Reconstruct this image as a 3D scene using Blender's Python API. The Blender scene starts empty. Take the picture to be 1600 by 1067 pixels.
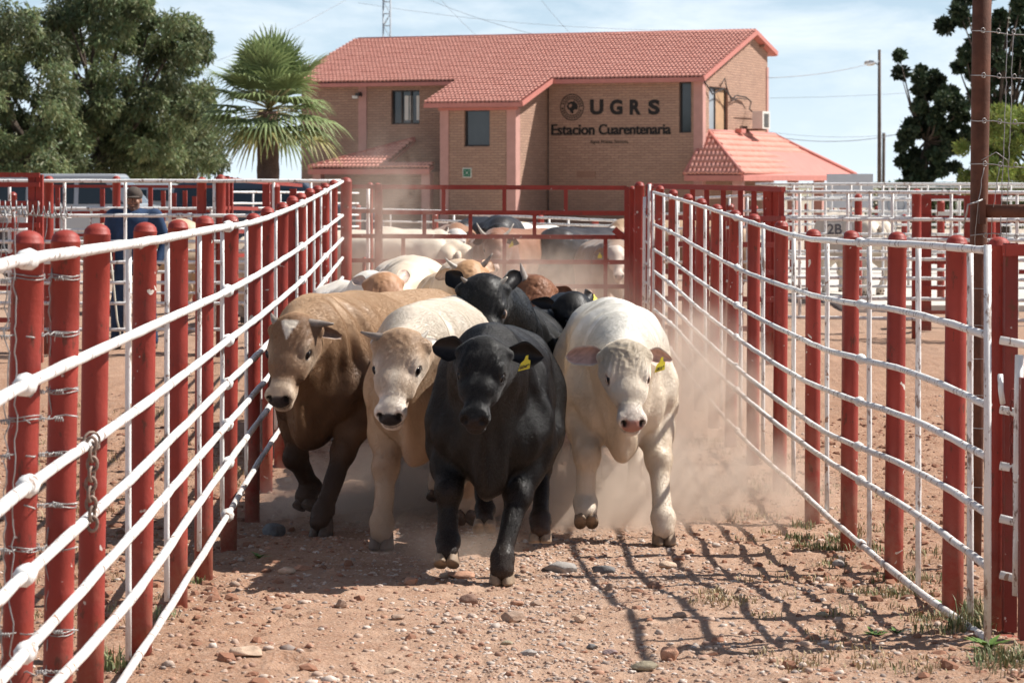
import bpy, math, random
import numpy as np
import openvdb
from mathutils import Vector, Matrix, noise

random.seed(7)
RNG = np.random.default_rng(7)
SC = bpy.context.scene
COL = SC.collection

# ------------------------------------------------------------------ camera
F = 4200.0            # focal length in pixels of the 1600 px wide photograph
HOR = 285.0           # row of the horizon
EYE = 1.95            # camera height
cam_d = bpy.data.cameras.new('camera')
cam = bpy.data.objects.new('camera', cam_d)
COL.objects.link(cam)
cam.location = (0, 0, EYE)
cam.rotation_euler = (math.pi / 2, 0, 0)
cam_d.sensor_width = 36.0
cam_d.lens = F * 36.0 / 1600.0
cam_d.shift_y = -(533.5 - HOR) / 1600.0
cam_d.clip_start = 0.1
cam_d.clip_end = 20000
cam_d.dof.use_dof = True
cam_d.dof.focus_distance = 13.6
cam_d.dof.aperture_fstop = 9.0
SC.camera = cam

# ------------------------------------------------------------------ sky, sun, exposure
SUN_EL, SUN_AZ = 48.5, 13.0        # azimuth measured from +X towards +Y
w = bpy.data.worlds.new('World')
SC.world = w
w.use_nodes = True
nt = w.node_tree
nt.nodes.clear()
o_ = nt.nodes.new('ShaderNodeOutputWorld')
b_ = nt.nodes.new('ShaderNodeBackground')
s_ = nt.nodes.new('ShaderNodeTexSky')
s_.sky_type = 'NISHITA'
s_.sun_disc = False
s_.sun_elevation = math.radians(SUN_EL)
s_.sun_rotation = math.radians(90 - SUN_AZ)
s_.altitude = 1200
s_.air_density = 1.0
s_.dust_density = 0.6
s_.ozone_density = 2.5
tc = nt.nodes.new('ShaderNodeTexCoord')
mp = nt.nodes.new('ShaderNodeMapping')
mp.inputs['Scale'].default_value = (1.0, 1.0, 3.2)
n1 = nt.nodes.new('ShaderNodeTexNoise')
n1.inputs['Scale'].default_value = 9.0
n1.inputs['Detail'].default_value = 9.0
n1.inputs['Roughness'].default_value = 0.62
n1.inputs['Distortion'].default_value = 0.4
rp = nt.nodes.new('ShaderNodeValToRGB')
rp.color_ramp.elements[0].position = 0.47
rp.color_ramp.elements[0].color = (0, 0, 0, 1)
rp.color_ramp.elements[1].position = 0.75
rp.color_ramp.elements[1].color = (0.75, 0.75, 0.75, 1)
mx = nt.nodes.new('ShaderNodeMix')
mx.data_type = 'RGBA'
mx.inputs[7].default_value = (15.2, 16.0, 16.7, 1)
nt.links.new(tc.outputs['Generated'], mp.inputs['Vector'])
nt.links.new(mp.outputs[0], n1.inputs['Vector'])
nt.links.new(n1.outputs['Fac'], rp.inputs[0])
nt.links.new(rp.outputs[0], mx.inputs[0])
sx_ = nt.nodes.new('ShaderNodeSeparateXYZ'); nt.links.new(tc.outputs['Generated'], sx_.inputs[0])
mr_ = nt.nodes.new('ShaderNodeMapRange'); mr_.inputs[1].default_value = 0.0; mr_.inputs[2].default_value = .22
mr_.inputs[3].default_value = 0.92; mr_.inputs[4].default_value = 0.0
nt.links.new(sx_.outputs[2], mr_.inputs[0])
gr_ = nt.nodes.new('ShaderNodeMapRange'); gr_.inputs[1].default_value = 0.0; gr_.inputs[2].default_value = .10
nt.links.new(sx_.outputs[2], gr_.inputs[0])
hz_ = nt.nodes.new('ShaderNodeMix'); hz_.data_type = 'RGBA'
hz_.inputs[6].default_value = (12.3, 14.3, 15.8, 1); hz_.inputs[7].default_value = (8.2, 11.4, 14.6, 1)
nt.links.new(gr_.outputs[0], hz_.inputs[0])
h2_ = nt.nodes.new('ShaderNodeMix'); h2_.data_type = 'RGBA'
nt.links.new(mr_.outputs[0], h2_.inputs[0]); nt.links.new(s_.outputs[0], h2_.inputs[6]); nt.links.new(hz_.outputs[2], h2_.inputs[7])
nt.links.new(h2_.outputs[2], mx.inputs[6])
nt.links.new(mx.outputs[2], b_.inputs[0])
nt.links.new(b_.outputs[0], o_.inputs[0])
b_.inputs[1].default_value = 0.05

sd = bpy.data.lights.new('sun', 'SUN')
sun = bpy.data.objects.new('sun', sd)
COL.objects.link(sun)
sd.energy = 5.0
sd.angle = math.radians(0.53)
sd.color = (1.0, 0.955, 0.89)
_e, _a = math.radians(SUN_EL), math.radians(SUN_AZ)
TO_SUN = Vector((math.cos(_e) * math.cos(_a), math.cos(_e) * math.sin(_a), math.sin(_e)))
sun.rotation_euler = TO_SUN.to_track_quat('Z', 'Y').to_euler()
sun.location = (20, 10, 30)

SC.view_settings.view_transform = 'Standard'
SC.view_settings.look = 'None'
SC.view_settings.exposure = 0.58
SC.view_settings.gamma = 1.0
SC.view_settings.use_curve_mapping = False
SC.cycles.max_bounces = 6
SC.cycles.diffuse_bounces = 3
SC.cycles.glossy_bounces = 2
SC.cycles.transmission_bounces = 4
SC.cycles.transparent_max_bounces = 8
SC.cycles.volume_bounces = 1
SC.cycles.volume_step_rate = 1.5
SC.cycles.volume_max_steps = 64
SC.cycles.use_denoising = True
SC.cycles.use_adaptive_sampling = True
SC.cycles.adaptive_threshold = 0.02
SC.cycles.sample_clamp_indirect = 6

# ------------------------------------------------------------------ helpers
# a place in the world from where it shows in the photograph and its distance
def at(px, py, Y):
    return Vector(((px - 800) * Y / F, Y, EYE - (py - HOR) * Y / F))

_GY = [-5, 8, 9.9, 11.3, 12.75, 15, 17, 20, 24, 29, 36, 60, 150, 9000]
_GZ = [.22, .22, .20, .16, .07, 0, -.03, -.01, .08, .17, .20, .23, .22, .2]
def ground0(y):
    return np.interp(y, _GY, _GZ)

def bumps(x, y):
    x = np.asarray(x, float); y = np.asarray(y, float)
    z = .018 * np.sin(x * 2.1 + 1.3 * np.sin(y * .9)) * np.sin(y * 1.7 + .6)
    z += .011 * np.sin(x * 5.3 + 2.2 * np.sin(y * 2.1 + 1)) * np.sin(y * 4.1 + 1.1 * x)
    return z

def fray(x, y):
    """small clods and hoof marks, metres"""
    z = 0
    for (a, fx, fy, p) in ((.006, 13.1, 11.3, .3), (.0048, 23.7, 19.1, 1.7), (.0038, 37.3, 41.7, 2.9), (.003, 67.7, 59.3, .7), (.0022, 91, 103, 2.1)):
        z = z + a * np.sin(fx * x + p + 1.7 * np.sin(fy * .53 * y + p) + .9 * np.sin(7.7 * x - 5.1 * y)) * np.sin(fy * y + 1.3 * p + 1.5 * np.sin(fx * .61 * x) + 1.1 * np.sin(4.3 * y + 3.1 * x))
    return z

def gz(x, y):
    return float(ground0(y) + bumps(x, y))

def tag(o, label=None, cat=None, group=None, kind=None):
    if label: o['label'] = label
    if cat: o['category'] = cat
    if group: o['group'] = group
    if kind: o['kind'] = kind
    return o

WPOS = {}
def thing(name, loc, label, cat, group=None, kind=None):
    o = bpy.data.objects.new(name, None)
    COL.objects.link(o)
    o.location = loc
    o.empty_display_size = .2
    WPOS[o.name] = Vector(loc)
    return tag(o, label, cat, group, kind)

def link_mesh(name, me, mats, parent=None, origin=None):
    """me in world coordinates; the object sits at `origin` (world)"""
    o = bpy.data.objects.new(name, me)
    COL.objects.link(o)
    for m in (mats if isinstance(mats, (list, tuple)) else [mats]):
        me.materials.append(m)
    po = WPOS[parent.name] if parent is not None else Vector((0, 0, 0))
    org = Vector(origin) if origin is not None else po.copy()
    if org.length > 0:
        me.transform(Matrix.Translation(-org))
    if parent is not None:
        o.parent = parent
    o.location = org - po
    WPOS[o.name] = org
    return o

def mesh_np(name, V, Fq, smooth=True, colors=None, fmat=None):
    V = np.asarray(V, np.float32); 
    me = bpy.data.meshes.new(name)
    Fq = np.asarray(Fq, np.int32)
    n, k = Fq.shape
    me.vertices.add(len(V)); me.vertices.foreach_set('co', V.ravel())
    me.loops.add(n * k); me.loops.foreach_set('vertex_index', Fq.ravel())
    me.polygons.add(n)
    me.polygons.foreach_set('loop_start', np.arange(0, n * k, k, dtype=np.int32))
    me.polygons.foreach_set('loop_total', np.full(n, k, np.int32))
    if fmat is not None: me.polygons.foreach_set('material_index', np.asarray(fmat, np.int32))
    me.update(calc_edges=True)
    me.polygons.foreach_set('use_smooth', np.full(n, bool(smooth)))
    if colors is not None:
        ca = me.color_attributes.new('Col', 'FLOAT_COLOR', 'POINT')
        c = np.ones((len(V), 4), np.float32); c[:, :3] = colors
        ca.data.foreach_set('color', c.ravel())
    return me

class MB:
    """collects boxes, tubes and lathes and links them as one mesh"""
    def __init__(s):
        s.v, s.f, s.sm, s.mi, s.cur = [], [], [], [], 0
    def add(s, verts, faces, smooth=False):
        b = len(s.v)
        s.v += [tuple(p) for p in verts]
        for f in faces:
            s.f.append([b + i for i in f]); s.sm.append(smooth); s.mi.append(s.cur)
        return s
    def box(s, c, size, R=None):
        hx, hy, hz = size[0] / 2, size[1] / 2, size[2] / 2
        P = [Vector((x, y, z)) for z in (-hz, hz) for x, y in ((-hx, -hy), (hx, -hy), (hx, hy), (-hx, hy))]
        if R is not None: P = [R @ p for p in P]
        c = Vector(c)
        return s.add([c + p for p in P], [(0, 3, 2, 1), (4, 5, 6, 7), (0, 1, 5, 4), (1, 2, 6, 5), (2, 3, 7, 6), (3, 0, 4, 7)])
    def bar(s, p0, p1, w, h, up=(0, 0, 1)):
        p0, p1 = Vector(p0), Vector(p1)
        d = (p1 - p0); L = d.length; d.normalize()
        a = Vector(up).cross(d)
        if a.length < 1e-4: a = Vector((1, 0, 0))
        a.normalize(); b = d.cross(a)
        R = Matrix((a, b, d)).transposed()
        return s.box((p0 + p1) / 2, (w, h, L), R)
    def tube(s, pts, r, n=8, caps=True, twist=0):
        pts = [Vector(p) for p in pts]
        rs = r if isinstance(r, (list, tuple)) else [r] * len(pts)
        b = len(s.v); prev = None
        for i, p in enumerate(pts):
            t = (pts[min(i + 1, len(pts) - 1)] - pts[max(i - 1, 0)])
            if t.length < 1e-9: t = Vector((0, 0, 1))
            t.normalize()
            if prev is None:
                a = t.orthogonal().normalized()
            else:
                a = (prev - t * prev.dot(t))
                a = a.normalized() if a.length > 1e-6 else t.orthogonal().normalized()
            prev = a; c = t.cross(a)
            for k in range(n):
                q = 2 * math.pi * k / n
                s.v.append(tuple(p + (a * math.cos(q) + c * math.sin(q)) * rs[i]))
        for i in range(len(pts) - 1):
            for k in range(n):
                k2 = (k + 1) % n
                s.f.append([b + i * n + k, b + i * n + k2, b + (i + 1) * n + k2, b + (i + 1) * n + k]); s.sm.append(True); s.mi.append(s.cur)
        if caps:
            s.f.append([b + k for k in range(n)][::-1]); s.sm.append(False); s.mi.append(s.cur)
            e = b + (len(pts) - 1) * n
            s.f.append([e + k for k in range(n)]); s.sm.append(False); s.mi.append(s.cur)
        return s
    def ball(s, c, r, nu=10, nv=6, R=None):
        c = Vector(c)
        rr = Vector(r) if isinstance(r, (tuple, list, Vector)) else Vector((r, r, r))
        P = [Vector((0, 0, -1))]
        for j in range(1, nv):
            a = math.pi * j / nv - math.pi / 2
            for i in range(nu):
                q = 2 * math.pi * i / nu
                P.append(Vector((math.cos(a) * math.cos(q), math.cos(a) * math.sin(q), math.sin(a))))
        P.append(Vector((0, 0, 1)))
        P = [Vector((p.x * rr.x, p.y * rr.y, p.z * rr.z)) for p in P]
        if R is not None: P = [R @ p for p in P]
        Fc = [(0, 1 + (i + 1) % nu, 1 + i) for i in range(nu)]
        for j in range(nv - 2):
            for i in range(nu):
                a = 1 + j * nu + i; b2 = 1 + j * nu + (i + 1) % nu
                Fc.append((a, b2, b2 + nu, a + nu))
        e = len(P) - 1; l = 1 + (nv - 2) * nu
        Fc += [(e, l + i, l + (i + 1) % nu) for i in range(nu)]
        return s.add([c + p for p in P], Fc, True)
    def quad(s, *p):
        return s.add(p, [tuple(range(len(p)))])
    def build(s, name, mats, parent=None, origin=None, kind=None):
        me = bpy.data.meshes.new(name)
        me.from_pydata(s.v, [], s.f)
        me.update()
        me.polygons.foreach_set('use_smooth', s.sm)
        me.polygons.foreach_set('material_index', s.mi)
        o = link_mesh(name, me, mats, parent, origin)
        if kind: o['kind'] = kind
        return o

# ------------------------------------------------------------------ materials
def newmat(name):
    m = bpy.data.materials.new(name); m.use_nodes = True
    t = m.node_tree; p = t.nodes['Principled BSDF']
    return m, t, p

def nn(t, kind, **kw):
    n = t.nodes.new('ShaderNode' + kind)
    for k, v in kw.items():
        if k in n.inputs.keys(): n.inputs[k].default_value = v
        else: setattr(n, k, v)
    return n

def ramp(t, fac, stops):
    r = nn(t, 'ValToRGB'); e = r.color_ramp.elements
    while len(e) < len(stops): e.new(.5)
    for i, (p, c) in enumerate(stops):
        e[i].position = p
        e[i].color = (*c, 1) if isinstance(c, tuple) else (c, c, c, 1)
    t.links.new(fac, r.inputs[0]); return r.outputs[0]

def mixc(t, fac, a, b, mode='MIX'):
    m = nn(t, 'Mix', data_type='RGBA', blend_type=mode)
    for sock, v in ((m.inputs[0], fac), (m.inputs[6], a), (m.inputs[7], b)):
        if isinstance(v, (int, float)): sock.default_value = v
        elif isinstance(v, tuple): sock.default_value = (*v, 1)
        else: t.links.new(v, sock)
    return m.outputs[2]

def coords(t, which='Object', scale=(1, 1, 1)):
    c = nn(t, 'TexCoord'); m = nn(t, 'Mapping')
    m.inputs['Scale'].default_value = scale
    t.links.new(c.outputs[which], m.inputs[0]); return m.outputs[0]

def noise_t(t, vec, scale, detail=4, rough=.55, dist=0.):
    n = nn(t, 'TexNoise', Scale=scale, Detail=detail, Roughness=rough, Distortion=dist)
    t.links.new(vec, n.inputs['Vector']); return n.outputs['Fac']

def bump(t, p, h, strength=.5, dist=.01, prev=None):
    b = nn(t, 'Bump', Strength=strength, Distance=dist)
    t.links.new(h, b.inputs['Height'])
    if prev is not None: t.links.new(prev, b.inputs['Normal'])
    if p is not None: t.links.new(b.outputs[0], p.inputs['Normal'])
    return b.outputs[0]

def world_pos(t):
    return nn(t, 'NewGeometry').outputs['Position']

def simple(name, col, rough=.6, var=.12, scale=6, bs=.25, bd=.004, metal=0, spec=.4, which='pos'):
    m, t, p = newmat(name)
    v = world_pos(t) if which == 'pos' else coords(t, which)
    n = noise_t(t, v, scale, 6, .6)
    lo = tuple(c * (1 - var) for c in col); hi = tuple(min(1, c * (1 + var)) for c in col)
    t.links.new(ramp(t, n, [(.3, lo), (.7, hi)]), p.inputs['Base Color'])
    p.inputs['Roughness'].default_value = rough
    p.inputs['Metallic'].default_value = metal
    p.inputs['Specular IOR Level'].default_value = spec
    bump(t, p, noise_t(t, v, scale * 9, 4, .6), bs, bd)
    return m

def paint(name, col, chip, thr, rough=.5, rust=(.12, .045, .02), rthr=.70, var=.1, bs=.5, mud=0):
    """old paint over steel: uneven coat, chips showing another coat, rust pits"""
    m, t, p = newmat(name)
    v = world_pos(t)
    n = noise_t(t, v, 3.1, 6, .6)
    lo = tuple(c * (1 - var) for c in col); hi = tuple(min(1, c * (1 + var)) for c in col)
    c = ramp(t, n, [(.3, lo), (.7, hi)])
    f1 = ramp(t, noise_t(t, v, 17, 3, .5, .6), [(thr, 0.), (thr + .015, 1.)])
    c = mixc(t, f1, c, chip)
    mp2 = nn(t, 'Mapping'); mp2.inputs['Scale'].default_value = (1, 1, .35); t.links.new(v, mp2.inputs[0])
    f2 = ramp(t, noise_t(t, mp2.outputs[0], 26, 6, .7), [(rthr, 0.), (rthr + .05, .85)])
    c = mixc(t, f2, c, rust)
    if mud:      # splashed earth round the foot
        sp = nn(t, 'SeparateXYZ'); t.links.new(v, sp.inputs[0])
        hz = nn(t, 'MapRange'); hz.inputs[1].default_value = .10; hz.inputs[2].default_value = .75; hz.inputs[3].default_value = .62; hz.inputs[4].default_value = .0
        t.links.new(sp.outputs[2], hz.inputs[0])
        ml = nn(t, 'Math', operation='MULTIPLY'); t.links.new(hz.outputs[0], ml.inputs[0]); t.links.new(ramp(t, noise_t(t, v, 9, 6, .75), [(.35, 0.), (.62, 1.)]), ml.inputs[1])
        c = mixc(t, ml.outputs[0], c, (.33, .19, .125))
    t.links.new(c, p.inputs['Base Color'])
    t.links.new(ramp(t, n, [(.2, rough - .1), (.8, rough + .15)]), p.inputs['Roughness'])
    p.inputs['Specular IOR Level'].default_value = .35
    b1 = bump(t, None, noise_t(t, v, 60, 5, .65), bs, .0035)
    bump(t, p, noise_t(t, v, 14, 4, .6), bs * .6, .006, b1)
    return m

M = {}
M['red'] = paint('red_paint', (.285, .038, .026), (.62, .56, .50), .705, .5, rust=(.12, .035, .022), rthr=.60, var=.22, mud=1)
M['darkred'] = paint('dark_red_paint', (.19, .03, .022), (.5, .42, .38), .71, .5, rthr=.60)
M['white'] = paint('white_paint', (.78, .77, .745), (.36, .24, .18), .67, .5, rust=(.20, .12, .085), rthr=.565, var=.06, mud=1)
M['rust'] = simple('rusty_steel', (.12, .048, .028), .8, .4, 9, .6, .004)
M['galv'] = simple('galvanised_wire', (.36, .35, .34), .5, .2, 30, .2, .001, metal=.6)
M['chain'] = simple('chain_steel', (.24, .175, .14), .6, .4, 40, .5, .001, metal=.3)
M['pink'] = simple('pink_plaster', (.50, .275, .235), .85, .08, 3)
M['pinktrim'] = simple('pink_trim', (.50, .19, .155), .6, .08, 3)
M['glass'] = simple('window_glass', (.03, .035, .04), .12, .3, 1, 0, .001, spec=.7)
M['frame'] = simple('dark_frame', (.04, .032, .03), .5, .2, 8)
M['sign'] = simple('painted_letters', (.022, .019, .018), .8, .15, 5)
M['acwhite'] = simple('cream_metal', (.66, .63, .57), .5, .05, 5)
M['blackcable'] = simple('black_cable', (.02, .02, .02), .6, .1, 9)
M['mast'] = simple('mast_steel', (.33, .36, .40), .6, .1, 3)
M['wood'] = simple('weathered_pole', (.10, .075, .06), .85, .25, 6)

def text_mesh(txt, size, off=0., extrude=.0006, align='CENTER'):
    cu = bpy.data.curves.new('lettering', 'FONT'); cu.body = txt; cu.size = size; cu.offset = off; cu.extrude = extrude; cu.align_x = align
    o = bpy.data.objects.new('lettering', cu); COL.objects.link(o); bpy.context.view_layer.update()
    me = bpy.data.meshes.new_from_object(o.evaluated_get(bpy.context.evaluated_depsgraph_get()))
    bpy.data.objects.remove(o); me.materials.clear(); return me

# ================================================================== GROUND
def vnoise(x, y, seed=0):
    xi = np.floor(x).astype(np.int64); yi = np.floor(y).astype(np.int64)
    fx = x - xi; fy = y - yi
    fx = fx * fx * (3 - 2 * fx); fy = fy * fy * (3 - 2 * fy)
    def h(a, b):
        n = (a * 374761393 + b * 668265263 + seed * 974711) & 0x7fffffff
        n = ((n ^ (n >> 13)) * 1274126177) & 0x7fffffff
        return ((n ^ (n >> 16)) & 0xffff) / 65535.0
    return (h(xi, yi) * (1 - fx) + h(xi + 1, yi) * fx) * (1 - fy) + (h(xi, yi + 1) * (1 - fx) + h(xi + 1, yi + 1) * fx) * fy

def clods(x, y):
    z = 0
    for k, (fr, a) in enumerate(((1.3, .03), (3.1, .02), (7.3, .018), (15, .013), (29, .010), (52, .006))):
        n = vnoise(x * fr + 17 * k, y * fr * .9 - 9 * k, k)
        z = z + a * ((n if k < 2 else np.abs(n - .5) * 1.6) - .5)
    return z

def mbreak(x, y):
    """how churned the earth is: 1 at the fence lines and outside them, less in the driven lane"""
    cx = (x - (.13 - .0 * y)) ** 2
    return .45 + .55 * np.clip((cx - .6) / 2.0, 0, 1)

_PR = np.random.default_rng(77)
PITS = np.stack([_PR.uniform(-1.3, 1.75, 260), 9.2 + 10 * _PR.random(260) ** 1.1, _PR.uniform(.035, .065, 260), _PR.uniform(.010, .026, 260)], 1)
def pits(x, y):
    """hoof prints: shallow bowls with a raised rim"""
    z = np.zeros(np.broadcast(x, y).shape)
    if z.ndim < 2:
        for a, b, r_, dp in (PITS if z.size > 1 else PITS[(np.abs(PITS[:, 0] - float(x)) < .2) & (np.abs(PITS[:, 1] - float(y)) < .2)]):
            q = ((x - a) ** 2 + ((y - b) * .8) ** 2) / r_ ** 2
            z = z + dp * (.45 * np.exp(-((q - 2.0) / .9) ** 2) - np.exp(-q * 1.1))
        return z
    for a, b, r_, dp in PITS:
        i0, i1 = np.searchsorted(x[0], (a - .25, a + .25)); j0, j1 = np.searchsorted(y[:, 0], (b - .3, b + .3))
        X, Y_ = x[j0:j1, i0:i1], y[j0:j1, i0:i1]
        q = ((X - a) ** 2 + ((Y_ - b) * .8) ** 2) / r_ ** 2
        z[j0:j1, i0:i1] += dp * (.45 * np.exp(-((q - 2.0) / .9) ** 2) - np.exp(-q * 1.1))
    return z
def gfull(x, y):
    x = np.asarray(x, float); y = np.asarray(y, float)
    near = np.clip((60 - y) / 30, 0, 1)
    return ground0(y) + bumps(x, y) * near + clods(x, y) * near * mbreak(x, y) + pits(x, y)

def grow(a, step, ratio, end):
    out = [a]
    while abs(out[-1]) < abs(end):
        step *= ratio
        out.append(out[-1] + step)
    return out[1:]
xs = list(np.arange(-3.6, 4.4, .024))
xs = [*(grow(-3.6, -.03, 1.13, -4000)[::-1]), *xs, *grow(4.4, .03, 1.13, 4000)]
ys = list(np.arange(8.6, 20.0, .026))
ys = [-30, -10, 0, 4, 6, 7, 7.6, 8, 8.3, *ys, *grow(20., .035, 1.018, 90), ]
ys += grow(ys[-1], 2.2, 1.13, 9000)
GX, GYY = np.meshgrid(np.array(xs), np.array(ys))
V = np.stack([GX.ravel(), GYY.ravel(), gfull(GX, GYY).ravel()], 1)
nx, ny = len(xs), len(ys)
ii = np.arange(nx * ny).reshape(ny, nx)
Fq = np.stack([ii[:-1, :-1].ravel(), ii[:-1, 1:].ravel(), ii[1:, 1:].ravel(), ii[1:, :-1].ravel()], 1)

m, t, p = newmat('red_earth')
v = world_pos(t)
sep = nn(t, 'SeparateXYZ'); t.links.new(v, sep.inputs[0])
big = noise_t(t, v, .9, 6, .6)
mid = noise_t(t, v, 6.5, 7, .65)
fine = noise_t(t, v, 48, 6, .7)
vor = nn(t, 'TexVoronoi', Scale=55); t.links.new(v, vor.inputs['Vector'])
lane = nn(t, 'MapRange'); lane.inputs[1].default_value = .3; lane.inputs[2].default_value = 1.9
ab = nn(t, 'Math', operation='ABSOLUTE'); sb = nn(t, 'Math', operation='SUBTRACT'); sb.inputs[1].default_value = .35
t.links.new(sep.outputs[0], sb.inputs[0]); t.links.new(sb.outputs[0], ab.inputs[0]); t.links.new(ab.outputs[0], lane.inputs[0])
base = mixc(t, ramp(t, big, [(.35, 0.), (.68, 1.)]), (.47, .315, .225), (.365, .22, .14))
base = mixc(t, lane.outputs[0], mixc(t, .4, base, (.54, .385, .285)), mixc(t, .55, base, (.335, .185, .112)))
base = mixc(t, ramp(t, mid, [(.35, .0), (.75, .85)]), base, (.26, .135, .08))
base = mixc(t, ramp(t, fine, [(.50, 0.), (.72, .6)]), base, (.52, .39, .31))
base = mixc(t, ramp(t, vor.outputs['Distance'], [(.10, .55), (.32, 0.)]), base, mixc(t, vor.outputs['Color'], (.55, .42, .34), (.30, .19, .15)))
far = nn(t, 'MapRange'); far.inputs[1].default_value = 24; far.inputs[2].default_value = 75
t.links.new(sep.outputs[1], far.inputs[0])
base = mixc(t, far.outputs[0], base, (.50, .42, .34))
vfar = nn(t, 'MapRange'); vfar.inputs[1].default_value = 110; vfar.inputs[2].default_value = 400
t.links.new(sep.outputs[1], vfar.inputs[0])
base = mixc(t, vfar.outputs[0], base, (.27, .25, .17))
t.links.new(base, p.inputs['Base Color'])
p.inputs['Roughness'].default_value = .95
p.inputs['Specular IOR Level'].default_value = .15
b1 = bump(t, None, fine, .9, .012)
b2 = bump(t, None, vor.outputs['Distance'], .5, -.008, b1)
bump(t, p, mid, .7, .03, b2)
M['earth'] = m
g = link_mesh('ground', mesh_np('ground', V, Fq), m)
tag(g, kind='structure')

# -------------------------------------------------- gravel
def ico():
    t_ = (1 + 5 ** .5) / 2
    P = np.array([(-1, t_, 0), (1, t_, 0), (-1, -t_, 0), (1, -t_, 0), (0, -1, t_), (0, 1, t_), (0, -1, -t_), (0, 1, -t_), (t_, 0, -1), (t_, 0, 1), (-t_, 0, -1), (-t_, 0, 1)], float)
    P /= np.linalg.norm(P[0])
    Fc = np.array([(0, 11, 5), (0, 5, 1), (0, 1, 7), (0, 7, 10), (0, 10, 11), (1, 5, 9), (5, 11, 4), (11, 10, 2), (10, 7, 6), (7, 1, 8), (3, 9, 4), (3, 4, 2), (3, 2, 6), (3, 6, 8), (3, 8, 9), (4, 9, 5), (2, 4, 11), (6, 2, 10), (8, 6, 7), (9, 8, 1)])
    return P, Fc
ICP, ICF = ico()

def pebbles(n, x0, x1, y0, y1, s0, s1, pale, seed, dens=None):
    r = np.random.default_rng(seed)
    y = y0 + (y1 - y0) * r.random(n) ** 1.25
    x = x0 + (x1 - x0) * r.random(n)
    if dens is not None:
        k = r.random(n) < dens(x, y); x, y = x[k], y[k]; n = len(x)
    s = s0 * (s1 / s0) ** (r.random(n) ** 2.2)
    sc = np.stack([s * r.uniform(.8, 1.5, n), s * r.uniform(.8, 1.4, n), s * r.uniform(.45, .9, n)], 1)
    a = r.uniform(0, 6.28, n)
    P = ICP[None] * (1 + r.uniform(-.22, .22, (n, 12, 1))) * sc[:, None, :]
    X = P[..., 0] * np.cos(a)[:, None] - P[..., 1] * np.sin(a)[:, None] + x[:, None]
    Y = P[..., 0] * np.sin(a)[:, None] + P[..., 1] * np.cos(a)[:, None] + y[:, None]
    Z = P[..., 2] + (gfull(x, y) + s * .06)[:, None]
    V = np.stack([X, Y, Z], 2).reshape(-1, 3)
    Fc = (ICF[None] + (np.arange(n) * 12)[:, None, None]).reshape(-1, 3)
    pal = np.array([(.60, .49, .41), (.50, .37, .29), (.42, .26, .19), (.66, .58, .51), (.34, .29, .26), (.50, .28, .19), (.36, .19, .13)])
    pr = np.array([.26, .24, .14, .18, .09, .05, .04]) if pale else np.array([.07, .15, .28, .04, .04, .2, .22])
    c = pal[r.choice(len(pal), n, p=pr)] * r.uniform(.75, 1.1, (n, 1))
    return V, Fc, np.repeat(c, 12, 0)

m, t, p = newmat('pebble_stone')
at_ = nn(t, 'Attribute', attribute_name='Col')
v = world_pos(t)
t.links.new(mixc(t, ramp(t, noise_t(t, v, 60, 4), [(.3, 0.), (.8, .6)]), at_.outputs['Color'], (.26, .15, .10)), p.inputs['Base Color'])
p.inputs['Roughness'].default_value = .85
p.inputs['Specular IOR Level'].default_value = .25
bump(t, p, noise_t(t, v, 90, 4), .4, .004)
M['pebble'] = m
lane_d = lambda x, y: np.clip((.25 + .9 * np.exp(-((x - .1) / .8) ** 2)) * np.clip(vnoise(x * 1.7, y * 1.3, 5) * 2.2 - .35, .08, 1), 0, 1)
A = pebbles(38000, -2.1, 2.1, 9.0, 17.5, .0035, .0145, True, 1, lane_d)
B = pebbles(11000, -4.0, 4.2, 9.0, 24, .005, .017, False, 2)
C_ = pebbles(420, -1.5, 1.9, 9.2, 15.5, .010, .026, True, 3)
Vs, Fs, Cs, o = [], [], [], 0
for q in (A, B, C_):
    Vs.append(q[0]); Fs.append(q[1] + o); Cs.append(q[2]); o += len(q[0])
g = link_mesh('gravel', mesh_np('gravel', np.concatenate(Vs), np.concatenate(Fs), True, np.concatenate(Cs)), M['pebble'])
tag(g, 'loose pale and reddish gravel scattered over the dirt lane', 'gravel', kind='stuff')
# clods of dry earth
A = pebbles(9000, -4.2, 4.6, 9.0, 22, .008, .035, False, 5, lambda x, y: np.clip((np.abs(x - .1) - .7) / 1.0, .06, 1))
cc = A[2] * 0 + np.array([.30, .14, .085]) * RNG.uniform(.7, 1.15, (len(A[2]) // 12, 1)).repeat(12, 0)
g = link_mesh('dirt_clods', mesh_np('dirt_clods', A[0], A[1], False, cc), M['pebble'])
tag(g, 'crumbly red earth clods churned up along the fences', 'clods', kind='stuff')

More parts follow.
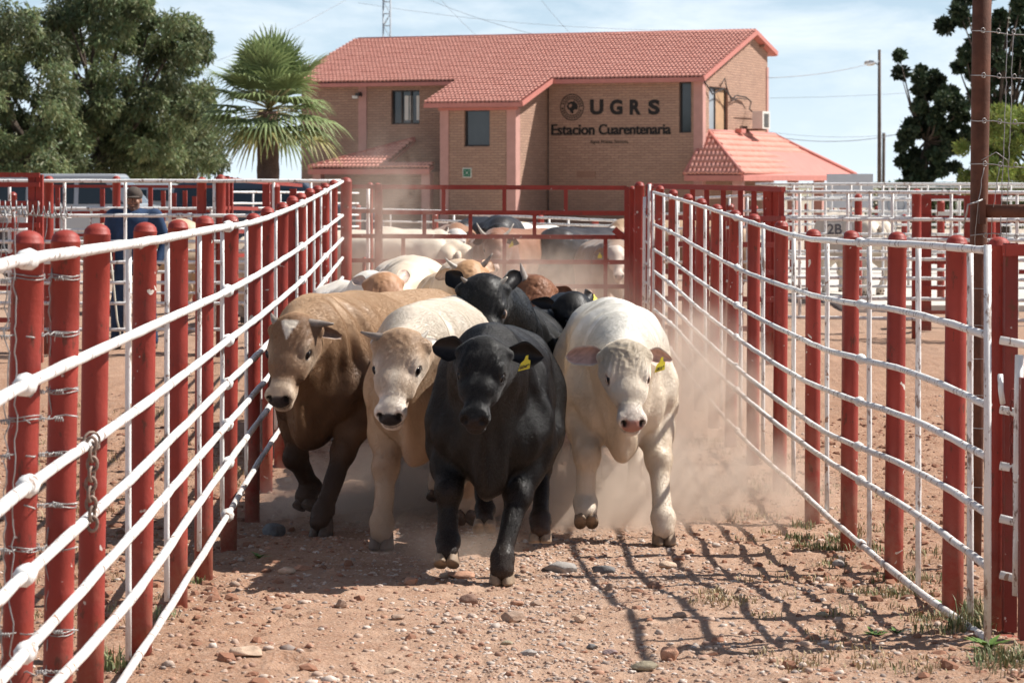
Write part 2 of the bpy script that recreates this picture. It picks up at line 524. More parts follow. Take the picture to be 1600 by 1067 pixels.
# -------------------------------------------------- bigger stones, one by one (foot in the photo, width in photo pixels)
STONES = [
 (877, 897, 62, .34, 'grey', 'long flat grey stone right of the black bull\'s front hoof'),
 (942, 894, 36, .45, 'dark', 'small dark grey stone at the right end of the long flat one'),
 (734, 936, 30, .6, 'brown', 'squarish brown stone just below the black bull\'s front hoof'),
 (801, 968, 36, .5, 'tan', 'rounded brown stone in the gravel below the bull, beside small pebbles'),
 (1048, 1026, 30, .95, 'orange', 'upright tan stone at the edge of the fence shadows'),
 (1008, 1040, 42, .36, 'olive', 'low grey-tan stone just left of the upright one'),
 (388, 1038, 54, .38, 'pale', 'large pale tan stone alone on bare earth near the left fence'),
 (642, 914, 24, .6, 'orange', 'reddish block stone at the edge of the bull\'s shadow'),
 (720, 905, 46, .3, 'orange', 'flat pale orange slab lying in front of the lifted hoof'),
 (697, 903, 20, .55, 'pale', 'small pale stone touching the flat orange slab'),
 (955, 921, 20, .75, 'tan', 'round tan stone below the long flat grey stone'),
 (1021, 916, 20, .6, 'brown', 'brown stone in the gravel right of the round tan one'),
 (1043, 882, 26, .5, 'pale', 'pale stone between gravel and first fence shadows'),
 (1062, 870, 16, .6, 'orange', 'pinkish stone below the white bull\'s front hoof'),
 (1077, 860, 20, .55, 'orange', 'pinkish stone right of the white bull\'s front hoof'),
 (427, 826, 36, .6, 'dark', 'grey boulder in shade beside the left fence foot'),
 (504, 793, 20, .5, 'tan', 'grey stone against the brown bull\'s front hoof'),
 (452, 752, 14, .7, 'pale', 'small pale stone behind the brown bull\'s hoof'),
 (448, 902, 26, .45, 'pale', 'pale stone on the lit ground left of the shadow edge'),
 (474, 897, 28, .35, 'orange', 'flat reddish stone beside the pale one at the shadow edge'),
 (622, 966, 22, .45, 'tan', 'flat grey-brown stone left of the lane centre'),
 (533, 949, 20, .85, 'tan', 'pointed tan stone on the left side of the lane'),
 (612, 1046, 30, .4, 'pale', 'pale flat stone at the very front of the lane'),
 (826, 1020, 26, .42, 'grey', 'pale grey flat stone in the front gravel'),
 (792, 1008, 20, .45, 'olive', 'small olive stone beside the pale grey flat one'),
 (905, 970, 20, .6, 'pale', 'pale pebble-like stone in the middle gravel'),
 (925, 1006, 18, .6, 'dark', 'dark grey stone left of the stone in the fence shadow'),
 (953, 1012, 22, .45, 'purple', 'purplish flat stone in the front gravel'),
 (808, 938, 20, .6, 'orange', 'reddish stone left of a pair of brown ones'),
 (838, 941, 18, .6, 'tan', 'brown stone in the gravel under the bull\'s shadow'),
 (1310, 884, 18, .8, 'grey', 'light grey stone standing by the right fence posts'),
 (1063, 970, 22, .5, 'tan', 'tan stone where the long pole shadow crosses'),
 (1285, 962, 20, .4, 'olive', 'flat stone near the right fence among the shadows'),
 (505, 978, 14, .6, 'brown', 'little brown stone on the left gravel'),
]
SCOL = {'grey': (.30, .27, .245), 'dark': (.17, .16, .155), 'brown': (.27, .165, .12), 'tan': (.36, .25, .185), 'orange': (.42, .23, .15), 'pale': (.50, .36, .26), 'olive': (.31, .26, .18), 'purple': (.27, .19, .18)}
STM = {}
def ymatch(py):
    Y = 12.
    for _ in range(30):
        Y = F * (EYE - float(gfull(0, Y) if False else ground0(Y))) / (py - HOR)
    return Y
def solid_icosphere(sub=2):
    P, Fc = [tuple(x) for x in ICP], [tuple(x) for x in ICF]
    for _ in range(sub):
        mid_, F2 = {}, []
        def mp_(a, b):
            k = (min(a, b), max(a, b))
            if k not in mid_:
                q = (np.array(P[a]) + np.array(P[b])) / 2; q /= np.linalg.norm(q)
                P.append(tuple(q)); mid_[k] = len(P) - 1
            return mid_[k]
        for a, b, c in Fc:
            x, y, z = mp_(a, b), mp_(b, c), mp_(c, a)
            F2 += [(a, x, z), (b, y, x), (c, z, y), (x, y, z)]
        Fc = F2
    return np.array(P), np.array(Fc)
SP, SF = solid_icosphere(3)
for i, (px, py, wpx, hr, colr, lab) in enumerate(STONES):
    Y = ymatch(py - wpx * .08); X = (px - 800) * Y / F; W = wpx * Y / F / 2
    if colr not in STM:
        STM[colr] = simple('stone_' + colr, SCOL[colr], .9, .35, 22, .6, .006)
    r = np.random.default_rng(100 + i)
    P = SP.copy()
    for _ in range(11):                      # chip planes off the ball
        d = r.normal(size=3); d /= np.linalg.norm(d); lim = r.uniform(.62, .92)
        k = P @ d; over = k > lim
        P[over] -= np.outer(k[over] - lim, d)
    P += .05 * np.array([noise.noise_vector(Vector(q * 2.3) + Vector((i, 0, 0))) for q in P])
    P *= np.array([W * 1.12, W * r.uniform(.7, 1.0), W * hr * 1.15])
    a = r.uniform(-.25, .25); ca, sa = math.cos(a), math.sin(a)
    P = np.stack([P[:, 0] * ca - P[:, 1] * sa, P[:, 0] * sa + P[:, 1] * ca, P[:, 2]], 1)
    z = float(gfull(X, Y)) + W * hr * .62
    o = link_mesh('stone', mesh_np('stone', P + np.array([X, Y, z]), SF, True), STM[colr], None, (X, Y, z - W * hr * .6))
    tag(o, lab, 'stone', 'loose stones lying in the dirt lane')

# -------------------------------------------------- grass and weeds
def blades(spots, seed, h=.09):
    r = np.random.default_rng(seed); V, Fc, C = [], [], []
    for (x, y, rad, n, hh, dry) in spots:
        for k in range(n):
            a = r.uniform(0, 6.28); d = rad * r.random() ** .6
            bx, by = x + math.cos(a) * d, y + math.sin(a) * d
            z = float(gfull(bx, by)) - .003
            L = hh * r.uniform(.4, 1.1); la = r.uniform(0, 6.28); lean = r.uniform(.1, .8)
            w_ = r.uniform(.0018, .004)
            px_, py_ = -math.sin(la) * w_, math.cos(la) * w_
            b = len(V)
            dx, dy = math.cos(la) * L * lean, math.sin(la) * L * lean
            V += [(bx - px_, by - py_, z), (bx + px_, by + py_, z), (bx + dx * .4 - px_ * .8, by + dy * .4 - py_ * .8, z + L * .6), (bx + dx * .4 + px_ * .8, by + dy * .4 + py_ * .8, z + L * .6), (bx + dx, by + dy, z + L * (1 - .4 * lean))]
            Fc += [(b, b + 1, b + 3, b + 2), (b + 2, b + 3, b + 4, b + 4)]
            g_ = np.array([.13, .155, .06]) * r.uniform(.7, 1.5); d_ = np.array([.42, .33, .18]) * r.uniform(.7, 1.1)
            c = d_ if r.random() < dry else g_
            C += [c] * 5
    return V, Fc, C
def build_blades(name, spots, seed, label, cat):
    V, Fc, C = blades(spots, seed)
    me = bpy.data.meshes.new(name)
    me.from_pydata(V, [], [f if f[2] != f[3] else f[:3] for f in Fc]); me.update()
    ca = me.color_attributes.new('Col', 'FLOAT_COLOR', 'POINT')
    c = np.ones((len(V), 4), np.float32); c[:, :3] = np.array(C); ca.data.foreach_set('color', c.ravel())
    o = link_mesh(name, me, M['blade'])
    tag(o, label, cat, kind='stuff'); return o
m, t, p = newmat('grass_blade')
at_ = nn(t, 'Attribute', attribute_name='Col')
t.links.new(at_.outputs['Color'], p.inputs['Base Color'])
p.inputs['Roughness'].default_value = .6
p.inputs['Subsurface Weight'].default_value = 0
M['blade'] = m
def spot(px, py, rad, n, h, dry):
    Y = ymatch(py); return ((px - 800) * Y / F, Y, rad, n, h, dry)
gs = [spot(*a) for a in [(1250, 838, .10, 110, .06, .3), (1285, 853, .16, 220, .065, .3), (1255, 815, .08, 70, .06, .3), (1320, 842, .10, 160, .08, .3),
      (1340, 855, .13, 160, .07, .3), (1385, 930, .22, 260, .05, .5), (1420, 905, .18, 200, .06, .4), (1470, 985, .15, 140, .05, .5),
      (1527, 985, .12, 220, .10, .4), (1535, 960, .10, 150, .11, .4), (1500, 950, .08, 120, .09, .3), (1455, 965, .14, 140, .05, .5),
      (1365, 820, .25, 120, .05, .7), (1440, 870, .3, 160, .05, .6), (1585, 1040, .15, 250, .08, .3), (1560, 1050, .10, 80, .06, .3),
      (1120, 690, .3, 500, .04, .95), (1230, 770, .3, 300, .05, .8), (1140, 760, .3, 220, .05, .9), (1215, 720, .3, 200, .05, .9),
      (355, 740, .18, 120, .07, .7), (370, 755, .12, 80, .06, .5), (175, 1045, .1, 120, .09, .2), (250, 965, .08, 60, .06, .3), (305, 910, .06, 50, .05, .3),
      (1130, 945, .16, 200, .035, 1.), (1110, 930, .1, 80, .035, 1.), (1300, 880, .1, 60, .05, .6), (1180, 800, .2, 120, .05, .9),
      (200, 720, .3, 120, .05, .6), (260, 650, .3, 120, .06, .7), (130, 800, .2, 90, .06, .6), (700, 842, .05, 8, .04, 1)]]
rg_ = random.Random(5)
for _ in range(80):
    py_ = rg_.uniform(700, 1060); t_ = (py_ - 700) / 360
    px_ = rg_.uniform(1090 + 120 * t_, 1240 + 420 * t_ ** .7)
    gs.append(spot(px_, py_, rg_.uniform(.05, .16), rg_.randint(8, 45), rg_.uniform(.02, .05), rg_.uniform(.8, 1.)))
for _ in range(60):
    py_ = rg_.uniform(600, 1000); gs.append(spot(rg_.uniform(60, 330) - (py_ - 600) * .25, py_, rg_.uniform(.05, .2), rg_.randint(8, 40), rg_.uniform(.03, .06), rg_.uniform(.5, 1.)))
build_blades('grass_tufts', gs, 11, 'sparse green and straw coloured grass along the fence feet', 'grass')
def weed(px, py, n, L, lab):
    """broad-leaved weed, a rosette"""
    Y = ymatch(py); X = (px - 800) * Y / F; z0 = float(gfull(X, Y))
    r = np.random.default_rng(int(px)); mb = MB()
    for k in range(n):
        a = k * 2.4; l = L * r.uniform(.6, 1.1); u = Vector((math.cos(a), math.sin(a), 0)); s = Vector((-u.y, u.x, 0)); e = r.uniform(.3, 1.1)
        b = Vector((X, Y, z0)); w_ = l * .16
        pts = [b, b + u * l * .35 + s * w_ + Vector((0, 0, l * .3 * e)), b + u * l + Vector((0, 0, l * .45 * e)), b + u * l * .35 - s * w_ + Vector((0, 0, l * .3 * e))]
        mid_ = b + u * l * .4 + Vector((0, 0, l * .26 * e))
        mb.add(pts + [mid_], [(0, 1, 4), (1, 2, 4), (2, 3, 4), (3, 0, 4)], True)
    o = mb.build('weed', M['leafy'], None, (X, Y, z0)); tag(o, lab, 'weed', 'small green weeds on the bare earth')
M['leafy'] = simple('weed_leaf', (.11, .19, .04), .5, .3, 30, .2, .002)
weed(405, 873, 11, .075, 'small green weed sprouting in the lane left of the shadow')
weed(1365, 985, 14, .07, 'flat green weed in the fence shadow near the right gate')
weed(1400, 990, 9, .06, 'smaller weed right beside the flat one near the gate')
weed(1480, 945, 16, .08, 'leafy green weed at the foot of the last right fence post')
weed(1545, 1015, 16, .10, 'green weed growing at the gate post foot')
weed(1250, 845, 10, .06, 'weed among the grass tufts by the right fence')

# ================================================================== HOUSE (quarantine station)
TH = math.radians(22)
HX, HY = 7.07, 100.0
GH = -1.75                       # ground below eye height at the house
house = thing('brick_station_building', (HX, HY, EYE + GH), 'two-storey tan brick station building with red tiled roofs and black lettering', 'building')
house.rotation_euler = (0, 0, -TH)
# parts are laid out in the house frame: a along the front (right corner 0), b into the depth, z above eye height
def HP(a, b, z): return Vector((a, b, z - GH))
def hpart(mb, name, mat, parent=None, kind=None, label=None):
    me = bpy.data.meshes.new(name); me.from_pydata(mb.v, [], mb.f); me.update()
    me.polygons.foreach_set('use_smooth', mb.sm); me.polygons.foreach_set('material_index', mb.mi)
    o = bpy.data.objects.new(name, me); COL.objects.link(o); o.parent = parent or house
    for m_ in (mat if isinstance(mat, list) else [mat]): me.materials.append(m_)
    if kind: o['kind'] = kind
    if label: o['label'] = label
    return o

m, t, p = newmat('tan_brick')
v = coords(t)
sep = nn(t, 'SeparateXYZ'); t.links.new(v, sep.inputs[0])
ad = nn(t, 'Math', operation='ADD'); t.links.new(sep.outputs[0], ad.inputs[0]); t.links.new(sep.outputs[1], ad.inputs[1])
cb = nn(t, 'CombineXYZ'); t.links.new(ad.outputs[0], cb.inputs[0]); t.links.new(sep.outputs[2], cb.inputs[1])
br = nn(t, 'TexBrick', Scale=1.0)
br.inputs['Brick Width'].default_value = .30; br.inputs['Row Height'].default_value = .098
br.inputs['Mortar Size'].default_value = .010; br.inputs['Mortar Smooth'].default_value = .4
br.inputs['Color1'].default_value = (.44, .275, .195, 1); br.inputs['Color2'].default_value = (.35, .215, .155, 1)
br.inputs['Mortar'].default_value = (.22, .14, .11, 1)
t.links.new(cb.outputs[0], br.inputs['Vector'])
c = mixc(t, ramp(t, noise_t(t, v, .6, 5), [(.35, 0.), (.75, .45)]), br.outputs['Color'], (.38, .23, .16))
t.links.new(c, p.inputs['Base Color']); p.inputs['Roughness'].default_value = .92
bump(t, p, br.outputs['Fac'], .8, -.02)
M['brick'] = m
m, t, p = newmat('clay_tile')
v = coords(t)
n = noise_t(t, v, 2.2, 6, .7)
vo = nn(t, 'TexVoronoi', Scale=4.5); t.links.new(v, vo.inputs['Vector'])
c = ramp(t, n, [(.3, (.58, .235, .18)), (.72, (.71, .335, .265))])
c = mixc(t, .2, c, mixc(t, vo.outputs['Color'], (.48, .17, .115), (.82, .44, .34)))
t.links.new(c, p.inputs['Base Color']); p.inputs['Roughness'].default_value = .75
bump(t, p, noise_t(t, v, 25, 4), .3, .01)
M['tile'] = m
M['soffit'] = simple('soffit', (.30, .17, .12), .9, .1, 3)

BZ = GH - .3
def wallbox(a0, a1, b0, b1, z0, z1):
    mb = MB(); c = (HP(a0, b0, z0) + HP(a1, b1, z1)) / 2
    return mb.box(c, (abs(a1 - a0), abs(b1 - b0), abs(z1 - z0)))
WT = .25
def front_wall(a0, a1, b, z0, z1, holes, name='wall', label=None):
    """wall facing the camera with window openings (rects a0,a1,z0,z1)"""
    A = sorted({a0, a1, *[h[0] for h in holes], *[h[1] for h in holes]}); Z = sorted({z0, z1, *[h[2] for h in holes], *[h[3] for h in holes]})
    mb = MB()
    def hole(a, z): return any(h[0] < a < h[1] and h[2] < z < h[3] for h in holes)
    for i in range(len(A) - 1):
        for j in range(len(Z) - 1):
            if not hole((A[i] + A[i + 1]) / 2, (Z[j] + Z[j + 1]) / 2):
                mb.add([HP(A[i], b, Z[j]), HP(A[i + 1], b, Z[j]), HP(A[i + 1], b, Z[j + 1]), HP(A[i], b, Z[j + 1])], [(0, 1, 2, 3)])
    for h in holes:     # reveals
        q = [(h[0], h[2]), (h[1], h[2]), (h[1], h[3]), (h[0], h[3])]
        for k in range(4):
            (x, z), (x2, z2) = q[k], q[(k + 1) % 4]
            mb.add([HP(x, b, z), HP(x, b + WT, z), HP(x2, b + WT, z2), HP(x2, b, z2)], [(0, 1, 2, 3)])
    return hpart(mb, name, M['brick'], label=label)
WL = (-12.7, -11.5, 2.25, 3.58); WR = (-.90, -.42, 1.84, 3.74); WB = (-8.28, -7.25, 1.33, 2.70)
front_wall(-16.6, -6.23, 0, BZ, 4.0, [WL])
front_wall(-6.23, 0, 0.001, BZ, 4.0, [WR])
front_wall(-9.2, -6.23, -3.14, BZ, 2.95, [WB])
# block side walls with sloping tops
def zr(b): return 3.86 + .305 * (b + .5)         # underside line of the front slope
for a in (-9.2, -6.23):
    mb = MB(); mb.add([HP(a, -3.14, BZ), HP(a, 0, BZ), HP(a, 0, zr(0) - .05), HP(a, -3.14, zr(-3.14) - .05)], [(0, 1, 2, 3)])
    hpart(mb, 'wall', M['brick'])
# gable wall with its window
GW = (.85, 3.2, 1.85, 3.6)
def zb(b): return zr(6.2) - .25 * (b - 6.2)
mb = MB()
P = [HP(0, 0, BZ), HP(0, 8.5, BZ), HP(0, 8.5, GW[2]), HP(0, 0, GW[2]), HP(0, GW[0], GW[2]), HP(0, GW[1], GW[2]), HP(0, GW[0], GW[3]), HP(0, GW[1], GW[3]),
     HP(0, 0, GW[3]), HP(0, 8.5, GW[3]), HP(0, 0, zr(0) - .06), HP(0, 6.2, zr(6.2) - .06), HP(0, 8.5, zb(8.5) - .06)]
mb.add(P, [(0, 1, 2, 5, 4, 3), (3, 4, 6, 8), (5, 2, 9, 7), (8, 6, 7, 9, 12, 11, 10)])
for q0, q1 in ((4, 5), (5, 7), (7, 6), (6, 4)):
    mb.add([P[q0], P[q0] + Vector((-WT, 0, 0)), P[q1] + Vector((-WT, 0, 0)), P[q1]], [(0, 1, 2, 3)])
hpart(mb, 'wall', M['brick'], label='sunlit gable wall')
mb = MB(); mb.add([HP(-16.6, 0, BZ), HP(-16.6, 8.5, BZ), HP(-16.6, 8.5, zb(8.5) - .06), HP(-16.6, 6.2, zr(6.2) - .06), HP(-16.6, 0, zr(0) - .06)], [(0, 1, 2, 3, 4)])
hpart(mb, 'wall', M['brick'])
mb = MB(); mb.add([HP(-16.6, 8.5, BZ), HP(0, 8.5, BZ), HP(0, 8.5, zb(8.5)), HP(-16.6, 8.5, zb(8.5))], [(0, 1, 2, 3)])
hpart(mb, 'wall', M['brick'])
# dark insides behind the windows
# windows: frame, mullions, panes
def window_front(rect, b, nm, curtain=False):
    a0, a1, z0, z1 = rect; f = MB(); e = .06; bb = b + .14
    f.box(HP((a0 + a1) / 2, bb, z0 + e / 2), (a1 - a0, .06, e)); f.box(HP((a0 + a1) / 2, bb, z1 - e / 2), (a1 - a0, .06, e))
    for a in (a0 + e / 2, a1 - e / 2, *[a0 + (a1 - a0) * k / nm for k in range(1, nm)]):
        f.box(HP(a, bb - .001, (z0 + z1) / 2), (e * .9, .055, z1 - z0 - 2 * e))
    fo = hpart(f, 'window', M['frame'])
    for k in range(nm):
        x0, x1 = a0 + (a1 - a0) * k / nm, a0 + (a1 - a0) * (k + 1) / nm
        g_ = MB().box(HP((x0 + x1) / 2, bb + .045, (z0 + z1) / 2), (x1 - x0, .015, z1 - z0)); hpart(g_, 'pane', M['glass'], fo)
    if curtain:
        for (u0, u1) in ((.42, .56), (.6, .70), (.84, .97)):
            c_ = MB().box(HP(a0 + (a1 - a0) * (u0 + u1) / 2, bb + .02, z0 + (z1 - z0) * .48), ((a1 - a0) * (u1 - u0), .02, (z1 - z0) * .72)); hpart(c_, 'curtain', M['acwhite'], fo)
window_front(WL, 0, 3, True); window_front(WB, -3.14, 1); window_front(WR, 0, 1)
f = MB(); e = .07
for (y, z, sy, sz) in ((GW[0] + e / 2, 2.72, e, 1.75), (GW[1] - e / 2, 2.72, e, 1.75), (1.9, 2.72, e, 1.6), (2.02, GW[3] - e / 2, 2.2, e), (2.02, GW[2] + e / 2, 2.2, e)):
    f.box(HP(-.12, y, z), (.06, sy, sz))
fo = hpart(f, 'window', M['frame'])
M['paneblue'] = simple('reflecting_pane', (.30, .33, .36), .25, .1, 2, 0, .001)
M['curtain'] = simple('tan_curtain', (.42, .27, .16), .9, .15, 4)
hpart(MB().box(HP(-.14, 1.4, 2.72), (.015, 1.0, 1.6)), 'pane', M['paneblue'], fo)
hpart(MB().box(HP(-.14, 2.5, 2.72), (.015, 1.2, 1.6)), 'curtain', M['curtain'], fo)
# pink corner pilasters
def pil(a0, a1, b0, b1, z1, lab=None):
    hpart(wallbox(a0, a1, b0, b1, BZ, z1), 'pilaster', M['pink'], label=lab)
pil(-.32, .045, -.045, .32, 3.9); pil(-6.55, -6.19, -3.185, -2.75, 2.75); pil(-9.245, -8.9, -3.185, -2.9, 2.75)
pil(-14.1, -13.75, -.04, .02, 3.9); pil(-.02, .04, 8.3, 8.54, 4.6); pil(-9.55, -9.25, -.04, .02, 3.9)
# string band at the foot of the block's roof line
hpart(MB().box(HP(-7.7, -3.2, 2.72), (3.2, .08, .10)), 'trim', M['pinktrim'])

def tiled(O, U, Vv, inside, nm='roof_tiles', pw=.165, pr=.33, lab=None):
    """corrugated tile field from corner O along U (across) and Vv (up the slope)"""
    LU, LV = U.length, Vv.length; u, v_ = U.normalized(), Vv.normalized(); N = u.cross(v_); 
    if N.z < 0: N = -N
    nu = int(LU / (pw / 6)); rows = int(math.ceil(LV / pr)); P, idx, Fc = [], {}, []
    us = np.arange(nu + 1) * LU / nu
    prof = .065 * np.abs(np.cos(us / pw * math.pi)) ** .8
    rr = np.random.default_rng(int(LU * 100)); 
    for r_ in range(rows):
        for s_i, (vv, lift) in enumerate(((r_ * pr - .02, .028), (r_ * pr - .018, .07), (min((r_ + 1) * pr, LV), .012))):
            for i in range(nu + 1):
                col_ = int(us[i] / pw + .5); jit = .012 * math.sin(col_ * 12.9 + r_ * 78.2)
                q = O + u * us[i] + v_ * (max(vv, 0) + jit * .8) + N * (prof[i] + (lift if s_i else .0) + jit * .3)
                P.append(q)
        base_ = r_ * 3 * (nu + 1)
        for s_i in range(2):
            for i in range(nu):
                uc = (us[i] + us[i + 1]) / 2; vc = r_ * pr + (.0 if s_i == 0 else pr / 2)
                if inside(uc, vc):
                    k = base_ + s_i * (nu + 1) + i
                    Fc.append((k, k + 1, k + nu + 2, k + nu + 1))
    mb = MB(); mb.v = [tuple(x) for x in P]; mb.f = [list(f_) for f_ in Fc]; mb.sm = [True] * len(Fc); mb.mi = [0] * len(Fc)
    return mb
roof = MB()
# slab under the tiles, then the tile field
sl = Vector((0, 1, .34))
OV = .55
th = .10
def slab(pts, th=.1):
    mb = MB(); n_ = len(pts); lo = [p_ + Vector((0, 0, -th)) for p_ in pts]
    mb.add([*pts, *lo], [tuple(range(n_)), tuple(range(2 * n_ - 1, n_ - 1, -1)), *[(k, n_ + k, n_ + (k + 1) % n_, (k + 1) % n_) for k in range(n_)]]); return mb
e0, e1 = -16.6 - OV, .22
bl0, bl1 = -9.2 - .5, -6.23 + .45
main = [HP(e0, -.5, zr(-.5)), HP(bl0, -.5, zr(-.5)), HP(bl0, -3.6, zr(-3.6)), HP(bl1, -3.6, zr(-3.6)), HP(bl1, -.5, zr(-.5)), HP(e1, -.5, zr(-.5)), HP(e1, 6.2, zr(6.2)), HP(e0, 6.2, zr(6.2))]
ro = hpart(slab(main, .14), 'roof', M['pinktrim'], label='main red tiled roof')
back = [HP(e0, 6.2, zr(6.2)), HP(e1, 6.2, zr(6.2)), HP(e1, 9.0, zb(9.0)), HP(e0, 9.0, zb(9.0))]
hpart(slab(back, .14), 'roof', M['pinktrim'])
LS = math.sqrt(1 + .305 ** 2)
U = Vector((e1 - e0, 0, 0))
def ins(u_, v_):
    a = e0 + u_; b = -3.6 + v_ / LS
    return b > -.5 or bl0 < a < bl1
# field starts at the lower edge of the block
mbt = tiled(HP(e0, -3.6, zr(-3.6) + .01), U, Vector((0, 9.8, 9.8 * .305)), ins)
hpart(mbt, 'roof_tiles', M['tile'], ro, kind='stuff')
ridge = MB().tube([HP(e0 + .1, 6.2, zr(6.2) + .03), HP(e1, 6.2, zr(6.2) + .03)], .10, 8)
hpart(ridge, 'ridge_tiles', M['pinktrim'], ro)
for (p0, p1) in ((HP(e1 + .03, -.55, zr(-.55) - .02), HP(e1 + .03, 6.2, zr(6.2) - .02)), (HP(e1 + .03, 6.2, zr(6.2) - .02), HP(e1 + .03, 9.05, zb(9.05) - .02)), (HP(bl1 + .03, -3.65, zr(-3.65) - .02), HP(bl1 + .03, -.5, zr(-.5) - .02)),
                 (HP(bl0, -3.63, zr(-3.6) - .06), HP(bl1, -3.63, zr(-3.6) - .06)), (HP(bl1, -.53, zr(-.5) - .06), HP(e1, -.53, zr(-.5) - .06))):
    hpart(MB().bar(p0, p1, .06, .17), 'fascia', M['pinktrim'])
# rafters showing under the gable overhang
for b in (1.0, 3.2, 5.4, 7.4):
    z = (zr(b) if b < 6.2 else zb(b)) - .2
    hpart(MB().box(HP(e1 / 2, b, z), (e1 - .03, .08, .1)), 'rafter', M['soffit'])

# right porch
PZ0, PZ1 = .25, 1.85
A_, D_, E_ = HP(0, .8, PZ1), HP(1.87, -1, PZ0), HP(-.35, -1, PZ0)
B_, C2, = HP(0, 9.5, PZ1), HP(2.3, 13.6, PZ0 + .02)
po = hpart(slab([A_, E_, D_], .12), 'porch_roof', M['pinktrim'], label='hipped tiled porch roof against the gable wall')
hpart(slab([A_, D_, C2, B_], .12), 'porch_roof', M['pinktrim'])
up = (A_ - Vector((A_.x, -1, 0)) ); 
Vf = Vector((0, 1.8, PZ1 - PZ0)); Uf = D_ - E_
def insf(u_, v_):
    k = v_ / Vf.length; lo = .35 * k; hi = Uf.length - (Uf.length - .35) * k
    return lo <= u_ <= hi
hpart(tiled(E_ + Vector((0, 0, .02)), Uf, Vf, insf), 'roof_tiles', M['tile'], po, kind='stuff')
Vs_ = Vector((-1.87, 0, PZ1 - PZ0)); Us = Vector((0, 16, 0))
def inss(u_, v_):
    k = v_ / Vs_.length
    return u_ >= 1.8 * k and u_ <= 16 - 5.5 * k
hpart(tiled(D_ + Vector((0, 0, .02)), Us, Vs_, inss), 'roof_tiles', M['tile'], po, kind='stuff')
for (p0, p1) in ((A_, D_), (A_, E_), (A_, B_), (B_, C2)):
    hpart(MB().tube([p0 + Vector((0, 0, .06)), p1 + Vector((0, 0, .06))], .085, 8), 'ridge_tiles', M['pinktrim'], po)
hpart(MB().bar(E_ + Vector((0, -.02, -.1)), D_ + Vector((0, -.02, -.1)), .08, .2), 'fascia', M['pinktrim'])
hpart(MB().bar(D_ + Vector((.02, 0, -.1)), C2 + Vector((.02, 0, -.1)), .08, .2), 'fascia', M['pinktrim'])
for b in (-.6, 3.2, 6.6, 10.4, 14.4):
    hpart(MB().box(HP(1.6, b, (BZ + PZ0) / 2 - .06), (.36, .36, PZ0 - BZ - .12)), 'porch_column', M['pink'])
# left porch
L1, L2, L3, L4 = HP(-14.8, -3, .5), HP(-11.7, 0, 1.62), HP(-11.7, -3, .5), HP(-9.75, -3, .5)
lp = hpart(slab([L1, L3, L2], .12), 'porch_roof', M['pinktrim'], label='sloping tiled porch roof over the left entrance')
hpart(slab([L3 + Vector((0, 0, 0)), L4, HP(-9.75, -2.6, .64), HP(-11.7, -2.6, .64)], .12), 'porch_roof', M['pinktrim'])
Vl = Vector((0, 3, 1.12)); Ul = Vector((3.1, 0, 0))
hpart(tiled(L1 + Vector((0, 0, .02)), Ul, Vl, lambda u_, v_: u_ >= 3.1 * v_ / Vl.length), 'roof_tiles', M['tile'], lp, kind='stuff')
hpart(tiled(L3 + Vector((0, 0, .02)), Vector((1.95, 0, 0)), Vector((0, .5, .19)), lambda u_, v_: True), 'roof_tiles', M['tile'], lp, kind='stuff')
hpart(MB().bar(L1 + Vector((0, 0, .05)), L2 + Vector((0, 0, .05)), .14, .2), 'ridge_tiles', M['pinktrim'], lp)
hpart(MB().bar(L1 + Vector((0, -.02, -.1)), L4 + Vector((0, -.02, -.1)), .08, .2), 'fascia', M['pinktrim'])
hpart(MB().box(HP(-12.2, -1.2, (BZ + .45) / 2), (4.6, .2, .35 - BZ)), 'wall', M['brick'])
for a in (-14.5, -9.95):
    hpart(MB().box(HP(a, -2.75, (BZ + .4) / 2), (.35, .35, .36 - BZ)), 'porch_column', M['pink'])

# air conditioner, cables, lamp
ac = MB().box(HP(.62, 5.55, 2.42), (.42, 1.0, .68)); aco = hpart(ac, 'air_conditioner', M['acwhite'])
g_ = MB()
for k in range(9): g_.box(HP(.845, 5.55, 2.17 + k * .06), (.02, .62, .03))
hpart(g_, 'grille', M['frame'], aco)
hpart(MB().box(HP(.35, 5.55, 2.05), (.7, .9, .06)), 'bracket', M['rust'], aco)
hpart(MB().box(HP(.2, 4.2, 1.98), (.25, .6, .16)), 'ledge', M['pinktrim'])
cb_ = [HP(.06, .1, 3.75), HP(.12, .9, 3.3), HP(.14, 2.2, 3.55), HP(.12, 3.4, 3.2), HP(.1, 4.0, 3.35), HP(.14, 5.1, 3.3), HP(.2, 5.6, 3.15), HP(.16, 5.5, 2.85), HP(.4, 5.3, 2.7)]
hpart(MB().tube(cb_, .028, 5), 'cable', M['blackcable'])
hpart(MB().tube([HP(.1, 1.9, 3.62), HP(.16, 2.3, 3.95), HP(.14, 2.6, 3.6), HP(.12, 3.3, 3.1), HP(.1, 4.2, 3.25), HP(.13, 5.2, 3.22)], .022, 5), 'cable', M['blackcable'])
lm = MB().box(HP(-14.0, -.22, 3.42), (.16, .3, .12)).tube([HP(-14.0, 0, 3.5), HP(-14.0, -.2, 3.5)], .03, 6)
hpart(lm, 'wall_lamp', M['frame']); hpart(MB().box(HP(-14.1, -.3, 3.32), (.22, .14, .1)), 'lamp_shade', M['acwhite'])
hpart(MB().tube([HP(-6.13, -.03, 3.9), HP(-6.13, -.03, BZ)], .02, 5), 'drain_pipe', M['frame'])
hpart(MB().box(HP(-4.6, -.01, .3), (.75, .03, .25)), 'air_vent', M['soffit'])

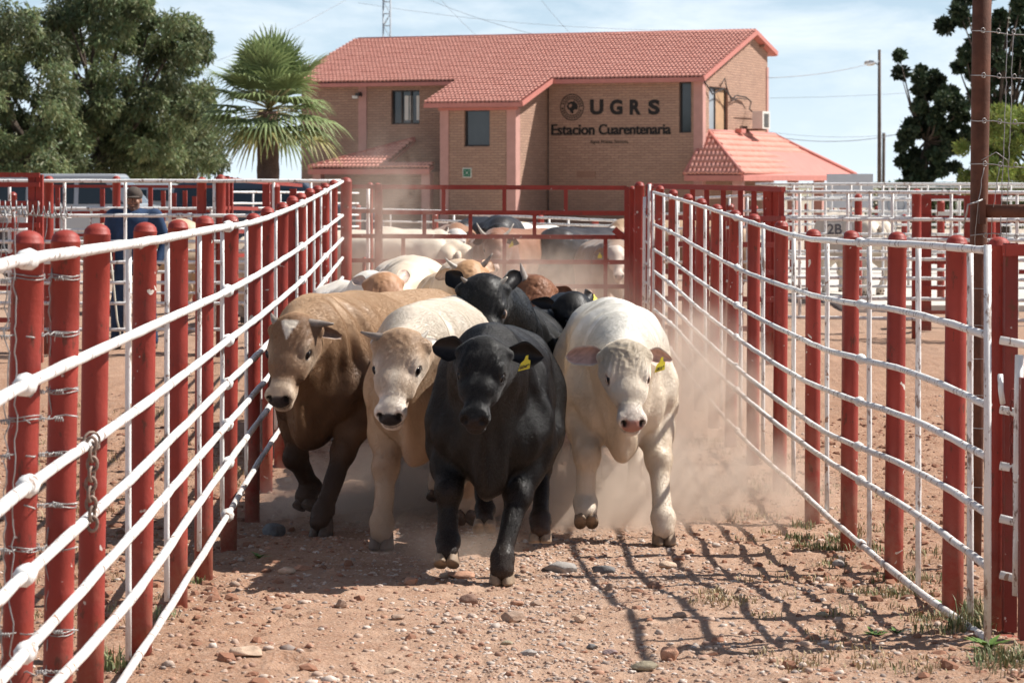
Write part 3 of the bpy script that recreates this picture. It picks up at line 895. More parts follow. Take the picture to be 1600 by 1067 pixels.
# assembly point sign on the block
sg = MB().box(HP(-8.15, -3.16, .35), (.36, .03, .36)); so = hpart(sg, 'wall_sign', M['acwhite'])
M['green'] = simple('sign_green', (.03, .16, .09), .6, .05, 5)
hpart(MB().box(HP(-8.15, -3.183, .35), (.29, .01, .29)), 'sign_face', M['green'], so)
mk = MB()
for dx, dz in ((1, 1), (1, -1), (-1, 1), (-1, -1)):
    mk.bar(HP(-8.15 + dx * .03, -3.192, .35 + dz * .03), HP(-8.15 + dx * .10, -3.192, .35 + dz * .10), .006, .022, (0, 1, 0))
mk.box(HP(-8.15, -3.192, .35), (.05, .006, .05))
hpart(mk, 'arrows', M['acwhite'], so)

# lettering painted on the front wall (text objects)
def lettering(txt, a0, a1, z0, z1, name='lettering', off=.02, space=1.0, b=-.012):
    cu = bpy.data.curves.new(name, 'FONT'); cu.body = txt; cu.extrude = .004; cu.offset = off; cu.space_character = space
    cu.size = 1
    o = bpy.data.objects.new(name, cu); COL.objects.link(o)
    bpy.context.view_layer.update()
    dg = bpy.context.evaluated_depsgraph_get()
    me = bpy.data.meshes.new_from_object(o.evaluated_get(dg))
    bpy.data.objects.remove(o)
    n = len(me.vertices); co = np.empty(n * 3); me.vertices.foreach_get('co', co); co = co.reshape(-1, 3)
    mn, mx_ = co.min(0), co.max(0)
    X = a0 + (co[:, 0] - mn[0]) / (mx_[0] - mn[0]) * (a1 - a0); Z = z0 + (co[:, 1] - mn[1]) / (mx_[1] - mn[1]) * (z1 - z0)
    me.vertices.foreach_set('co', np.stack([X, b - co[:, 2], Z - GH], 1).ravel().astype(np.float32)); me.update()
    o = bpy.data.objects.new(name, me); COL.objects.link(o); o.parent = house; me.materials.append(M['sign'])
    return o
def apx(px, b=0):         # column of the photograph -> a on the wall
    k = (px - 800) / F
    return (k * (100 + .927 * b) - 7.07 - .375 * b) / (.927 + .375 * k)
def zpx(py, a, b=0): return (HOR - py) * (100 - .375 * a + .927 * b) / F
for ch, x0, x1 in (('U', 922, 943), ('G', 953, 973), ('R', 984, 1002), ('S', 1013, 1031)):
    lettering(ch, apx(x0), apx(x1), zpx(180, apx(x0)), zpx(156, apx(x0)), 'letter', .05)
for k_ in (-1, 0, 1): lettering('Estacion', k_ * .018 + apx(862), k_ * .018 + apx(929), zpx(211.5, -5.5), zpx(194.5, -5.5), 'lettering', .012, 1.0, -.016 - .004 * k_)
for k_ in (-1, 0, 1): lettering('Cuarentenaria', k_ * .018 + apx(936), k_ * .018 + apx(1048), zpx(210.5, -2.5), zpx(194, -2.5), 'lettering', .012, 1.0, -.016 - .004 * k_)
lettering('Agua Prieta, Sonora.', apx(922), apx(983), zpx(226, -3.5), zpx(219, -3.5), 'lettering', .006)
# round crest: ring band, inner ring, a bull's head seen from the side, ring lettering
ca_, cz_ = apx(894), zpx(168, apx(894)); RX = (apx(913) - apx(876)) / 2
def ring(r0, r1, n=40, b=-.016):
    mb = MB(); v_ = []
    for k in range(n):
        q = 2 * math.pi * k / n
        for r_ in (r0, r1): v_.append(HP(ca_ + math.cos(q) * r_, b, cz_ + math.sin(q) * r_ * 1.05))
    mb.add(v_, [(2 * k, 2 * k + 1, (2 * k + 3) % (2 * n), (2 * k + 2) % (2 * n)) for k in range(n)]); return mb
cr = hpart(ring(RX * .93, RX), 'crest', M['sign'])
hpart(ring(RX * .60, RX * .66), 'crest_ring', M['sign'], cr)
for k in range(26):
    q = 2 * math.pi * (k + .5) / 26
    if k in (12, 25): continue
    c0 = HP(ca_ + math.cos(q) * RX * .79, -.016, cz_ + math.sin(q) * RX * .79 * 1.05)
    d = Vector((math.cos(q), 0, math.sin(q))); s_ = Vector((-d.z, 0, d.x))
    hpart(MB().quad(c0 - d * RX * .08 - s_ * RX * .055, c0 - d * RX * .08 + s_ * RX * .055, c0 + d * RX * .08 + s_ * RX * .045, c0 + d * RX * .08 - s_ * RX * .045), 'crest_letter', M['sign'], cr)
bh = [(-.30, .34), (-.42, .44), (-.36, .22), (-.44, .06), (-.36, -.14), (-.2, -.22), (-.14, -.38), (.02, -.50), (.14, -.46), (.1, -.3), (.2, -.16), (.42, -.22), (.5, .02), (.42, .28), (.2, .42), (.26, .54), (.06, .44), (-.1, .46)]
hpart(MB().quad(*[HP(ca_ + x * RX, -.016, cz_ + z * RX) for x, z in bh]), 'crest_bull_head', M['sign'], cr)
hpart(MB().quad(*[HP(ca_ + x * RX, -.02, cz_ + z * RX) for x, z in [(-.24, .2), (-.1, .28), (.02, .2), (-.06, .02), (-.18, -.06), (-.28, .02)]]), 'crest_highlight', M['brick'], cr)

# ================================================================== TREES, POLES, VEHICLES BEHIND THE PENS
def leafmat(name, col, var=.35, rough=.55, trans=.25):
    m, t, p = newmat(name)
    at_ = nn(t, 'Attribute', attribute_name='Col')
    t.links.new(mixc(t, 1., at_.outputs['Color'], col, 'MULTIPLY'), p.inputs['Base Color'])
    p.inputs['Roughness'].default_value = rough
    p.inputs['Specular IOR Level'].default_value = .3
    tr = nn(t, 'BsdfTranslucent'); t.links.new(mixc(t, 1., at_.outputs['Color'], tuple(min(1, c * 1.3) for c in col), 'MULTIPLY'), tr.inputs[0])
    ms = nn(t, 'MixShader'); ms.inputs[0].default_value = trans
    out = t.nodes['Material Output']
    t.links.new(p.outputs[0], ms.inputs[1]); t.links.new(tr.outputs[0], ms.inputs[2]); t.links.new(ms.outputs[0], out.inputs[0])
    return m
M['leaf_tree'] = leafmat('tree_leaf', (.135, .17, .08))
M['leaf_dark'] = leafmat('cypress_leaf', (.035, .055, .028), trans=.1)
M['leaf_lime'] = leafmat('bright_leaf', (.235, .29, .075))
M['leaf_palm'] = leafmat('palm_leaf', (.165, .21, .095), trans=.2)
M['bark'] = simple('bark', (.10, .075, .058), .95, .3, 4, .6, .05)
M['palmbark'] = simple('palm_bark', (.17, .10, .07), .95, .35, 3, .6, .05)

def leafcloud(clumps, per, L, Wd, droop, seed, cvar=(.55, 1.5), tint=None):
    """clumps: (x,y,z,r). Leaves are narrow quads spread through every clump's shell."""
    r = np.random.default_rng(seed); C = np.array(clumps)
    n = per * len(C)
    ci = np.repeat(np.arange(len(C)), per)
    d = r.normal(size=(n, 3)); d /= np.linalg.norm(d, axis=1)[:, None]
    rad = C[ci, 3] * (r.random(n) ** .45)
    P = C[ci, :3] + d * rad[:, None] * np.array([1, 1, .8])
    dirv = d * .6 + r.normal(size=(n, 3)) * .6; dirv[:, 2] -= droop; dirv /= np.linalg.norm(dirv, axis=1)[:, None]
    side = np.cross(dirv, r.normal(size=(n, 3))); side /= np.linalg.norm(side, axis=1)[:, None]
    ll = L * r.uniform(.6, 1.3, n)[:, None]; ww = Wd * r.uniform(.6, 1.3, n)[:, None]
    V = np.stack([P - side * ww * .2, P + dirv * ll * .5 - side * ww, P + dirv * ll, P + dirv * ll * .5 + side * ww], 1).reshape(-1, 3)
    Fc = np.arange(n * 4).reshape(-1, 4)
    cc = r.uniform(*cvar, (len(C), 1))[ci] * r.uniform(.7, 1.3, (n, 1)) * np.ones((1, 3))
    cc[:, 0] *= r.uniform(.85, 1.25, n)
    if tint is not None: cc *= np.array(tint)
    return V, Fc, np.repeat(cc, 4, 0)

def grow_clumps(base, top, R, n, r0, r1, seed, fn=None):
    r = np.random.default_rng(seed); out = []
    base, top = np.array(base), np.array(top); c = (base + top) / 2; h = (top - base)[2] / 2
    while len(out) < n:
        q = r.uniform(-1, 1, 3)
        k = np.linalg.norm(q)
        if k > 1 or k < .35: continue
        p_ = c + q * np.array([R, R * .8, h])
        if fn is not None and not fn(p_): continue
        out.append((*p_, r.uniform(r0, r1)))
    return out

def tree(name, x, y, z0, trunk_r, cb, ct, R, n, per, L, Wd, droop, mat, label, group, seed, r0=.35, r1=.85, fn=None, clumps=None, cvar=(.55, 1.5)):
    T_ = thing(name, (x, y, z0), label, 'tree', group)
    cl = clumps or grow_clumps((x, y, cb), (x, y, ct), R, n, r0, r1, seed, fn)
    V, Fc, C = leafcloud(cl, per, L, Wd, droop, seed, cvar)
    link_mesh('crown', mesh_np('crown', V, Fc, False, C), mat, T_)
    mb = MB(); r = random.Random(seed)
    hub = Vector((x, y, cb + (ct - cb) * .25))
    mb.tube([(x, y, z0 - .2), (x + .05, y, z0 + .8), (x - .08, y, (z0 + hub.z) / 2), hub], [trunk_r * 1.25, trunk_r, trunk_r * .85, trunk_r * .7], 9)
    for c in cl[::max(1, len(cl) // 26)]:
        e = Vector(c[:3]); m_ = (hub + e) / 2 + Vector((r.uniform(-.3, .3), r.uniform(-.3, .3), -.25))
        mb.tube([hub, m_, e], [trunk_r * .45, trunk_r * .25, trunk_r * .06], 5)
    mb.build('trunk', M['bark'], T_)
    return T_
GZ_ = EYE + GH
def fx(px, Y): return (px - 800) * Y / F
def fz(py, Y): return EYE - (py - HOR) * Y / F
def pclumps(pts, Y, dy, seed):
    """clumps from outline points (px, py, radius px) of the photograph, spread in depth"""
    r = random.Random(seed)
    return [(fx(px, Y), Y + r.uniform(-dy, dy), fz(py, Y), rp_ * Y / F) for px, py, rp_ in pts]
def fill(poly, n, r0, r1, seed):
    """random discs inside a polygon of photograph pixels"""
    r = random.Random(seed); out = []
    xs_, ys_ = [p[0] for p in poly], [p[1] for p in poly]
    def inside(x, y):
        c = False
        for i in range(len(poly)):
            (x1, y1), (x2, y2) = poly[i], poly[i - 1]
            if (y1 > y) != (y2 > y) and x < (x2 - x1) * (y - y1) / (y2 - y1) + x1: c = not c
        return c
    while len(out) < n:
        x, y = r.uniform(min(xs_), max(xs_)), r.uniform(min(ys_), max(ys_))
        if inside(x, y): out.append((x, y, r.uniform(r0, r1)))
    return out
bigp = [(85, 60), (95, 20), (110, -30), (180, -50), (235, -20), (262, 20), (300, 38), (325, 70), (318, 110), (330, 150), (325, 200), (335, 245), (300, 275), (215, 280), (140, 285), (105, 250), (90, 190), (110, 130)]
lefp = [(-60, 30), (-10, 40), (25, 14), (60, 28), (85, 60), (110, 100), (110, 180), (120, 240), (90, 285), (-80, 290), (-90, 100)]
tree('broadleaf_tree', fx(205, 74), 74, GZ_, .26, fz(285, 74), fz(-30, 74), 3, 0, 1, .16, .030, .75, M['leaf_tree'], 'tall drooping green tree between the palm and the left edge tree', 'trees behind the left pens', 21, clumps=pclumps(fill(bigp, 150, 14, 34, 3), 74, 2.0, 4)) if False else None
def bigtree(x, poly, n, per, seed, label, Y=74, mat='leaf_tree', rr=(12, 30), dy=2.2, **k):
    cl = pclumps(fill(poly, n, *rr, seed), Y, dy, seed + 1)
    return tree(k.get('name', 'broadleaf_tree'), fx(x, Y), Y, GZ_, k.get('tr', .26), fz(275, Y), fz(60, Y), 3, 0, per, k.get('L', .17), k.get('W', .028), k.get('droop', .8), M[mat], label, k.get('group', 'trees behind the left pens'), seed, clumps=cl, cvar=k.get('cvar', (.5, 1.5)))
bigtree(160, bigp, 165, 430, 31, 'tall drooping green tree next to the palm')
bigtree(40, lefp, 118, 400, 41, 'broad green tree at the left edge, behind the red pen gate', Y=70)
bigtree(300, [(230, 150), (300, 130), (338, 200), (340, 262), (290, 284), (200, 284), (190, 220)], 60, 300, 51, 'lower dusty green tree under the tall one, nearest the palm', Y=80)

# fan palm
PY = 62.; px0 = fx(421, PY); pz = fz(168, PY)
palm = thing('fan_palm', (px0, PY, GZ_), 'fan palm with a thick bare trunk beside the brick building', 'palm tree')
mb = MB(); N_ = 18
mb.tube([(px0 - .03, PY, GZ_ - .1 + (pz - GZ_) * k / N_) for k in range(N_ + 1)], [.30 - .07 * k / N_ + (.014 if k % 2 else 0) for k in range(N_ + 1)], 14)
mb.build('trunk', M['palmbark'], palm)
rg = np.random.default_rng(5)
for i in range(50):
    a = i * 2.39996; el = math.radians(82 - 112 * (i / 49) ** .9 + rg.uniform(-14, 14))
    pl = .60 + .45 * rg.random(); d = Vector((math.cos(a) * math.cos(el), math.sin(a) * math.cos(el), math.sin(el)))
    h0 = Vector((px0, PY, pz - .2 + .35 * (1 - i / 49))); h1 = h0 + d * pl + Vector((0, 0, -.05))
    side = d.cross(Vector((0, 0, 1)));
    if side.length < .1: side = Vector((1, 0, 0))
    side.normalize(); upv = side.cross(d).normalized()
    V_, F_, C_l = [], [], []
    nl = 22; LL = (.82 + .2 * rg.random()) * (1 + .2 * i / 49)
    dead = i > 46
    for k in range(nl):
        th_ = math.radians(-88 + 176 * k / (nl - 1)); ld = (d * math.cos(th_) + side * math.sin(th_) + upv * (.16 + .1 * abs(math.sin(th_)))).normalized()
        L_ = LL * (.72 + .28 * math.cos(th_ * .6)) * rg.uniform(.9, 1.08)
        wv = (ld.cross(upv)).normalized(); b_i = len(V_)
        dr = rg.uniform(.25, .5) + .35 * (i / 49)
        col = rg.uniform(.7, 1.35); tipc = 1.9
        for s, wd in ((0, .012), (.35, .034), (.65, .028), (.85, .014), (1., .003)):
            q = h1 + ld * L_ * s + Vector((0, 0, -dr * max(0, s - .35) ** 2 * L_ * (1.6 if el < .6 else .9)))
            kk = upv * (.012 if s in (.35, .65) else 0)
            V_ += [q - wv * wd, q + kk, q + wv * wd]
            cc = np.array([1, 1, .9]) * col * (1 + .5 * s) if not dead else np.array([1.9, 1.35, 1.1]) * col
            C_l += [cc, cc * .8, cc]
        for s in range(4):
            o0 = b_i + s * 3; F_ += [(o0, o0 + 1, o0 + 4, o0 + 3), (o0 + 1, o0 + 2, o0 + 5, o0 + 4)]
    fo = link_mesh('frond', mesh_np('frond', np.array([tuple(q) for q in V_]), F_, False, np.array(C_l)), M['leaf_palm'], palm)
    st = MB().tube([h0, (h0 + h1) / 2 + Vector((0, 0, .02)), h1], [.028, .018, .012], 5).build('stalk', M['leafstalk'] if 'leafstalk' in M else M.setdefault('leafstalk', simple('palm_stalk', (.30, .26, .12), .6)), fo)

# cypress on the right, two masses, and the lime shrub
cyA = [(1405, 70), (1412, 95), (1395, 98), (1415, 115), (1405, 130), (1425, 130), (1440, 108), (1452, 125), (1458, 105), (1470, 140), (1500, 132), (1512, 160), (1508, 230), (1500, 262), (1460, 270), (1430, 290), (1398, 290), (1410, 262), (1400, 230), (1415, 205), (1428, 190), (1422, 150), (1408, 140)]
bigtree(1448, cyA, 95, 330, 61, 'dark ragged cypress leaning left of the rusty pole', Y=88, mat='leaf_dark', rr=(5, 13), dy=.7, name='cypress_tree', tr=.13, L=.16, W=.05, droop=-.1, group='dark trees on the right', cvar=(.5, 1.7))
cyB = [(1490, -30), (1482, 40), (1468, 60), (1490, 75), (1500, 110), (1515, 125), (1540, 170), (1570, 190), (1620, 190), (1660, 100), (1640, -40)]
bigtree(1560, cyB, 75, 420, 71, 'tall dark tree behind the rusty pole at the right edge', Y=84, mat='leaf_dark', rr=(6, 17), dy=1.4, name='cypress_tree', tr=.2, L=.18, W=.05, droop=0, group='dark trees on the right', cvar=(.5, 1.7))
lm_ = [(1505, 215), (1530, 190), (1560, 172), (1600, 165), (1650, 180), (1660, 300), (1520, 300), (1500, 260)]
bigtree(1570, lm_, 70, 420, 81, 'bright yellow-green shrubby tree behind the wire netting', Y=66, mat='leaf_lime', rr=(9, 20), dy=1.2, name='shrubby_tree', tr=.1, L=.13, W=.018, droop=-.2, group='green growth on the right', cvar=(.6, 1.5))

# low line of far shrubs and a pale far building, seen through the pens
for i, (px, w_, hp, cval) in enumerate([(345, 26, 18, 1), (730, 60, 6, 1), (1420, 50, 9, 1)]):
    pass

# lattice radio mast with guy wires
mY = 135.; mx0 = fx(604.5, mY); hw = .26
mast = thing('radio_mast', (mx0, mY, GZ_), 'thin steel lattice mast rising behind the red roof', 'mast')
mb = MB(); zt = fz(-40, mY)
for sx in (-1, 1):
    for sy in (-1, 1): mb.tube([(mx0 + sx * hw * .7, mY + sy * hw, GZ_), (mx0 + sx * hw * .7, mY + sy * hw, zt)], .028, 5)
mb.build('mast_leg', M['mast'], mast)
mb = MB(); z = GZ_; k = 0
while z < zt - .6:
    for sy in (-1, 1):
        mb.tube([(mx0 - hw * .7, mY + sy * hw, z), (mx0 + hw * .7, mY + sy * hw, z)], .018, 4)
        mb.tube([(mx0 - hw * .7 * (-1) ** k, mY + sy * hw, z), (mx0 + hw * .7 * (-1) ** k, mY + sy * hw, z + .6)], .018, 4)
    z += .6; k += 1
mb.build('lattice_braces', M['mast'], mast)
def wire(name, p0, p1, sag, r, label, parent=None):
    P = [p0.lerp(p1, k / 14) + Vector((0, 0, -sag * 4 * (k / 14) * (1 - k / 14))) for k in range(15)]
    o = MB().tube(P, r, 4).build(name, M['mast'], parent, None if parent else tuple(p0))
    if label: tag(o, label, 'cable', 'thin wires crossing the sky')
    return o
wire('guy_wire', Vector((mx0, mY, fz(-40, mY))), Vector((fx(340, 120), 120, fz(95, 120))), .3, .012, None, mast)
wire('guy_wire', Vector((mx0, mY, fz(-30, mY))), Vector((fx(870, 128), 128, fz(62, 128))), .3, .012, None, mast)
wire('overhead_wire', Vector((fx(560, 150), 150, fz(5, 150))), Vector((fx(1100, 150), 150, fz(48, 150))), .4, .012, 'thin wire running above the ridge of the red roof')
wire('overhead_wire', Vector((fx(680, 150), 150, fz(-10, 150))), Vector((fx(760, 150), 150, fz(70, 150))), .1, .012, 'steep thin wire left of the roof centre')
wire('overhead_wire', Vector((fx(830, 150), 150, fz(-20, 150))), Vector((fx(900, 150), 150, fz(62, 150))), .1, .012, 'steep thin wire right of the roof centre')

# lamp pole and its cables
lY = 118.; lx = fx(1374, lY)
lp_ = thing('street_lamp', (lx, lY, GZ_), 'tall thin lamp pole with a white lamp head right of the building', 'street lamp')
MB().tube([(lx, lY, GZ_), (lx, lY, fz(78, lY))], [.10, .065], 8).build('pole', M['wood'], lp_)
MB().tube([(lx, lY, fz(103, lY)), (lx - .28, lY, fz(97, lY))], .03, 5).build('arm', M['mast'], lp_)
MB().ball((lx - .42, lY, fz(99, lY)), (.26, .16, .13)).build('lamp_head', M['acwhite'], lp_)
wire('overhead_wire', Vector((fx(1200, 104), 104, fz(122, 104))), Vector((lx, lY, fz(96, lY))), .15, .022, 'wire from the gable to the lamp pole')
wire('overhead_wire', Vector((lx - 12, 160, fz(146, 160))), Vector((fx(1500, 160), 160, fz(140, 160))), .4, .014, 'faint wire crossing the lamp pole at mid height')
wire('overhead_wire', Vector((fx(1200, 130), 130, fz(212, 130))), Vector((fx(1412, 130), 130, fz(208, 130))), .35, .022, 'lower sagging wire behind the lamp pole')
wire('overhead_wire', Vector((fx(1190, 150), 150, fz(205, 150))), Vector((fx(1430, 150), 150, fz(207, 150))), .3, .014, 'lowest faint wire above the porch roof')
p2 = thing('utility_pole', (fx(1380, 150), 150, GZ_), 'shorter thin pole just right of the lamp pole', 'pole')
MB().tube([(fx(1380, 150), 150, GZ_), (fx(1381, 150), 150, fz(208, 150))], .09, 6).build('pole_shaft', M['wood'], p2)
for px, top, lab in ((336, 228, 'thin dark pole between the tree and the palm'), (347, 222, 'second thin pole next to the palm trunk')):
    o = MB().tube([(fx(px, 110), 110, GZ_), (fx(px, 110), 110, fz(top, 110))], .045, 6).build('thin_pole', M['wood'], None, (fx(px, 110), 110, GZ_)); tag(o, lab, 'pole')

# far features between the pens
M['farwhite'] = simple('far_white_wall', (.62, .64, .66), .9, .05, 2)
M['fargreen'] = simple('green_canopy', (.05, .20, .16), .8, .1, 2)
M['fargrey'] = simple('grey_board', (.50, .51, .53), .7, .06, 3)
cn = thing('green_canopy', (fx(1450, 100), 100, GZ_), 'long low green shade canopy behind the right pens', 'canopy')
mb = MB(); c0, c1 = fx(1385, 100), fx(1505, 100)
mb.box(((c0 + c1) / 2, 101.5, fz(290, 100)), (c1 - c0, 4, .25)).build('canopy_sheet', M['fargreen'], cn)
for k in range(4):
    x = c0 + .3 + (c1 - c0 - .6) * k / 3
    MB().tube([(x, 99.6, GZ_), (x, 99.6, fz(294, 100))], .05, 6).build('post', M['acwhite'], cn)
def board(name, px0_, py0_, px1_, py1_, Y, mat, label, cat='sign', legs=True, back=.05):
    x0, x1, z0, z1 = fx(px0_, Y), fx(px1_, Y), fz(py1_, Y), fz(py0_, Y)
    T_ = thing(name, ((x0 + x1) / 2, Y, float(ground0(Y))), label, cat)
    MB().box(((x0 + x1) / 2, Y, (z0 + z1) / 2), (x1 - x0, back, z1 - z0)).build('board', mat, T_)
    if legs:
        for x in (x0 + .08, x1 - .08): MB().tube([(x, Y + .05, float(ground0(Y)) - .05), (x, Y + .05, z1)], .03, 6).build('leg', M['acwhite'], T_)
    return T_, (x0, x1, z0, z1)
board('notice_board', 1292, 272, 1364, 325, 52, M['fargrey'], 'large pale grey board standing behind the right pens')
b2, r_ = board('notice_board', 1372, 301, 1440, 341, 53, M['fargrey'], 'lower grey board with a faded pair of round marks')
mb = MB()
for px in (1394, 1407): mb.tube([(fx(px, 53) + .09 * math.cos(q_ / 9 * 6.28), 52.95, fz(321, 53) + .12 * math.sin(q_ / 9 * 6.28)) for q_ in range(10)], .02, 5, False)
mb.build('faded_marks', M['mast'], b2)
b3, r_ = board('pen_sign', 1532, 286, 1544, 302, 40, M['green'], 'small green and white sign right of the rusty pole')
MB().box(((r_[0] + r_[1]) / 2, 39.96, (r_[2] + r_[3]) / 2), (.06, .02, .09)).build('sign_mark', M['acwhite'], b3)

# vehicles parked behind the left pens
def wheel(parent, x, y, z, r, mat_t, mat_r):
    o = MB().tube([(x, y - .11, z), (x, y - .09, z), (x, y + .09, z), (x, y + .11, z)], [r * .9, r, r, r * .9], 20).build('wheel', mat_t, parent)
    MB().tube([(x, y - .125, z), (x, y - .10, z)], r * .6, 14).build('rim', mat_r, o)
M['silver'] = simple('silver_car_paint', (.42, .44, .46), .3, .03, 2, 0, .001, metal=.3)
M['darkcar'] = simple('dark_car_paint', (.035, .05, .075), .25, .05, 2, 0, .001)
M['tyre'] = simple('tyre', (.02, .02, .02), .9, .1, 20)
M['carglass'] = simple('car_glass', (.02, .03, .035), .08, .1, 1, 0, .001, spec=.8)
M['taillight'] = simple('tail_lamp', (.3, .02, .02), .3)
def suv(cx, Y, mat, label, pickup=False, h=1.75, L=4.8, flip=1, clad=None):
    z0 = float(ground0(Y)); T_ = thing('parked_pickup' if pickup else 'parked_suv', (cx, Y, z0), label, 'pickup' if pickup else 'car', 'vehicles parked behind the left pens')
    def X(u): return cx + flip * u * L / 2
    W2 = .9
    prof = [(-1, .45), (-1, .95), (-.93, 1.02), (-.90, h - .12), (-.82, h), (.28 if not pickup else -.0, h), (.50 if not pickup else .25, 1.24), (.92, 1.12), (1, .82), (1, .42), (.78, .36), (-.8, .36)] if not pickup else \
           [(-1, .5), (-1, 1.1), (-.22, 1.1), (-.2, h - .08), (-.12, h), (.25, h), (.46, 1.1), (.93, 1.0), (1, .82), (1, .45), (.8, .38), (-.8, .38)]
    mb = MB(); n = len(prof)
    def half(z): return W2 if z < 1.3 else W2 - .13 * (z - 1.3) / max(h - 1.3, .2)
    v_ = [(X(u), Y - half(z), z0 + z) for u, z in prof] + [(X(u), Y + half(z), z0 + z) for u, z in prof]
    mb.add(v_, [tuple(range(n)), tuple(range(2 * n - 1, n - 1, -1)), *[(k, n + k, n + (k + 1) % n, (k + 1) % n) for k in range(n)]])
    body = mb.build('body', mat, T_)
    mod = body.modifiers.new('bevel', 'BEVEL'); mod.width = .05; mod.segments = 2; mod.limit_method = 'ANGLE'
    wins = [(-.84, -.5), (-.46, -.08), (-.04, .30)] if not pickup else [(-.16, .06), (.09, .32)]
    for (u0, u1) in wins:
        tl, tr = (u1 if u1 < .2 else u1 - .12), u0
        q = [(u0, 1.27), (u1 + (.06 if u1 > .25 else 0), 1.27), (tl, h - .16), (tr, h - .16)]
        for s_ in (-1, 1):
            MB().add([(X(u), Y + s_ * (half(z) + .008), z0 + z) for u, z in q], [(0, 1, 2, 3)]).build('window', M['carglass'], T_)
    fo = MB().add([(X(.49), Y - .72, z0 + 1.27), (X(.49), Y + .72, z0 + 1.27), (X(.31), Y + .66, z0 + h - .08), (X(.31), Y - .66, z0 + h - .08)], [(0, 1, 2, 3)]).build('windscreen', M['carglass'], T_) if not pickup else None
    for u in (-.62, .64): 
        for s_ in (-1, 1): wheel(T_, X(u), Y + s_ * .84, z0 + .36, .36, M['tyre'], M['silver'])
    for u in (-.3, .1): MB().box((X(u), Y - W2 - .012, z0 + 1.0), (.16, .03, .03)).build('door_handle', M['frame'], T_)
    MB().box((X(.97), Y - .7, z0 + .8), (.12, .3, .14)).build('headlight', M['acwhite'], T_)
    MB().box((X(-.985), Y - .75, z0 + .9), (.08, .2, .3)).build('taillight', M['taillight'], T_)
    MB().box((X(.36), Y - W2 - .1, z0 + 1.15), (.1, .2, .14)).build('mirror', mat, T_)
suv(fx(140, 57), 57, M['silver'], 'silver suv parked behind the left pens, nearest the left edge', h=1.90)
suv(fx(430, 60), 60, M['darkcar'], 'dark suv parked behind the left pens, in front of the palm', h=1.74)
suv(fx(250, 66), 66, M['silver'], 'silver pickup parked further back, between the two suvs', pickup=True, h=1.7, flip=-1)

# ================================================================== FENCES
def post(mb, base, top, r, n=14, dome=True, rnd=None):
    """steel pipe with a welded dome cap"""
    base, top = Vector(base), Vector(top); ax = (top - base).normalized()
    pts, rs = [base - ax * .15], [r]
    L = (top - base).length
    for k in range(1, 7):
        pts.append(base + ax * (L - r * .85) * k / 6.0); rs.append(r * (1 + .012 * math.sin(k * 2.7 + base.x * 9)))
    if dome:
        pts.append(base + ax * (L - r * .80)); rs.append(r * 1.035); pts.append(base + ax * (L - r * .76)); rs.append(r * .985)
        for q in (.25, .5, .72, .88, 1.0):
            a = q * math.pi / 2
            pts.append(base + ax * (L - r * .74 + r * .74 * math.sin(a))); rs.append(max(r * math.cos(a), .002))
    mb.tube(pts, rs, n)
    return mb
def pipe(mb, pts, r, n=8, wob=.0025, seed=0):
    """thin rail: slightly wavy, as welded pipe is"""
    rr = random.Random(seed); out = []
    for i in range(len(pts) - 1):
        a, b = Vector(pts[i]), Vector(pts[i + 1]); k = max(1, int((b - a).length / .22))
        for j in range(k):
            out.append(a.lerp(b, j / k) + Vector((rr.uniform(-wob, wob), 0, rr.uniform(-wob, wob))))
    out.append(Vector(pts[-1]))
    return mb.tube(out, [r * rr.uniform(.93, 1.08) for _ in out], n)
def weld(mb, p, axis, r, seed=0):
    """bulging sleeve where two rails are spliced"""
    rr = random.Random(seed); axis = Vector(axis).normalized(); q = []
    prof = [(-.055, 1.0), (-.045, 1.5), (-.03, 1.75), (-.012, 1.6), (0, 1.9), (.014, 1.65), (.03, 1.7), (.045, 1.35), (.055, 1.0)]
    mb.tube([Vector(p) + axis * a for a, _ in prof], [r * (1 + (s - 1) * (.85 if seed > 8 else .78)) * rr.uniform(.92, 1.08) for _, s in prof], 9)

# ---- the two fences of the lane. Columns, rows and distances measured on the photograph.
RR = .0158
# right side: post (column, row of top, distance, column at the foot, radius)
RP = [(1495, 367, 11.3, 1488), (1402, 362, 12.6, 1396), (1330, 360, 13.9, 1326), (1271, 358, 15.1, 1269), (1221, 345, 16.7, 1218), (1178, 334, 18.2, 1176),
      (1149, 328, 19.8, 1141), (1120, 319, 21.4, 1115), (1096, 310, 23, 1092), (1075, 303, 24.5, 1072), (1052, 296, 26, 1050), (1031, 290, 27.5, 1029)]
rf = thing('corridor_fence', (1.75, 18, float(ground0(18))), 'right side fence of the lane, red pipe posts with thin white rails', 'fence', 'pipe fences lining the lane')
for i, (px, py, Y, pb) in enumerate(RP):
    Y2 = 2.105 / ((px - 800) / F + .0224)                                   # posts stand just outside the rails
    top = at(px, py, Y2); x2 = (pb - 800) * Y2 / F; base = Vector((x2, Y2, float(gfull(x2, Y2))))
    post(MB(), base, top, .0445).build('post', M['red'], rf)
# seven rails: rows at four stations along the fence
def lerp_rows(st, Y):
    ys_ = [s[0] for s in st]; n = len(st[0][2])
    return [float(np.interp(Y, ys_, [s[2][k] for s in st])) for k in range(n)]
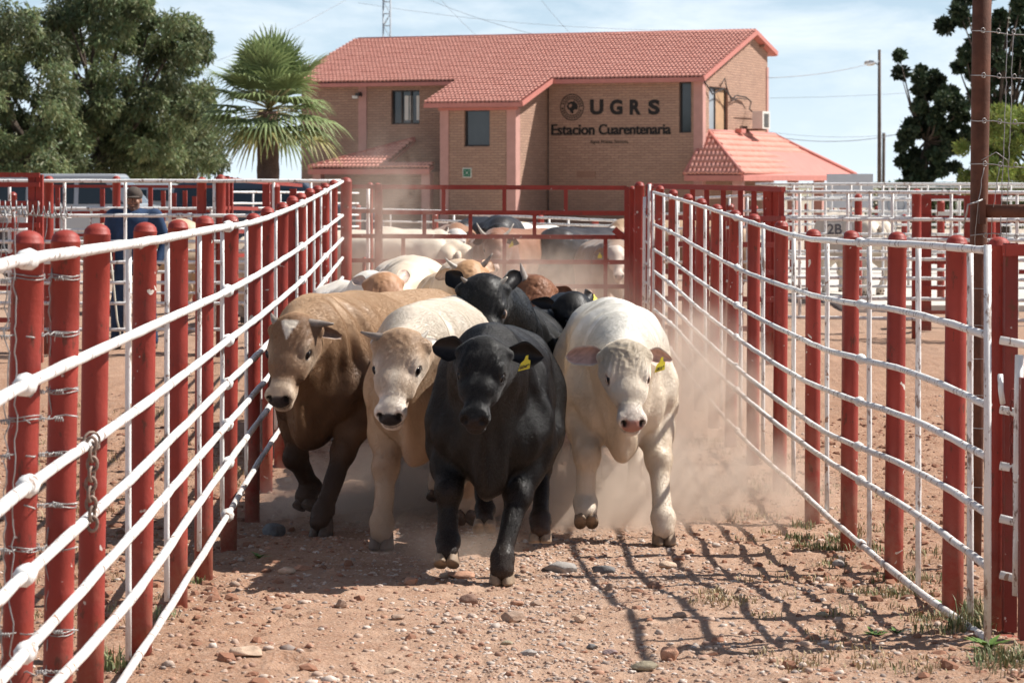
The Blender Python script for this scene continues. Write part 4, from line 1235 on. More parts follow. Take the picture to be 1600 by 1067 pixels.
# station: distance, column, rows of the seven rails (top first)
RS = [(10.75, 1543, [391, 524, 633, 714, 801, 886, 998]),
      (12.3, 1424, [382, 489, 582, 655, 732, 798, 915]),
      (14.5, 1300, [377, 468, 549, 613, 680, 724, 812]),
      (16.0, 1240, [368, 452, 524, 585, 642, 682, 757]),
      (18.9, 1165, [345, 425, 486, 538, 586, 622, 688]),
      (22.5, 1098, [323, 391, 443, 487, 527, 560, 612]),
      (25.5, 1058, [311, 368, 414, 452, 487, 515, 560]),
      (28.6, 1022, [301, 351, 390, 424, 454, 484, 512])]
XR = lambda Y: 2.105 - .0224 * Y
RS = [((2.105 - .062) / ((px - 800) / F + .0224), px, rows) for Y, px, rows in RS]
def station_pts(S, k):
    return [at(px, rows[k], Y) for Y, px, rows in S]
def smooth(pts, n=6):
    out = []
    for i in range(len(pts) - 1):
        p0 = pts[max(i - 1, 0)]; p1 = pts[i]; p2 = pts[i + 1]; p3 = pts[min(i + 2, len(pts) - 1)]
        for j in range(n):
            t_ = j / n
            out.append(.5 * ((2 * p1) + (p2 - p0) * t_ + (2 * p0 - 5 * p1 + 4 * p2 - p3) * t_ ** 2 + (3 * p1 - p0 - 3 * p2 + p3) * t_ ** 3))
    out.append(pts[-1]); return out
for k in range(7):
    pipe(MB(), smooth(station_pts(RS, k)), RR, 8, .002, k).build('rail', M['white'], rf)
def on_fence(S, Y, k):
    c = np.interp(Y, [s[0] for s in S], [(s[1] - 800) * s[0] / F for s in S])
    z = np.interp(Y, [s[0] for s in S], [at(s[1], s[2][k], s[0]).z for s in S])
    return Vector((float(c), Y, float(z)))
# splices sit at the same distance on each rail
for Y in (13.45, 19.3, 25.2):
    for k in range(7):
        p_ = on_fence(RS, Y + .04 * math.sin(k * 5), k); q_ = on_fence(RS, Y + .5, k)
        mb = MB(); weld(mb, p_, q_ - p_, RR, k); mb.build('splice', M['white'], rf)
# thin uprights welded behind the rails between the posts
for Y in (10.75, 11.95, 13.35, 14.85, 16.3, 17.9, 19.3, 20.7, 22.0, 23.3, 24.8, 26.3, 27.9):
    a, b = on_fence(RS, Y, 0), on_fence(RS, Y, 6); o_x = Vector((.030, 0, 0))
    b.z = max(b.z - .02, float(ground0(Y)) + .0)
    pipe(MB(), [a + o_x + Vector((0, 0, .012)), b + o_x], .0130, 8, .0015, int(Y * 10)).build('upright', M['white'], rf)
a, b = on_fence(RS, 10.25, 0), on_fence(RS, 10.25, 6)
MB().tube([a + Vector((0, 0, .02)), b + Vector((0, 0, -.03))], .015, 10).build('end_pipe', M['white'], rf)

# left side
LP = [(45, 360, 7.75, 22), (103, 359, 8.15, 88), (152, 349, 8.95, 140), (227, 347, 9.95, 219), (278, 343, 11.45, 277), (320, 337, 12.7, 318), (360, 335, 14.1, 357), (396, 333, 15.8, 394),
      (418, 323, 17.2, 415), (441, 316, 18.6, 438), (457, 306, 20.05, 455), (470, 301, 21.5, 468), (484, 294, 23, 482), (496, 290, 24.5, 494), (508, 286, 26, 507), (521, 281, 27.5, 520)]
lf = thing('corridor_fence', (-1.55, 17, float(ground0(17))), 'left side fence of the lane, red pipe posts with white rails and weld bulges', 'fence', 'pipe fences lining the lane')
for i, (px, py, Y, pb) in enumerate(LP):
    Y2 = Y; top = at(px, py, Y2) + Vector((-.0, 0, 0)); x2 = (pb - 800) * Y2 / F; base = Vector((x2, Y2, float(ground0(Y2)) + .0))
    post(MB(), base, top, .0445 if i > 2 else .0445 * (1.02)).build('post', M['red'], lf)
LS_ = [(6.9, -60, [417, 640, 810, 960, 1135, 1290]),
       (7.55, 40, [405, 600, 765, 897, 1020, 1160]),
       (8.9, 152, [392, 556, 690, 790, 912, 1052]),
       (10.1, 235, [369, 508, 630, 722, 830, 985]),
       (11.4, 285, [352, 484, 593, 678, 773, 915]),
       (12.9, 330, [344, 465, 561, 640, 725, 850]),
       (14.4, 368, [352, 452, 535, 612, 688, 790]),
       (16.5, 410, [338, 424, 497, 560, 620, 700]),
       (19.2, 450, [318, 395, 455, 508, 560, 622]),
       (23.0, 487, [303, 361, 409, 449, 492, 540]),
       (28.4, 535, [284, 338, 378, 410, 440, 474])]
LS_ = [(6.9, -60, [428, 660, 845, 990, 1130, 1235, 1420]),
       (7.6, 45, [405, 598, 758, 893, 1013, 1113, 1275]),
       (9.5, 202, [382, 526, 649, 750, 840, 940, 1047]),
       (12, 280, [368, 490, 590, 673, 750, 830, 925]),
       (13.5, 352, [355, 456, 535, 602, 667, 729, 810]),
       (16.5, 410, [343, 425, 491, 546, 600, 650, 712]),
       (20.2, 472, [318, 385, 438, 484, 527, 567, 618]),
       (24.0, 505, [301, 360, 404, 441, 477, 511, 552]),
       (28.4, 535, [284, 337, 373, 403, 434, 463, 498])]
def left_x(Y): return float(np.interp(Y, [q[2] for q in LP], [(q[0] - 800) * q[2] / F for q in LP]))
def solve_left(px):
    Y = 12.
    for _ in range(60): Y = .5 * Y + .5 * (left_x(Y) + .062) * F / (px - 800)
    return Y
LS_ = [(solve_left(px) if px < 530 else 27.6, px, rows) for _, px, rows in LS_]
print('LEFT', [(round(q[0], 2), q[1]) for q in LS_]); print('RIGHT', [(round(q[0], 2), q[1]) for q in RS])
for k in range(7):
    pipe(MB(), smooth(station_pts(LS_, k)), .0170 if k < 6 else .0155, 9, .0018, 50 + k).build('rail', M['white'], lf)
for px_ in (42, 356, 472, 507):
    for k in range(7):
        Y = solve_left(px_) + .03 * math.sin(k * 4); p_ = on_fence(LS_, Y, k); q_ = on_fence(LS_, Y + .4, k)
        mb = MB(); weld(mb, p_, q_ - p_, .0185, k + 9); mb.build('splice', M['white'], lf)
for px_ in (203, 263, 308, 347, 385, 407, 430, 449, 464, 477, 490, 501, 513):
    Y = 12.
    for _ in range(80): Y = .6 * Y + .4 * (left_x(Y) + .035) * F / (px_ - 800)
    a, b = on_fence(LS_, Y, 0), on_fence(LS_, Y, 6); o_x = Vector((-.026, 0, 0))
    b.z = max(b.z, float(ground0(Y)) + .02)
    pipe(MB(), [a + o_x + Vector((0, 0, .012)), b + o_x], .0105, 8, .0012, int(Y * 10)).build('upright', M['white'], lf)

# wire wound round the first two posts, netting left of them
wn = thing('wire_netting', (-1.75, 8.2, float(ground0(8))), 'galvanised knotted wire netting tied to the first left posts', 'wire netting')
def loose_wire(pts, r=.0022, seed=0, n=5, curl=.004):
    rr = random.Random(seed); out = []
    for i in range(len(pts) - 1):
        a, b = Vector(pts[i]), Vector(pts[i + 1]); k = max(2, int((b - a).length / .03))
        for j in range(k):
            out.append(a.lerp(b, j / k) + Vector((rr.gauss(0, curl), rr.gauss(0, curl), rr.gauss(0, curl))))
    out.append(Vector(pts[-1])); return MB().tube(out, r, n)
for k, py in enumerate((435, 523, 612, 655, 710, 790, 858, 988, 1050)):
    for (cx, Y, r_) in ((45 - (py - 360) * .02, 7.75, .0485), (102 - (py - 360) * .018, 8.15, .0485)):
        if (cx < 60) != (k in (0, 3, 6)) and not (cx > 60 and k == 0): continue
        c = at(cx, py, Y); pts = []
        for q in range(29):
            a = q / 14 * 2 * math.pi; pts.append(c + Vector((math.cos(a) * r_, math.sin(a) * r_, .004 * math.sin(q * .9 + k) + (.010 if q > 14 else 0))))
        MB().tube(pts, .0018, 5).build('wire_wrap', M['galv'], wn)
    a = at(-80, py + 10, 7.3); b = at(26, py, 7.72); c = at(50, py + 3, 7.70); d = at(86, py - 2, 8.1); e = at(122, py - 4, 8.1)
    loose_wire([a, b, c, d, e], .0024, k).build('strand', M['galv'], wn)
    for pk in (at(62, py, 7.75), at(92, py, 8.08), at(8, py + 4, 7.6)):
        mb = MB(); 
        mb.tube([pk + Vector(((q - 6) * .0022, math.sin(q * 1.9) * .005, math.cos(q * 1.9) * .006)) for q in np.linspace(0, 12, 30)], .0019, 4)
        mb.build('knot', M['galv'], wn)
for k, px in enumerate((-30, 8, 22, 78)):
    Y = 7.6 if px < 60 else 8.12
    loose_wire([at(px, 330 if px < 60 else 420, Y), at(px + 3, 600, Y), at(px - 2, 820, Y), at(px - 6, 1090, Y)], .0022, 40 + k).build('strand', M['galv'], wn)
# loose coil wrapped along the pen rail far left
mb = MB(); a, b = at(-20, 322, 9.2), at(112, 332, 9.2)
cw = thing('wire_coil', tuple(a), 'loose coil of wire strung along the top at the left edge', 'wire')
MB().tube([a.lerp(b, q / 120) + Vector((0, .02 * math.cos(q * .8), .022 * math.sin(q * .8) * (1 + .4 * math.sin(q * .37)))) for q in range(121)], .0028, 4).build('coil', M['galv'], cw)
MB().tube([a + Vector((0, 0, -.02)), b + Vector((0, 0, -.02))], .0028, 4).build('strand', M['galv'], cw)
for k in range(6):
    p_ = a.lerp(b, k / 6 + .05); loose_wire([p_, p_ + Vector((-.02, .0, -.2)), p_ + Vector((-.05, 0, -.45))], .0018, k, 4, .002).build('strand', M['galv'], cw)

# chain hanging over the second rail
ch = thing('rusty_chain', tuple(at(143, 690, 8.3)), 'short rusty chain hooked over a white rail between the left posts', 'chain')
cy = 694.
for k in range(9):
    c = at(143 + 1.5 * math.sin(k), 694 + k * 15.5, 8.30); mb = MB(); hor = k % 2
    pts = []
    for q in range(15):
        a = q / 14 * 2 * math.pi
        u, v_ = .0145 * math.cos(a), .0225 * math.sin(a)
        pts.append(c + (Vector((u, .25 * u, v_)) if hor == 0 else Vector((u * .35, u, v_))))
    mb.tube(pts, .0058, 7, False).build('link', M['chain'], ch)
q_ = at(143, 688, 8.33)
MB().tube([q_ + Vector((.022 * math.cos(a), .02 * math.cos(a), .026 * math.sin(a))) for a in np.linspace(-1.2, 4.4, 12)], .0045, 7).build('hook', M['chain'], ch)
c2_ = thing('rusty_chain', tuple(at(139, 690, 8.95)), 'chain end dangling from the post behind the hooked chain', 'chain')
for k in range(3):
    c = at(127 + k * 9, 690 + k * 4, 8.35)
    MB().tube([c + Vector((.02 * math.cos(a), .008 * math.sin(a * 2), .011 * math.sin(a))) for a in np.linspace(0, 6.28, 13)], .004, 7, False).build('link', M['chain'], c2_)

# ---- gate closing the lane at the far end
GYT = 29.4
gt = thing('lane_gate', (0, GYT, float(ground0(GYT))), 'wide red tubular gate closing the far end of the lane', 'gate')
def rbar(parent, p0, p1, w_=.05, name='rail', mat='red'):
    return MB().bar(p0, p1, w_, w_).build(name, M[mat], parent)
rows = [293, 332.5, 370, 409, 447, 486, 520]
for k, r_ in enumerate(rows): rbar(gt, at(594, r_ - .7, GYT), at(979, r_ + .8, GYT), .048)
for px in (594, 979): rbar(gt, at(px, 292, GYT - .002), at(px, 521, GYT - .002), .052, 'stile')
for (px, r0_, r1_) in ((693, 0, 1), (788, 0, 1), (884, 0, 1), (663, 1, 2), (735, 1, 2), (835, 1, 2), (630, 2, 3), (788, 2, 3), (946, 2, 3), (700, 3, 4), (788, 3, 5), (946, 3, 5), (860, 4, 6), (660, 4, 6)):
    rbar(gt, at(px, rows[r0_], GYT + .003), at(px, rows[r1_], GYT + .003), .042, 'brace')
MB().box(at(966, 364, GYT - .05), (.12, .06, .07), Matrix.Rotation(.7, 3, 'Y')).build('latch', M['red'], gt)
# narrow fixed panel left of the gate
gp = thing('narrow_gate', tuple(at(567, 285, GYT).xy) + (float(ground0(GYT)),), 'narrow red panel between the left corner post and the gate', 'panel')
for r_ in (292, 330, 369, 407, 446, 486): rbar(gp, at(545, r_, GYT), at(590, r_, GYT), .045)
for px in (592,): rbar(gp, at(px, 288, GYT - .04), at(px, 524, GYT - .04), .06, 'stile')
pipe(MB(), [at(575, 294, GYT + .05), at(575, 520, GYT + .05)], .02).build('upright', M['white'], gp)
pipe(MB(), [at(569, 402, GYT + .03), at(569, 520, GYT + .03)], .02).build('upright', M['red'], gp)
for (px, top, Y, r_, lab) in ((541, 277, 29.2, .062, 'red corner post at the far end of the left fence'), (999, 284, 29.2, .055, 'thick red gate post right of the lane gate'), (1015, 286, 29.6, .045, 'red post just right of the thick gate post'), (988, 291, 29.7, .04, 'thin dark red hinge post against the gate'), (578, 285, 29.9, .035, 'short red post behind the narrow panel'), (590, 286, 30.1, .035, 'second short red post behind the narrow panel')):
    b_ = at(px, 400, Y); b_.z = float(ground0(Y)); mb = MB(); post(mb, b_, at(px, top, Y), r_)
    tag(mb.build('gate_post', M['red'], None, tuple(b_)), lab, 'post', 'posts at the far end of the lane')
wp = thing('ladder_gate', tuple(at(1012, 285, 28.9).xy) + (float(ground0(29)),), 'narrow white ladder-like panel beside the right gate posts', 'panel')
for px, t0 in ((1007, 308), (1014.5, 288)): pipe(MB(), [at(px, t0, 28.9), at(px - 1.5, 484, 28.9)], .017).build('upright', M['white'], wp)
for r_ in (338, 378, 412, 442, 472): pipe(MB(), [at(1006, r_ - 2, 28.9), at(1014, r_ + 3, 28.9)], .014).build('rail', M['white'], wp)

# ---- generic pen fence
def pen(name, label, pts_px, rows0, rows1, mat='white', posts=(), ups=(), r=.02, group=None, pr=.05, pmat='red', cat='fence', sq=False):
    """from (px0,Y0) to (px1,Y1); rows0/rows1 are the rail rows at both ends"""
    (a, Ya), (b, Yb) = pts_px
    mid_ = at((a + b) / 2, 300, (Ya + Yb) / 2)
    T_ = thing(name, (mid_.x, mid_.y, float(ground0(mid_.y))), label, cat, group)
    for k in range(len(rows0)):
        p0, p1 = at(a, rows0[k], Ya), at(b, rows1[k], Yb)
        if sq: rbar(T_, p0, p1, r * 2, 'rail', mat)
        else: pipe(MB(), [p0, p1], r, 7, .002, k).build('rail', M[mat], T_)
    A3, B3 = at(a, rows0[0], Ya), at(b, rows1[0], Yb)
    def along(px):
        lo, hi = 0., 1.
        for _ in range(30):
            m_ = (lo + hi) / 2; q = A3.lerp(B3, m_)
            if (800 + q.x * F / q.y < px) == (a < b): lo = m_
            else: hi = m_
        return A3.lerp(B3, lo)
    for px, top in posts:
        q = along(px); Y = q.y + .07; b_ = Vector((q.x * Y / q.y, Y, float(ground0(Y))))
        tp = Vector((b_.x, Y, at(px, top, Y).z)); mb = MB()
        (post(mb, b_, tp, pr, 12) if not sq else mb.bar(b_, tp, pr * 2, pr * 2)).build('post', M[pmat], T_)
    for px in ups:
        q = along(px); kk = (q - A3).length / (B3 - A3).length
        zb_ = A3.z * 0 + at(px, rows0[-1] + (rows1[-1] - rows0[-1]) * kk, q.y).z
        pipe(MB(), [q + Vector((0, .03, .02)), Vector((q.x, q.y + .03, zb_))], r * .9, 7, .001).build('upright', M[mat], T_)
    return T_
PG = 'pen fences behind the lane'
# left pens
pen('pen_fence', 'white rail fence in front of the standing man, with tall red posts', ((-60, 28.2), (533, 28.2)), [283, 337, 378, 410, 442, 474, 515], [283, 337, 378, 410, 442, 474, 515], posts=((76, 275), (315, 277), (430, 286), (345, 273)), ups=(14, 100, 195, 265, 334, 427, 485), r=.019, group=PG, pr=.052)
pen('pen_fence', 'lower white rail fence behind the standing man', ((-60, 33), (420, 33)), [326, 360, 392, 425, 458], [326, 360, 392, 425, 458], posts=((20, 300), (182, 275)), ups=(40, 142, 240, 330, 395), r=.018, group=PG)
pen('square_tube_fence', 'dark red square tube panel at the far left, behind the first posts', ((-80, 27), (62, 27)), [273, 288, 318, 352, 400, 450, 500], [274, 289, 318, 352, 400, 450, 500], 'red', posts=((50, 273), (62, 273)), r=.024, group=PG, sq=True, pr=.035)
pen('square_tube_fence', 'long dark red frame in front of the silver cars', ((60, 38), (345, 38)), [291, 333, 368, 402], [292, 330, 366, 400], 'red', posts=((90, 291), (160, 295), (235, 290), (255, 298), (272, 302), (289, 298), (304, 307)), r=.02, group=PG, sq=True, pr=.03)
pen('square_tube_fence', 'red frame to the right of the thick double post', ((348, 31), (470, 36)), [280, 325, 362, 400, 440], [290, 328, 362, 396, 430], 'red', posts=((352, 275), (358, 277), (416, 284), (458, 295)), r=.022, group=PG, sq=True, pr=.045)
pen('pen_fence', 'thin white rails in front of the dark suv', ((345, 40), (560, 44)), [300, 318, 338, 358, 380], [302, 318, 336, 354, 374], posts=((345, 290),), ups=(395, 438, 480, 520), r=.016, group=PG)
# behind the gate
pen('pen_fence', 'white rails sloping across behind the crowded cattle', ((680, 43), (985, 39)), [333, 345, 372, 400], [346, 354, 385, 415], posts=((662, 333), (757, 338), (845, 336), (930, 342)), ups=(709, 770, 858, 888, 960), r=.02, group=PG, pr=.05)
pen('pen_fence', 'distant white rails left of the gate, above the cattle', ((540, 52), (700, 52)), [326, 345, 365], [330, 348, 368], posts=((560, 320),), ups=(610, 660), r=.018, group=PG)
# right: red gate swung open behind the right fence
pen('open_gate', 'red square tube gate standing open behind the right fence', ((1022, 29), (1224, 26.5)), [291, 340, 381, 424, 466, 510], [296, 342, 383, 426, 468, 515], 'red', posts=((1082, 293), (1104, 293), (1130, 293), (1157, 294), (1178, 295), (1221, 296)), r=.026, group=None, sq=True, pr=.026, cat='gate')
for px, lab in ((1200, 'left'), (1212, 'middle')):
    Y = 27.1; b_ = at(px, 400, Y); b_.z = float(ground0(Y)); mb = MB(); post(mb, b_, at(px, 293 if px < 1205 else 291, Y), .05)
    tag(mb.build('gate_post', M['red'], None, tuple(b_)), lab + ' of the thick red posts where the open gate hangs', 'post', 'posts of the open gate')
def rows_for(Y, hs): return [HOR + (EYE - float(ground0(Y)) - h) * F / Y for h in hs]
for i, (Y0, Y1, x0_, x1_, hs, po_, up_, lab) in enumerate([
    (31, 30, 1215, 1700, (1.66, 1.35, 1.12, .9, .68, .45, .22), ((1432, 295), (1548, 297), (1630, 297)), (1250, 1325, 1360, 1395, 1487, 1590), 'nearest white rail fence on the right with tall red posts'),
    (39, 38, 1190, 1700, (1.72, 1.5, 1.25, 1.0, .75, .5, .25), ((1341, 303), (1470, 312)), (1240, 1290, 1330, 1380, 1420, 1500, 1560), 'second white rail fence on the right, around the pen sign'),
    (50, 49, 1180, 1700, (1.7, 1.45, 1.2, .95, .7, .4), ((1238, 325), (1330, 330), (1413, 335), (1494, 338)), (1215, 1270, 1300, 1345, 1400, 1450, 1530, 1580), 'third white rail fence on the right, behind the pen sign'),
    (66, 64, 1170, 1700, (1.6, 1.3, 1.0, .7, .4), ((1260, 318), (1300, 320), (1370, 322), (1445, 325)), (1225, 1262, 1310, 1355, 1390, 1440, 1475, 1520, 1560), 'farthest white rail fence on the right, below the porch')]):
    pen('pen_fence', lab, ((x0_, Y0), (x1_, Y1)), rows_for(Y0, hs), rows_for(Y1, hs), posts=po_, ups=up_, r=.021 if i < 3 else .024, group=PG, pr=.055)
pen('square_tube_fence', 'red square frame gate standing right of the tall red post', ((1440, 32), (1512, 32)), [308, 340, 372, 410, 450, 488], [308, 340, 372, 410, 450, 488], 'red', posts=((1441, 308), (1450, 302), (1511, 305)), ups=(), r=.022, sq=True, pr=.035, group=PG)
pen('square_tube_fence', 'red frame right of the rusty pole at the edge', ((1556, 33), (1700, 33)), [302, 345, 385, 425], [302, 345, 385, 425], 'red', posts=((1557, 302),), r=.026, sq=True, group=PG)
pen('pen_fence', 'white rails running away behind the open red gate', ((1030, 33), (1225, 31)), [313, 335, 358, 384, 410, 438], [303, 328, 354, 382, 410, 440], ups=(1060, 1095, 1140, 1168, 1205), posts=((1141, 318), (1178, 320)), r=.017, group=PG)
# 2B sign
b4, r_ = board('pen_number_sign', 1292, 349, 1315, 367, 37.9, M['acwhite'], 'small white pen sign reading 2B on the white rails', legs=False)
M['signgrey'] = simple('grey_letters', (.12, .12, .13), .8, .1, 5)
me = text_mesh('2B', .20, .004)
me.transform(Matrix.Translation(((r_[0] + r_[1]) / 2, 37.86, r_[2] + .012)) @ Matrix.Rotation(math.pi / 2, 4, 'X'))
link_mesh('lettering', me, M['signgrey'], b4)
b5, r_ = board('pen_number_sign', 1466, 331, 1486, 343, 38.2, M['acwhite'], 'small blank white plate on the rails left of the rusty pole', legs=False)
# pale concrete yard behind the right pens
M['concrete'] = simple('pale_concrete', (.58, .53, .47), .9, .10, .7)
mb = MB(); X0, X1, Y0_, Y1_ = 4.6, 40., 36.5, 61.
mb.box(((X0 + X1) / 2, (Y0_ + Y1_) / 2, .18), (X1 - X0, Y1_ - Y0_, .2))
tag(mb.build('concrete_yard', M['concrete']), kind='structure')
hd = leafcloud([(fx(px, 100) , 100 + (k % 3), EYE - .9 + .2 * math.sin(k), .9) for k, px in enumerate(range(1390, 1760, 14))] + [(fx(px, 120), 120, EYE - .8, 1.0) for px in range(-40, 420, 16)], 120, .3, .1, 0, 5, tint=(.8, .8, .8))
o = link_mesh('scrub', mesh_np('scrub', hd[0], hd[1], False, hd[2]), M['leaf_tree']); tag(o, 'low dull scrub along the far edge of the pens', 'scrub', kind='stuff')

# ---- rusty pole with netting, right
rp0 = at(1534, -40, 13.3); rp1 = at(1521, 860, 13.3)
rp_ = thing('rusty_pole', (rp1.x, rp1.y, float(gfull(rp1.x, rp1.y))), 'tall leaning rusty steel pole behind the right fence', 'pole')
bz = Vector((rp1.x, rp1.y, float(gfull(rp1.x, rp1.y)) - .1)); tp = at(1537, -180, 13.3)
mb = MB(); mb.tube([bz, bz.lerp(tp, .35), bz.lerp(tp, .7), tp], [.036, .04, .046, .049], 14); mb.build('pole_shaft', M['rust'], rp_)
MB().tube([at(1530, 330, 13.25), at(1700, 330, 13.1)], .034, 12).build('cross_pipe', M['rust'], rp_)
MB().box(at(1533, 331, 13.24), (.03, .09, .12)).build('flange', M['rust'], rp_)
wn2 = thing('wire_netting', tuple(at(1560, 200, 13.25)), 'sparse galvanised wire netting stretched right of the rusty pole', 'wire netting')
for k, (a, b) in enumerate(((48, 56), (118, 124), (189, 193), (256, 262), (368, 365), (298, 306))):
    if k == 5: continue
    loose_wire([at(1516, a, 13.24), at(1552, (a + b) / 2 - 2, 13.22), at(1580, (a + b) / 2 + 2, 13.2), at(1680, b, 13.2)], .0028, k, 5, .0018).build('strand', M['galv'], wn2)
    for q in range(3):
        c = at(1536 + k + q * 24, a + q, 13.2); MB().tube([c + Vector((.01 * math.cos(s), .008 * math.sin(1.3 * s), .012 * math.sin(s))) for s in np.linspace(0, 11, 22)], .0022, 4).build('knot', M['galv'], wn2)
for k, px in enumerate((1583, 1574, 1625)):
    loose_wire([at(px, 50, 13.2), at(px - 4, 190, 13.2), at(px - 7, 262, 13.2), at(px - 12, 400, 13.2)], .0022, 9 + k, 5, .0015).build('strand', M['galv'], wn2)
loose_wire([at(1506, 350, 13.2), at(1512, 320, 13.15), at(1535, 312, 13.2)], .005, 3, 6, .002).build('strand', M['galv'], wn2)
loose_wire([at(1534, 250, 13.2), at(1556, 238, 13.1), at(1574, 250, 13.15), at(1578, 262, 13.2)], .0022, 3, 5, .001).build('strand', M['galv'], wn2)
for k, px in enumerate((1538, 1562)):
    loose_wire([at(px, 262, 13.2), at(px - 10, 320, 13.2), at(px - 18, 420, 13.3), at(px - 22, 700, 13.3)], .002, 29 + k, 5, .0015).build('strand', M['galv'], wn2)
for py in (450, 508, 560, 617, 668, 760):
    loose_wire([at(1512, py, 12.6), at(1530, py + 1, 12.6), at(1700, py + 2, 12.5)], .002, py, 4, .0012).build('strand', M['galv'], wn2)

# ---- square gate frame at the right edge
ge = thing('side_gate_post', (fx(1558, 10.7), 10.7, float(ground0(10.7))), 'heavy red gate post with flat top rail at the right edge', 'gate')
yb = lambda px, Y: at(px, 1020, Y)
b_ = at(1554, 1010, 10.6); b_.z = gz(b_.x, b_.y); mb = MB(); post(mb, b_, at(1561, 370, 10.6), .043); mb.build('post', M['red'], ge)
b_ = at(1577, 1010, 10.5); b_.z = gz(b_.x, b_.y)
MB().bar(b_, at(1579, 380, 10.5), .055, .05).build('stile', M['darkred'], ge)
MB().bar(at(1570, 391, 10.5), at(1700, 391, 10.3), .045, .045).build('rail', M['red'], ge)
MB().bar(at(1560, 998, 10.5), at(1700, 1040, 9.9), .05, .05).build('rail', M['red'], ge)
b_ = at(1602, 1030, 10.3); b_.z = gz(b_.x, b_.y)
MB().bar(b_, at(1604, 590, 10.3), .05, .05).build('stile', M['darkred'], ge)
for k, (a, b) in enumerate(((532, 545), (640, 655), (728, 741), (810, 828), (898, 916))):
    pipe(MB(), [at(1562, a, 10.42), at(1640, b, 10.35)], .0165).build('rail', M['white'], ge)
pipe(MB(), [at(1592, 555, 10.38), at(1588, 930, 10.38)], .017).build('upright', M['white'], ge)
for k, (a, b) in enumerate(((742, 750), (840, 846), (928, 934))):
    pipe(MB(), [at(1590, a, 10.33), at(1640, b, 10.33)], .0165).build('rail', M['white'], ge)
MB().tube([at(1563, 585, 10.4), at(1564, 610, 10.38), at(1567, 630, 10.4)], .011, 7).build('hook', M['white'], ge)
c3_ = thing('red_chain', tuple(at(1583, 640, 10.45)), 'red painted chain hanging inside the gate post at the right edge', 'chain')
for k in range(8):
    c = at(1583, 618 + k * 17, 10.4)
    MB().tube([c + Vector((.012 * math.cos(a), (.012 if k % 2 else .003) * math.cos(a), .024 * math.sin(a))) for a in np.linspace(0, 6.28, 13)], .0045, 6, False).build('link', M['darkred'], c3_)

# ================================================================== CATTLE
def vnoise3(P, seed=0):
    I = np.floor(P).astype(np.int64); f = P - I; f = f * f * (3 - 2 * f)
    def h(dx, dy, dz):
        n = ((I[:, 0] + dx) * 374761393 + (I[:, 1] + dy) * 668265263 + (I[:, 2] + dz) * 2147483647 + seed * 974711) & 0x7fffffff
        n = ((n ^ (n >> 13)) * 1274126177) & 0x7fffffff
        return ((n ^ (n >> 16)) & 0xffff) / 65535.0
    x, y, z = f[:, 0], f[:, 1], f[:, 2]
    def l(a, b, t): return a + (b - a) * t
    return l(l(l(h(0, 0, 0), h(1, 0, 0), x), l(h(0, 1, 0), h(1, 1, 0), x), y), l(l(h(0, 0, 1), h(1, 0, 1), x), l(h(0, 1, 1), h(1, 1, 1), x), y), z)
def fbm3(P, sc, oct_=3, seed=0):
    r = 0; a = .5
    for k in range(oct_):
        r = r + a * vnoise3(P * sc * 2 ** k + 7.3 * k, seed + k); a *= .5
    return r / (1 - .5 ** oct_)

